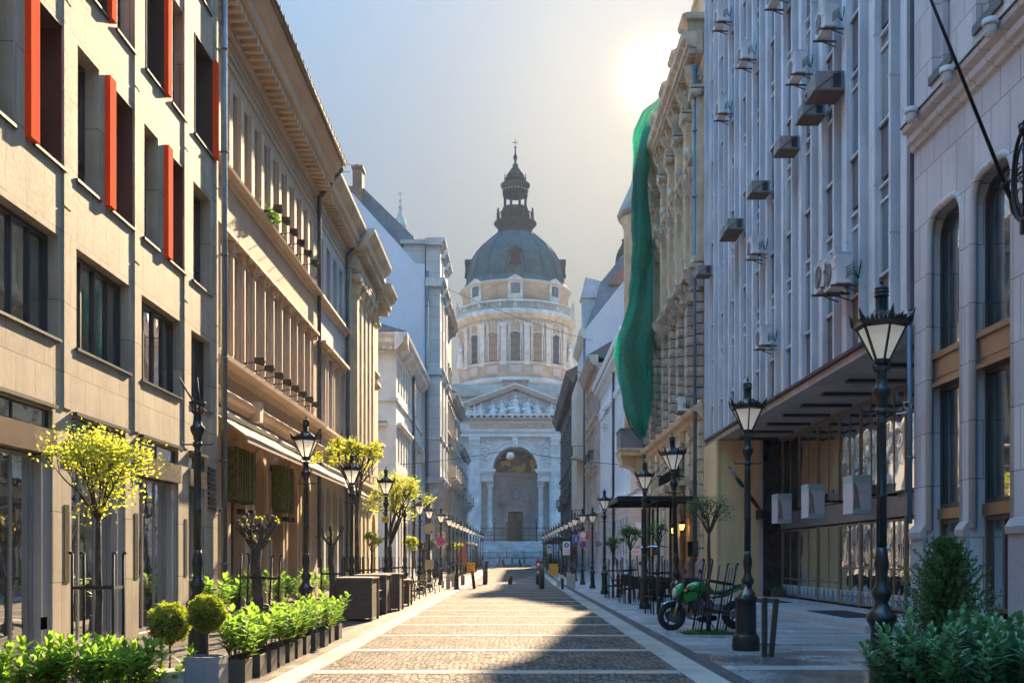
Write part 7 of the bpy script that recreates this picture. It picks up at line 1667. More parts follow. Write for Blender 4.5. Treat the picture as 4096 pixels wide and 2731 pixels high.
s_ = sign('small round blue no-parking sign with one red diagonal', (4.04,61.08,2.38)); r0 = .19; plate_disc(s_, r0); A = MB(); disc(A, r0, -.003); A.build('rim', RED, s_); A = MB(); disc(A, r0*.76, -.006); A.build('face', BLU, s_); A = MB(); v = Vector((1,0,-1)).normalized(); n_ = Vector((1,0,1)).normalized()*.024; A.poly([tuple(Vector((0,-.009,0))+v*a+n_*b) for a, b in ((-r0*.8,1),(r0*.8,1),(r0*.8,-1),(-r0*.8,-1))]); A.build('cross_band', RED, s_, recalc=False)
s_ = sign('small white plate with two lines of black print under the no-entry disc', (4.03,61.09,2.68)); A = MB(); A.box(-.14,.14,0,.015,-.065,.065); A.build('back_plate', WHT, s_); A = MB()
for k in range(7): A.box(-.11+.032*k,-.11+.032*k+.02,-.003,0,.012,.042); A.box(-.10+.03*k,-.10+.03*k+.019,-.003,0,-.04,-.012)
A.build('print', rmat('sign_black_print', (.03,.03,.03)), s_)
s_ = sign('grey unpainted back of a round sign under the no-parking disc', (4.02,61.6,1.88)); plate_disc(s_, .25)
s_ = sign('grey unpainted back of a round sign low on the slim lamp', (4.45,55,2.35)); plate_disc(s_, .18)
s_ = sign('sand-coloured back of a round sign high on the lamp', (-4.62,54.75,3.15)); plate_disc(s_, .29, m=YLB); A = MB(); A.box(.10,.19,-.004,0,-.22,-.14); A.build('sticker', rmat('sign_black_print', (.03,.03,.03)), s_)
s_ = sign('dark grey round sign back below the sand-coloured one', (-4.62,55.4,2.30)); plate_disc(s_, .27, m=rmat('sign_dark_back', (.14,.14,.15)))
s_ = sign('square sand-coloured notice board on the lamp below the round backs', (-4.60,54.76,1.25)); A = MB(); A.box(-.24,.24,0,.02,-.24,.24); A.build('back_plate', YLB, s_)
s_ = sign('pale inverted triangle sign back above the no-stopping disc', (-4.43,61.3,2.98)); A = MB(); A.prism_y([(-.30,.16),(.30,.16),(0,-.34)], 0, .02); A.build('back_plate', rmat('sign_pale_back', (.45,.38,.32)), s_)
s_ = sign('pale round sign back peeping out under the no-stopping disc', (-4.43,61.35,2.38)); plate_disc(s_, .27, m=rmat('sign_pale_back', (.45,.38,.32)))
s_ = sign('small yellow warning plate on a lamp inside the bright foliage', (-4.34,34.2,2.86)); A = MB(); A.box(-.125,.125,0,.015,-.095,.095); A.build('back_plate', rmat('sign_yellow', (.75,.50,.02)), s_); A = MB(); A.prism_y([(-.02,.03),(.02,.03),(0,.07)], -.004, 0); 
for k in range(6): A.box(-.09+.03*k,-.09+.03*k+.02,-.003,0,-.005,.015); A.box(-.09+.03*k,-.09+.03*k+.018,-.003,0,-.05,-.03)
A.build('print', rmat('sign_black_print', (.03,.03,.03)), s_)
def zone_sign(label, px, py, y, w, h):
    p = V(px, py, y); s_ = sign(label, p); k = w/.56; A = MB(); A.box(-w/2,w/2,0,.02,-h/2,h/2); A.build('back_plate', WHT, s_)
    A = MB(); disc(A, w*.34, -.004, z=h*.22); A.build('face', BLU, s_); A = MB(); A.box(-.03*k,.03*k,-.009,-.005,h*.22-.10*k,h*.22+.05*k); disc(A, .035*k, -.009, 12, z=h*.22+.09*k); A.tube([(0,-.008,h*.22+.02*k),(.09*k,-.008,h*.22-.06*k)], .012*k, 4); A.build('pictogram', WHT, s_)
    for q in (-1, 1):
        for zz in (-.14,-.34):
            A = MB(); A.tube([(q*w*.22+.09*k*math.cos(t*PI/6),-.006,h*zz+.07*k*math.sin(t*PI/6)) for t in range(12)], .014*k, 5, closed=True); A.build('ring', RED, s_)
    A = MB(); A.tube([(0,.05,-h/2-2.0),(0,.05,h/2)], .03, 6); A.build('post', IRONM, s_)
zone_sign('white zone board with a large blue disc and four red rings, nearer one', 2266, 2190, 75, .56, 1.0)
zone_sign('smaller white zone board with a blue disc, farther one', 2197, 2193, 97, .46, .85)

# ================================================================= wooden planter boxes and cafe furniture on the sunlit side
WOOD = mat('dark_plank', (.085,.06,.048), .7, var=.2, scale=3, grime=.3, bump=.2, block=(3,.135,.5,.03)); WOODT = mat('plank_top', (.36,.26,.18), .6, var=.15, grime=.2)
def wbox(label, x0, x1, y0, y1, h, panel=None):
    r_ = thing('wooden_planter', label, 'planter box', ((x0+x1)/2, y0, 0), 0, 'dark timber planter boxes'); w = x1-x0; d = y1-y0
    A = MB(); A.box(-w/2+.03,w/2-.03,.02,d-.02,.08,h-.04); A.build('panelling', WOOD, r_)
    for sx in (-1, 1):
        for yy in (0, d-.06): A = MB(); A.box(sx*w/2-(.06 if sx > 0 else 0),sx*w/2+(.0 if sx > 0 else .06),yy,yy+.06,0,h-.035); A.build('corner_post', WOOD, r_)
    A = MB(); A.box(-w/2-.01,w/2+.01,-.01,d+.01,h-.034,h); A.build('top_rail', WOODT, r_)
    A = MB(); A.box(-w/2+.061,w/2-.061,.004,.02,h-.12,h-.04); A.box(-w/2+.061,w/2-.061,.004,.02,.08,.16); A.build('rail', WOOD, r_)
    if panel: A = MB(); A.box(-.12,.18,.003,.012,h-.42,h-.16); A.build('panel', simple('red_brown_panel', (.16,.03,.02), .5), r_)
wbox('nearest and largest dark timber box, end of the planter row', -4.44, -3.54, 25.3, 26.6, 1.09)
wbox('second dark timber box behind the first cafe table', -4.5, -3.60, 28.6, 29.7, 1.11)
wbox('third dark timber box directly behind the second', -4.3, -3.42, 30.3, 31.4, 1.12)
wbox('lower dark timber box with a red-brown notice', -4.1, -3.46, 33.4, 34.4, .87, 1)
def bistro_chair():
    r_ = thing('folding_chair', 'x', 'chair'); slat = simple('mauve_slat', (.26,.17,.20), .6)
    for s in (-1, 1):
        A = MB(); A.tube([(s*.19,-.17,0),(s*.19,.13,.46),(s*.19,.20,.86)], .010, 5); A.build('leg', IRONM, r_); A = MB(); A.tube([(s*.17,.20,0),(s*.17,-.16,.45)], .010, 5); A.build('leg', IRONM, r_)
    A = MB()
    for k in range(5): A.box(-.2,.2,-.17+.075*k,-.115+.075*k,.45,.468)
    A.build('seat', slat, r_); A = MB()
    for k in range(3): A.box(-.2,.2,.165+.012*k,.18+.012*k,.62+.085*k,.685+.085*k)
    A.build('backrest', slat, r_); return r_
bc = bistro_chair(); cg = 'mauve folding chairs between the timber boxes'
for k, (x, y, rz, lab) in enumerate(((-3.86,27.9,.2,'mauve slatted folding chair just behind the nearest timber box'),(-4.25,28.0,-.2,'mauve folding chair half hidden behind the nearest timber box'),(-3.85,32.9,.1,'mauve folding chair before the lower timber box'),(-4.25,32.6,.3,'mauve folding chair behind the third timber box'))):
    if k == 0: bc.location = (x,y,0); bc.rotation_euler = (0,0,rz); bc['label'] = lab; bc['group'] = cg
    else: dup(bc, (x,y,0), rz, lab, cg)
def btable(label, loc, g):
    r_ = thing('folding_table', label, 'table', loc, 0, g); A = MB()
    for k in range(6): A.box(-.27,.27,-.27+.092*k,-.19+.092*k,.70,.718)
    A.build('tabletop', WOODT, r_)
    for s in (-1, 1):
        A = MB(); A.tube([(s*.2,-.22,0),(s*.2,.22,.69)], .010, 5); A.build('leg', IRONM, r_); A = MB(); A.tube([(s*.18,.22,0),(s*.18,-.22,.69)], .010, 5); A.build('leg', IRONM, r_)
btable('slatted folding table between the first two timber boxes', (-3.85,27.2,0), 'folding tables'); btable('slatted folding table before the lower timber box', (-3.78,32.2,0), 'folding tables')
def scroll_bench(label, loc, rz, g):
    r_ = thing('iron_bench', label, 'bench', loc, rz, g)
    for s in (-1, 1):
        A = MB(); A.tube([(s*.5,-.25,0),(s*.5,-.22,.42),(s*.5,-.26,.62),(s*.5,-.12,.68),(s*.5,.1,.62)], .02, 6); A.tube([(s*.5,.25,0),(s*.5,.2,.42),(s*.5,.27,.82)], .02, 6); A.tube([(s*.5,-.05+.12*math.cos(t*PI/6),.22+.12*math.sin(t*PI/6)) for t in range(12)], .014, 5, closed=True); A.build('armrest', IRON, r_)
    A = MB()
    for k in range(5): A.box(-.5,.5,-.22+.09*k,-.16+.09*k,.42,.44)
    A.build('seat', IRON, r_); A = MB()
    for k in range(4): A.box(-.5,.5,.21+.015*k,.225+.015*k,.52+.08*k,.57+.08*k)
    A.build('backrest', IRON, r_)
for k, y in enumerate((37.2,39.6,41.8,46,48)): scroll_bench('ornate iron bench with scrolled arms, '+ordn[k]+' beyond the lower timber box', (-3.95,y,0), 1.57+.1*k, 'iron benches beyond the timber boxes')
r_ = thing('parasol', 'closed dark parasol standing beside the sign lamp on the sunlit side', 'parasol', (-5.2,67,gz(67))); A = MB(); A.tube([(0,0,0),(0,0,1.5)], .03, 6); A.build('pole', IRONM, r_); A = MB(); A.lathe([(.20,.25),(.28,.5),(.22,1.0),(.10,1.4),(.03,1.52)], 9, smooth=False); A.build('canopy', simple('black_cloth', (.02,.02,.022), .9), r_)
r_ = thing('parasol', 'closed rust-red parasol leaning by the yellow bin', 'parasol', (-4.55,87,gz(87)), 0, rot=(0,.05,0)); A = MB(); A.tube([(0,0,0),(0,0,3.1)], .03, 6); A.build('pole', IRONM, r_); A = MB(); A.lathe([(.30,.75),(.42,1.3),(.30,2.2),(.10,3.0),(.03,3.15)], 9, smooth=False); A.build('canopy', simple('rust_cloth', (.42,.14,.08), .9, trans=.3), r_)
for k, (x, y) in enumerate(((-4.6,98),(3.6,112))):
    r_ = thing('cafe_kiosk', ('flat-roofed cafe shelter at the far end of the sunlit pavement' if k == 0 else 'long flat terrace awning on posts along the shaded side'), 'shelter', (x,y,gz(y)))
    L_ = (5, 34)[k]; w_ = 2.4 if k == 0 else 1.3; zt = 2.55 if k == 0 else 3.0; sx = -1 if k == 0 else 1
    A = MB(); A.box(min(0,sx*w_)+(.9 if k == 0 else -.2),max(0,sx*w_)+(.9 if k == 0 else .9),-L_/2,L_/2,zt,zt+.16); A.build('roof', simple('shelter_roof' if k == 0 else 'dark_shelter_roof', (.42,.42,.44) if k == 0 else (.05,.045,.045), .5), r_)
    for yy in [-L_/2+.1+(L_-.2)*j/(2 if k == 0 else 8) for j in range(3 if k == 0 else 9)]:
        A = MB(); A.box(sx*.0+(.78 if k == 0 else -.1),sx*.0+(.86 if k == 0 else -.02),yy-.04,yy+.04,-.4,zt); A.build('post', IRONM, r_)
    A = MB(); A.box(sx*w_*.9+(.8 if k == 0 else 0)-.05,sx*w_*.9+(.8 if k == 0 else 0)+.05,-L_/2,L_/2,-.3,1.1); A.build('screen', simple('shelter_screen', (.10,.09,.09), .4), r_)

# ================================================================= awnings, floodlights, moss panels, CCTV on the tan palace
AWN = simple('awning_cloth', (.68,.55,.42), .8, trans=.25, var=.05); AWM = simple('awning_metal', (.55,.57,.6), .3, .6)
def awn(label, y0, y1, z1, x2, z2, xb=-7.98):
    r_ = thing('awning', label, 'awning', (xb, (y0+y1)/2, z1), 0, 'cream awnings'); cy = (y0+y1)/2
    A = MB(); d = x2-xb
    A.prism_y([(.05,.0),(d,z2-z1),(d,z2-z1+.012),(.05,.014)], y0-cy, y1-cy); A.build('cloth', AWN, r_)
    A = MB(); n = int((y1-y0)/.22)
    for k in range(n):
        a, b = y0-cy+(y1-y0)*k/n, y0-cy+(y1-y0)*(k+1)/n; m_ = (a+b)/2; A.poly(((d,a,z2-z1),(d,b,z2-z1),(d,b,z2-z1-.12),(d,m_,z2-z1-.16),(d,a,z2-z1-.12)))
    A.build('valance', AWN, r_)
    A = MB(); A.prism_y([(0,-.08),(.20,-.03),(.24,.06),(.16,.15),(0,.16)], y0-cy-.08, y1-cy+.08); A.build('cassette', AWM, r_)
    A = MB(); A.tube([(d,y0-cy,z2-z1+.01),(d,y1-cy,z2-z1+.01)], .028, 6); A.build('front_bar', AWM, r_)
    for yy in (y0-cy+.3, y1-cy-.3): A = MB(); A.tube([(.1,yy,-.1),(d*.55,yy+.25,(z2-z1)*.5-.12),(d-.03,yy,z2-z1-.02)], .022, 5); A.build('arm', AWM, r_)
awn('nearest cream awning above the first tan arches', 26.6, 33.4, 5.42, -6.95, 4.72)
awn('middle cream awning, lower end over the grey stucco bay', 34.0, 40.6, 5.36, -6.75, 4.55)
awn('farthest cream awning in front of the grey stucco wing', 41.6, 48.0, 5.3, -6.8, 4.4)
FL = simple('floodlight_black', (.018,.018,.02), .45, .4)
def flood(label, x, y, z, g, tgt=None):
    r_ = thing('floodlight', label, 'floodlight', (x,y,z), 0, g); A = MB(); A.tube([(-.35,0,0),(-.05,0,.06)], .015, 5); A.box(-.4,-.3,-.06,.06,-.03,.03); A.build('bracket', FL, r_)
    A = MB(); A.prism_y([(-.06,.0),(.12,-.06),(.20,.10),(.02,.18)], -.12, .12); A.build('housing', FL, r_, bevel=.01); A = MB(); A.box(-.07,.21,-.135,-.125,-.02,.16); A.build('visor', FL, r_)
for k in range(6): flood('black floodlight on the upper ledge, '+ordn[k]+' counted from the limestone building', -7.42, 31.8+1.12*k+.05*k*k*.2, 12.33, 'floodlights on the upper ledge')
for k in range(8): flood('black floodlight on the lower ledge, '+ordn[k]+' counted from the limestone building', -7.36, 29.3+1.18*k, 7.12, 'floodlights on the lower ledge')
ivy = thing('ivy_plant', 'small green plant growing on the upper ledge among floodlights', 'plant', (-7.7,32.5,12.28)); Lv = Leaves(); r = random.Random(9)
for k in range(260): Lv.add((r.gauss(0,.08),r.gauss(0,.3),abs(r.gauss(0,.16))), rv(r), .09, .06, r.random(), rv(r))
put('foliage', Lv.mesh('foliage', LEAFG), ivy)
MOSS = mat('moss_wall', (.05,.065,.012), .95, var=.6, scale=14, grime=.6, bump=1.0, bscale=60, col2=(.20,.19,.02))
for k, (y0, y1, lab) in enumerate(((27.8,29.9,'larger moss-covered panel hanging under the first awning'),(33.3,35.2,'sunlit moss panel hanging under the middle awning'))):
    r_ = thing('moss_panel', lab, 'planted panel', (-7.55,(y0+y1)/2,3.0), 0, 'moss panels under the awnings'); A = MB(); r = random.Random(k); h = (y1-y0)/2
    for j in range(14):
        a = -h+2*h*j/14; dp = .10+r.uniform(-.03,.03); A.box(-.38,-.12+dp,a,a+2*h/14-.02,.15+r.uniform(-.05,.05),1.6)
    A.build('moss', MOSS, r_); A = MB(); A.box(-.42,-.36,-h,h,.2,1.6); A.build('back_plate', FL, r_)
    for q in (-h*.6, h*.2): A = MB(); A.box(-.1,.15,q-.1,q+.1,-.22,-.08); A.build('lamp', FL, r_)
WPL = simple('white_plastic', (.62,.63,.65), .4)
def cctv(label, loc, rz):
    r_ = thing('security_camera', label, 'security camera', loc, rz); A = MB(); A.tube([(0,.0,0),(0,-.30,0)], .055, 10); A.box(-.06,.06,-.34,.02,.045,.06); A.build('housing', WPL, r_); A = MB(); A.tube([(0,-.30,0),(0,-.31,0)], .04, 10); A.build('lens', FL, r_); A = MB(); A.tube([(0,-.1,-.05),(-.05,0,-.1),(-.22,.02,-.1)], .018, 6); A.build('bracket', WPL, r_)
cctv('white security camera on the drainpipe next to the limestone building', (-7.45,25.75,2.75), .35)
cctv('small security camera on the pale bank wall above the shop glass', (7.15,18.6,4.3), -.5)
for k, (x, y, z) in enumerate(((7.05,17.9,9.95),(7.05,15.95,9.98),(7.05,18.85,9.75))): pass

# ================================================================= the bank wall's fittings
def bank_fittings():
    for k, (px, py, y) in enumerate(((3962,110,15.5),(3788,300,17.0),(3645,460,18.5))):
        p = V(px, py, y); p = (7.05, 7.05*4096/(px-2061), H-(py-2232)/4096*(7.05*4096/(px-2061)))
        r_ = thing('wall_siren', ['white ribbed cylinder fixture nearest, above the arched windows','white ribbed cylinder fixture between the other two on the ledge','white ribbed cylinder fixture nearest the finned building'][k], 'wall fixture', p, 0, 'ribbed fixtures on the bank ledge')
        A = MB(); A.lathe([(.055,-.13),(.08,-.10),(.085,-.02),(.09,.03)], 14)
        for j in range(6): A.lathe([(.092,-.095+.02*j),(.092,-.085+.02*j)], 14)
        A.lathe([(.115,.035),(.12,.05),(.12,.12),(.10,.13)], 14); A.build('body', WPL, r_); A = MB(); A.tube([(.06,0,-.03),(.20,0,-.01)], .02, 6); A.ball((.24,0,0), .07, 8, 6, (.7,1,1)); A.build('mount', WPL, r_)
    blk = simple('wrought_iron', (.012,.014,.018), .4, .5)
    def Q(px, py, X): y = X*4096/(px-2061); return (X, y, H-(py-2232)/4096*y)
    b = Q(4078, 880, 7.3); root = thing('flagpole', 'long dark flagpole slanting out from its scrolled bracket on the bank wall', 'flagpole', b)
    base = Vector(b); tipw = Vector(V(3700, -60, 13.3)); d = (tipw-base); mid = base+d*.17
    A = MB(); A.tube([tuple(d*.16), tuple(d*1.0)], [.030,.020], 8); A.build('pole', blk, root)
    A = MB(); A.tube([(0,0,0),(-.02,-.0,.02)], .03, 8); A.tube([tuple(d*.0), tuple(d*.05), tuple(d*.10), tuple(d*.16)], [.02,.07,.035,.04], 8); A.ball(tuple(d*.165), .065, 10, 8); A.ball(tuple(d*.02), .05, 8, 6)
    A.box(.02,.09,-.04,.04,-.2,.25); A.build('bracket', blk, root)
    A = MB(); n = 16; q = d*.165; 
    pts = [tuple(q+Vector((.0,-.0,0))+Vector((-.05+.30*k/n,.0,.22*math.sin(PI*k/n)))) for k in range(n+1)]; A.tube(pts, .009, 5); A.tube([tuple(q), tuple(q+Vector((.22,-.25,.18))), tuple(q+Vector((.25,-.55,.3)))], .02, 6); A.build('stay', blk, root)
    y_ = 7.0*4096/(4045-2061); root = thing('iron_emblem', 'ornate round wrought-iron emblem with scrolls hanging off the bank wall', 'emblem', (7.0, 14.1, 1.55+(2232-720)/4096*14.3)); R0 = .62
    A = MB(); A.tube([(.0,.30*math.cos(2*PI*k/28),R0*math.sin(2*PI*k/28)) for k in range(28)], .028, 6, closed=True); A.tube([(.0,.22*math.cos(2*PI*k/28),.46*math.sin(2*PI*k/28)) for k in range(28)], .016, 6, closed=True); A.build('ring', blk, root)
    A = MB(); A.tube([(0,0,-.60),(0,0,.60)], .018, 6); A.tube([(0,-.29,0),(0,.29,0)], .014, 6)
    for s in (-1, 1):
        for z in (-.25,.05,.3): A.tube([(0,s*(.02+.09*(1-math.cos(t))),z+.10*math.sin(t)) for t in [k*.5 for k in range(10)]], .012, 5)
    A.ball((0,0,.62), .07, 8, 6); A.ball((0,-.06,.70), .05, 8, 6); A.ball((0,.06,.70), .05, 8, 6); A.build('scrollwork', blk, root)
    A = MB(); A.tube([(0,0,-.6),(.08,0,-.8),(.38,.05,-.95)], .02, 6); A.tube([(0,0,.55),(.38,.05,.5)], .02, 6); A.build('bracket', blk, root)
bank_fittings()

# ================================================================= air conditioners on the finned block
def ac_units():
    sp = thing('air_conditioner', 'x', 'air conditioner'); wm = mat('ac_white', (.60,.60,.61), .5, var=.08, grime=.4, scale=3)
    A = MB(); A.box(-.40,.40,-.28,0,0,.56); A.box(-.41,.41,-.29,.01,.56,.58); A.build('casing', wm, sp)
    A = MB(); A.tube([(-.12,-.285,.28),(-.12,-.292,.28)], .22, 20); A.build('fan_grille', simple('grille_dark', (.06,.06,.065), .5), sp)
    A = MB()
    for rr in (.06,.12,.18): A.tube([(-.12+rr*math.cos(k*PI/8),-.295,.28+rr*math.sin(k*PI/8)) for k in range(16)], .004, 4, closed=True)
    A.box(.18,.34,-.296,-.285,.30,.48); A.build('grille_ring', wm, sp)
    A = MB(); 
    for s in (-.3,.3): A.box(s-.02,s+.02,-.36,.20,-.05,-.01); A.beam((s,-.10,-.05),(s,.18,-.16),.025)
    A.build('bracket', simple('rusty_bracket', (.12,.08,.06), .7), sp)
    A = MB(); r = random.Random(3)
    for k in range(4): A.tube([(.40,-.1,.1+.06*k),(.48+.03*k,-.02,.16+.05*k),(.50,.1,.05),(.46,.16,.3+.04*k)], .010, 5)
    A.build('pipes', FL, sp)
    wn = thing('air_conditioner', 'x', 'air conditioner'); A = MB(); A.box(-.33,.33,-.45,.2,0,.42); A.build('casing', mat('ac_dark', (.27,.27,.27), .6, grime=.5), wn)
    A = MB()
    for k in range(9): A.box(-.30,.30,-.462,-.452,.04+.042*k,.06+.042*k); A.box(.335,.345,-.40,-.12,.04+.042*k,.06+.042*k)
    A.build('louvre', simple('ac_louvre', (.42,.42,.42), .5), wn); A = MB(); A.box(-.36,.36,-.5,.2,-.04,-.012); A.beam((-.345,-.45,0),(-.345,.1,.42),.025); A.beam((.352,-.45,0),(.352,.1,.42),.025); A.build('support_frame', simple('rusty_bracket', (.12,.08,.06), .7), wn)
    A = MB(); A.box(.332,.338,-.06,.12,.05,.37); A.box(-.338,-.332,-.40,-.10,.05,.37); A.build('side_vent', simple('vent_dark', (.03,.03,.03), .6), wn)
    S = [(220,118,'s','top of the wall nearest the yellow palace'),(330,290,'s','under the top corner, second from the palace'),(710,155,'s','high unit with a tangle of pipes near the bank'),(575,360,'s','with twisted pipes above the double dark boxes'),(225,535,'s','level with the palace cornice'),(378,1175,'s','lone white box midway above the lamps'),(722,1330,'s','front one of the big white pair by the nearest lamp'),(770,1320,'s','rear one of the big white pair by the nearest lamp'),(420,1590,'s','low white box above the second lamp'),(472,15,'s','cut off by the top frame edge'),(709,440,'w','largest dark box, upper one of the stepped pair'),(635,548,'w','dark box just below the largest one'),(525,700,'w','dark box in the centre of the wall'),(394,895,'w','dark box left of centre, mid height'),(279,1060,'w','upper dark box of the overlapping couple'),(258,1092,'w','lower dark box of the overlapping couple'),(139,1265,'w','dark box at the edge towards the yellow palace')]
    firsts = {}
    for cx, cy, t, lab in S:
        px = 2700+cx*.8714; py = cy*.8714; X = 7.18; y = X*4096/(px-2061); z = H+(2232-py)/4096*y; full = ('white fan unit, ' if t == 's' else 'grey louvred window unit, ')+lab; src_ = sp if t == 's' else wn; sc = (.95 if t == 's' else .80)*(1.2 if lab[:5] in ('rear ','front') else 1)
        X2 = 7.22; loc = (X2, y, z); rz = -PI/2; g = 'white split units on the finned wall' if t == 's' else 'grey window units on the finned wall'
        if t not in firsts: src_.location = loc; src_.rotation_euler = (0,0,rz); src_['label'] = full; src_['group'] = g; firsts[t] = 1
        else: dup(src_, loc, rz, full, g, sc)
    dup(sp, (7.02,42.6,7.65), -PI/2, 'white fan unit low on the yellow palace corner, beside the downpipe', None)
ac_units()

# ================================================================= shop signs, flag, canopy, lanterns, heaters
for k, (px, py, y) in enumerate(((3448,1974,25.9),(3266,2000,29.8),(3138,2030,34.2))):
    x = (px-2061)/4096*y; z = H-(py-2232)/4096*y; w, d, h = .24, .75, .49
    r_ = thing('box_sign', ['box sign nearest the bank','middle box sign on the shop front','box sign next to the black marble'][k]+', grey-lilac with pale blue curved stripes', 'shop sign', (x,y,z), 0, 'box signs on the shop front')
    A = MB(); A.box(-w,w,0,d,-h,h); A.build('box', simple('sign_lilac_grey', (.62,.60,.66), .35), r_, bevel=.008)
    m_ = simple('sign_mint', (.36,.50,.50), .35)
    for b_ in ((-w+.005,w-.005,-.006,-.002,h-.20,h-.005),(-w+.005,w-.005,-.006,-.002,-h+.005,-h+.11),(-w-.006,-w-.002,.02,d-.02,h-.2,h-.02)): A = MB(); A.box(*b_); A.build('stripe', m_, r_)
    A = MB(); A.prism_y([(-w+.01,h-.21),(-w+.08,h-.21),(-w+.14,.1),(-w+.20,-h+.12),(-w+.01,-h+.12),(-w+.05,0)], -.007, -.003); A.build('curve', simple('sign_olive', (.28,.24,.20), .35), r_)
    A = MB(); A.box(w,9.80-x,.3,.36,-.03,.03); A.build('bracket', IRONM, r_)
r_ = thing('flag', 'furled red, white and green flag on a slanting staff against the yellow wall', 'flag', V(3048,2045,36.9)); b_ = Vector(V(3048,2045,36.9)); t_ = Vector(V(2914,1862,35.8)); d = t_-b_
A = MB(); A.tube([(0,0,0), tuple(d)], .018, 6); A.box(-.03,.05,-.05,.9,-.25,.1); A.build('staff', FL, r_)
for k, (c0, c1, cl, nm) in enumerate(((.10,.42,(.20,.02,.03),'red_cloth'),(.40,.58,(.45,.45,.45),'white_cloth'),(.56,.78,(.02,.10,.05),'green_cloth'),(.78,.93,(.35,.35,.36),'pale_cloth'))):
    A = MB(); A.tube([tuple(d*(c0+(c1-c0)*j/4)+Vector((.01*math.sin(j*3),0,-.03))) for j in range(5)], [.05,.07,.075,.07,.05], 8); A.build('cloth', simple(nm, cl, .9), r_)
def canopy():
    root = thing('glass_canopy', 'dark glass entrance canopy held by chains to the yellow palace', 'canopy', (7.0,44,0)); gl = simple('canopy_glass', (.08,.10,.11), .08, trans=.3)
    A = MB(); A.box(-2.9,.3,-3.2,2.4,4.02,4.05); A.build('glazing', gl, root)
    A = MB(); A.box(-2.9,.35,-3.25,-3.13,3.86,4.02); A.box(-2.9,.35,2.3,2.42,3.86,4.02); A.box(-2.95,-2.83,-3.2,2.4,3.86,4.02); A.box(-1.3,-1.22,-3.1,2.3,3.88,4.01); A.box(-2.8,.3,-.5,-.42,3.9,4.01); A.build('frame', IRONM, root)
    for y0 in (-2.9, 2.1):
        p, q = Vector((-2.4,y0,4.05)), Vector((.35,y0,6.6))
        A = MB(); n = 22
        for k in range(n):
            c = p.lerp(q, (k+.5)/n); c.z -= .25*math.sin(PI*(k+.5)/n); dd = (q-p).normalized(); sdv = Vector((0,1,0)) if k % 2 else Vector((-dd.z,0,dd.x)); A.tube([tuple(c+dd*.10*math.cos(t*PI/4)+sdv*.045*math.sin(t*PI/4)) for t in range(8)], .012, 4, closed=True)
        A.build('chain', IRONM, root)
    for (x, y) in ((-1.0,-.8),(-1.0,1.8),(-.45,-.8),(.1,3.0),(-1.0,4.4),(-.5,4.4)):
        A = MB(); A.box(x-.04,x+.04,y-.04,y+.04,0,4.0 if y < 3 else 3.9); A.build('post', IRONM, root)
    A = MB(); A.box(-1.04,.3,-.84,-.80,5.0,5.06); A.build('beam', IRONM, root)
    r2 = thing('entrance_awning', 'rolled cream awning inside the black steel entrance frame', 'awning', (6.3,46.6,4.3)); A = MB(); A.prism_y([(0,.8),(.05,.85),(.9,1.35),(.9,.9),(.1,.45)], -1.6, 1.2); A.build('cloth', AWN, r2); A = MB(); A.prism_y([(0,.4),(.9,.85),(.9,1.4),(0,.8)], -1.65, -1.61); A.build('side_plate', IRONM, r2)
canopy()
LIT = simple('amber_lantern_glass', (1.0,.50,.10), .4, emit=1.6)
for k, (px, py, y) in enumerate(((2689,2119,45.5),(2727,2105,42.8))):
    p = V(px, py, y); r_ = thing('wall_lantern', ['lit amber wall lantern left of the leaning lamp','lit amber wall lantern just right of the leaning lamp'][k], 'lantern', p, 0, 'lit wall lanterns')
    A = MB(); A.lathe([(.07,-.13),(.13,.10)], 6, smooth=False); A.build('glass', LIT, r_); A = MB(); A.lathe([(.15,.10),(.16,.12),(.05,.20),(.02,.26)], 6, smooth=False); A.lathe([(.02,-.22),(.05,-.18),(.08,-.135)], 6, smooth=False)
    for j in range(6): t = 2*PI*j/6; A.beam((.072*math.cos(t),.072*math.sin(t),-.13),(.133*math.cos(t),.133*math.sin(t),.10),.014)
    A.tube([(0,0,.26),(.0,0,.34),(.15,0,.42),(.40,0,.34)], .014, 5); A.build('frame', IRONM, r_)
for k, (px, y) in enumerate(((2748,42.2),(2783,40.9))):
    r_ = thing('wall_lamp', ['unlit black box wall lamp, nearer the canopy','unlit black box wall lamp, nearer the motorcycle'][k], 'wall lamp', (7.2,y,1.95), 0, 'black box wall lamps'); A = MB(); A.box(-.1,.1,-.1,.1,-.28,.28); A.build('housing', FL, r_, bevel=.01); A = MB(); A.box(-.11,.11,-.11,.11,-.31,-.285); A.box(-.11,.11,-.11,.11,.285,.31); A.build('cap', FL, r_)
for k, (px, y) in enumerate(((2578,39.5),(2626,37.5))):
    x = (px-2061)/4096*y; r_ = thing('patio_heater', ['patio heater with disc hood, farther one','patio heater with disc hood, nearer one'][k], 'patio heater', (x,y,0), 0, 'patio heaters')
    A = MB(); A.lathe([(.03,.5),(.03,1.7)], 8); A.build('pole', AWM, r_); A = MB(); A.lathe([(.22,0),(.22,.5),(.1,.55)], 16); A.build('base', FL, r_); A = MB(); A.lathe([(.09,1.68),(.12,1.75),(.13,1.95)], 12); A.build('burner', simple('burner', (.15,.10,.07), .4, .6), r_); A = MB(); A.lathe([(.44,1.97),(.30,2.03),(.05,2.06)], 24, capb=True); A.build('hood', simple('heater_hood', (.40,.50,.58), .25, .8), r_)
r_ = thing('fire_hydrant', 'slim dark red hydrant beside the small green trees', 'hydrant', (4.17,41.5,0)); hm = simple('hydrant_red', (.22,.015,.012), .4); A = MB(); A.lathe([(.12,0),(.12,.04),(.08,.06),(.08,.62),(.10,.64),(.10,.72),(.08,.74),(.085,.84),(.05,.90),(.02,.95)], 14); A.build('body', hm, r_)
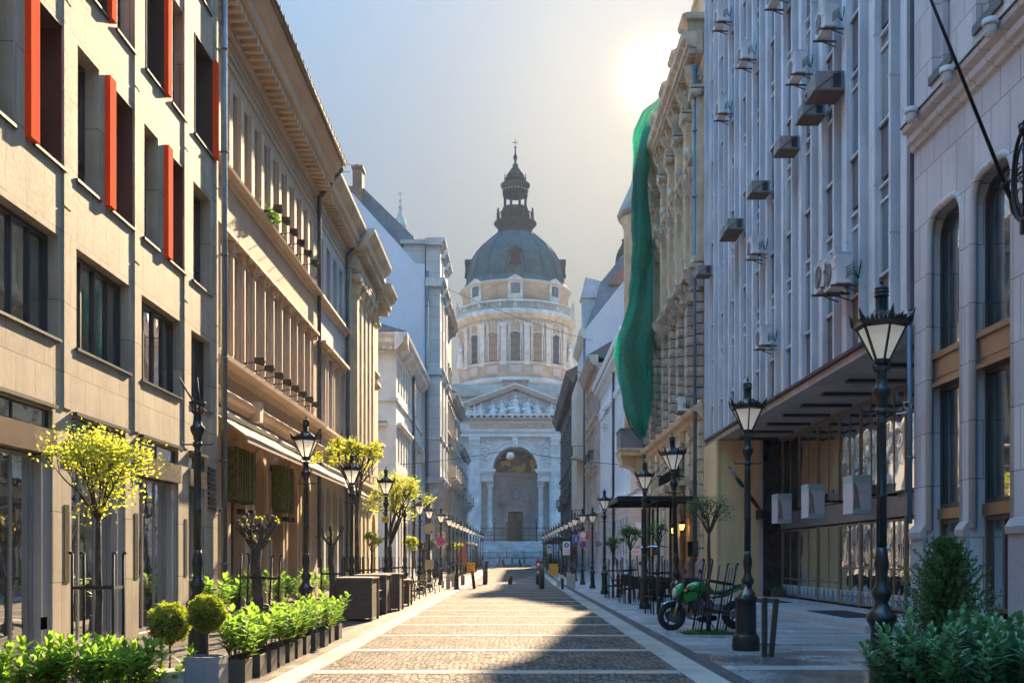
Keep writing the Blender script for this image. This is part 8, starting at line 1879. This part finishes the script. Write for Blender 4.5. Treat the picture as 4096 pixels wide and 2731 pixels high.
for s in (-1, 1): A = MB(); A.tube([(s*.07,0,.68),(s*.15,0,.68)], .04, 10); A.build('outlet', hm, r_)
A = MB(); A.lathe([(.082,.32),(.082,.40)], 14, capb=False, capt=False); A.build('band', WHT, r_)
# dark cafe furniture
def cchair():
    r_ = thing('cafe_chair', 'x', 'chair'); m = simple('black_wicker', (.018,.018,.02), .5)
    for sx in (-1, 1):
        for sy in (-1, 1): A = MB(); A.tube([(sx*.2,sy*.2,0),(sx*.19,sy*.19,.44)], .014, 5); A.build('leg', m, r_)
        A = MB(); A.tube([(sx*.21,.2,.44),(sx*.22,.1,.64),(sx*.21,-.18,.62),(sx*.2,-.2,.44)], .014, 5); A.build('armrest', m, r_)
    A = MB(); A.box(-.22,.22,-.21,.21,.43,.47); A.build('seat', m, r_, bevel=.01); A = MB(); A.prism([(.19,.47),(.22,.47),(.27,.86),(.24,.86)], -.22, .22); A.build('backrest', m, r_, bevel=.01); return r_
cc = cchair(); k = 0; spots = [(4.9,36.3,.3),(5.7,36.5,-.4),(6.5,36.6,.1),(4.8,37.9,2.8),(5.6,38.2,3.0),(6.4,38.0,3.2),(4.8,40.2,.2),(5.6,40.4,0),(6.4,40.3,.1),(4.7,42.2,2.9),(5.5,42.4,3.1),(4.35,43.8,1.5),(5.0,45.4,.3)]
for x, y, rz in spots:
    lab = 'black cafe chair at the dark tables behind the red hydrant'
    if k == 0: cc.location = (x,y,0); cc.rotation_euler = (0,0,rz); cc['label'] = lab; cc['group'] = 'black cafe chairs'
    else: dup(cc, (x,y,0), rz, lab, 'black cafe chairs')
    k += 1
for x, y in ((5.2,37.2),(6.1,37.3),(5.1,41.2),(6.0,41.3)):
    r_ = thing('cafe_table', 'round-edged black cafe table among the chairs behind the hydrant', 'table', (x,y,0), 0, 'black cafe tables'); A = MB(); A.lathe([(.34,.72),(.36,.735),(.34,.75)], 20); A.build('tabletop', simple('dark_table', (.03,.03,.035), .3), r_); A = MB(); A.tube([(0,0,.03),(0,0,.72)], .03, 8); A.lathe([(.2,0),(.2,.03)], 14); A.build('pedestal', IRONM, r_)
A = MB(); r_ = thing('meter_box', 'grey utility meter box on the corner of the white house', 'utility box', (8.0,65.7,1.0)); A.box(-.3,.3,-.15,.15,-.6,.6); A.build('housing', simple('grey_cabinet', (.32,.32,.32), .5), r_, bevel=.02); A = MB(); A.tube([(0,-.16,.25),(0,-.165,.25)], .12, 12); A.build('dial', FL, r_)
for sgn in (0,):
    r_ = thing('notice_board', 'small red-lettered white notice on the white corner house', 'notice', (7.75,65.8,2.0)); A = MB(); A.box(-.28,.28,-.02,0,-.16,.16); A.build('back_plate', WHT, r_); A = MB(); 
    for k in range(5): A.box(-.22+.095*k,-.22+.095*k+.05,-.026,-.02,-.1,.1)
    A.build('print', RED, r_)
for k in range(3):
    r_ = thing('flower_pot', ['terracotta pot with a dark plant by the black marble wall','x','x'][k], 'flower pot', (9.55,37.2,.16)) if k == 0 else None
    if r_: A = MB(); A.box(-.22,.22,-.14,.14,0,.24); A.build('pot', simple('terracotta', (.16,.07,.05), .8), r_, bevel=.01); Lv = Leaves(); [Lv.add((rnd.gauss(0,.12),rnd.gauss(0,.07),.24), (rnd.gauss(0,.5),rnd.gauss(0,.5),1), .14, .05, rnd.random()) for _ in range(80)]; put('foliage', Lv.mesh('foliage', LAURELD), r_)

# ================================================================= green safety netting
def net():
    m = bpy.data.materials.new('safety_net'); m.use_nodes = True; nt = m.node_tree; b = nt.nodes['Principled BSDF']; L = nt.links.new; out = nt.nodes['Material Output']
    tc = nt.nodes.new('ShaderNodeTexCoord'); n = nd(nt, 'ShaderNodeTexNoise', Scale=.6, Detail=4.0); L(tc.outputs['Object'], n.inputs['Vector'])
    nb = nd(nt, 'ShaderNodeTexNoise', Scale=9.0, Detail=6.0); L(tc.outputs['Object'], nb.inputs['Vector']); bpn = nd(nt, 'ShaderNodeBump', Strength=.6, Distance=.1); L(nb.outputs['Fac'], bpn.inputs['Height']); L(bpn.outputs[0], b.inputs['Normal'])
    c = mixc(nt, ramp(nt, n.outputs['Fac'], .3, .7), (.0,.12,.12), (.005,.23,.21)); L(c, b.inputs['Base Color']); b.inputs['Roughness'].default_value = 1.0; b.inputs['Specular IOR Level'].default_value = .1
    tr = nt.nodes.new('ShaderNodeBsdfTranslucent'); tr.inputs['Color'].default_value = (.0,.50,.30,1); mx = nt.nodes.new('ShaderNodeMixShader'); mx.inputs[0].default_value = .42; L(b.outputs[0], mx.inputs[1]); L(tr.outputs[0], mx.inputs[2])
    wv = nd(nt, 'ShaderNodeTexNoise', Scale=22.0, Detail=4.0); L(tc.outputs['Object'], wv.inputs['Vector']); tp = nt.nodes.new('ShaderNodeBsdfTransparent'); mx2 = nt.nodes.new('ShaderNodeMixShader'); L(math_(nt, 'MULTIPLY', ramp(nt, wv.outputs['Fac'], .40, .64), .6), mx2.inputs[0]); L(mx.outputs[0], mx2.inputs[1]); L(tp.outputs[0], mx2.inputs[2]); L(mx2.outputs[0], out.inputs['Surface'])
    root = thing('safety_net', 'long torn green safety net hanging down the corner of the yellow palace', 'safety net', (7.0,57.5,8))
    rows = [(350,2655,2690),(400,2620,2680),(440,2572,2664),(520,2535,2640),(600,2528,2612),(700,2528,2592),(800,2530,2594),(900,2524,2606),(1000,2525,2612),(1100,2525,2614),(1200,2512,2614),(1280,2492,2614),(1350,2466,2614),(1430,2458,2612),(1500,2468,2614),(1570,2480,2614),(1640,2496,2606),(1700,2530,2592),(1745,2560,2584)]
    def lerp_row(py):
        for a, b in zip(rows[:-1], rows[1:]):
            if a[0] <= py <= b[0]: t = (py-a[0])/(b[0]-a[0]); return a[1]+(b[1]-a[1])*t, a[2]+(b[2]-a[2])*t
        return rows[-1][1:]
    for layer, (off, ys) in enumerate(((0,51.4),(.35,52.0))):
        A = MB(); ny, nx = 120, 70; idx = []
        for i in range(ny+1):
            py = 350+(1745-350)*i/ny; x0, x1 = lerp_row(py); x0 += 3*math.sin(py*.021+layer)+1.5*math.sin(py*.053); row = []
            for j in range(nx+1):
                u = j/nx; f_ = .42*math.sin(u*8+py*.0025*(1+layer)+math.sin(py*.006)*1.4)+.12*math.sin(u*15-py*.009+math.sin(py*.013+u*3)*1.5)+.05*math.sin(u*31+py*.017)+.08*math.sin(py*.024+u*5); y = ys+f_+.9*(u-.5)*layer; s_ = 1-.06*layer
                px = x0+(x1-x0)*(.5+(u-.5)*s_); p = V(px, py+6*math.sin(u*9), y); row.append(A.P((p[0]-7.0, p[1]-57.5, p[2]-8)))
            idx.append(row)
        A.smooth = True; r = random.Random(layer+3)
        for i in range(ny):
            for j in range(nx): A.face((idx[i][j], idx[i][j+1], idx[i+1][j+1], idx[i+1][j]))
        A.build('net_sheet', m, root, recalc=False)
    A = MB(); A.tube([(p[0]-7.0,p[1]-57.5,p[2]-8) for p in (V(2500,1640,51.7),V(2520,1700,51.7),V(2560,1755,51.8),V(2590,1700,51.8))], .05, 6); A.build('rope', simple('dark_rope', (.01,.08,.06), .8), root)
net()

# ================================================================= hanging lamp and wires
def wire(label, pts, r, sag):
    p, q = Vector(pts[0]), Vector(pts[1]); root = thing('overhead_wire', label, 'wire', pts[0]); A = MB(); n = 24
    P = [p.lerp(q, k/n)-p for k in range(n+1)]
    for k, v in enumerate(P): v.z -= sag*4*(k/n)*(1-k/n)
    A.tube(P, r, 5); A.build('strand', simple('wire_black', (.02,.02,.02), .6), root)
a_, m_, b_ = V(1585,1857,70), V(2041,1797,70), V(2471,1855,70)
wire('taut wire from the cream corner house to the hanging lamp', (a_, m_), .022, .12); wire('taut wire from the hanging lamp to the white fluted house', (m_, b_), .022, .12)
r_ = thing('hanging_lamp', 'white domed lamp hanging on wires over the middle of the street', 'hanging lamp', V(2041,1800,70)); A = MB(); A.lathe([(.28,-.52),(.29,-.46),(.26,-.30),(.16,-.16),(.05,-.12)], 20); A.build('shade', simple('lamp_shade_grey', (.42,.47,.55), .4), r_); A = MB(); A.ball((0,0,-.52), .24, 14, 8, (1,1,.45)); A.build('diffuser', simple('lamp_diffuser', (.6,.52,.42), .3), r_); A = MB(); A.tube([(0,0,-.12),(0,0,.04)], .03, 6); A.box(-.12,.12,-.03,.03,0,.06); A.build('hanger', FL, r_)
wire('thin high wire crossing in front of the dome balustrade', (V(1784,1150,95), V(2372,1362,95)), .022, .35)
for k, (px, py) in enumerate(((2435,1640),(2428,1710),(2350,1670),(2330,1715))):
    r_ = thing('iron_bracket', ['scrolled iron wire bracket, highest on the white fluted wall','scrolled iron wire bracket by the dark downpipe','small scrolled bracket on the far white wall','lowest small scrolled bracket on the far white wall'][k], 'bracket', (6.9, 7.15*4096/(px-2061), H+(2232-py)/4096*(7.15*4096/(px-2061))), 0, 'scrolled brackets on the white house'); A = MB()
    A.tube([(.5,0,0),(-.25,0,.05)], .02, 5)
    for s in (-1,1): A.tube([(.1+.18*math.cos(t)*(1-t/9),0,s*.2+.18*math.sin(t)*(1-t/9)) for t in [j*.6 for j in range(12)]], .016, 5)
    A.build('scroll', IRONM, r_)
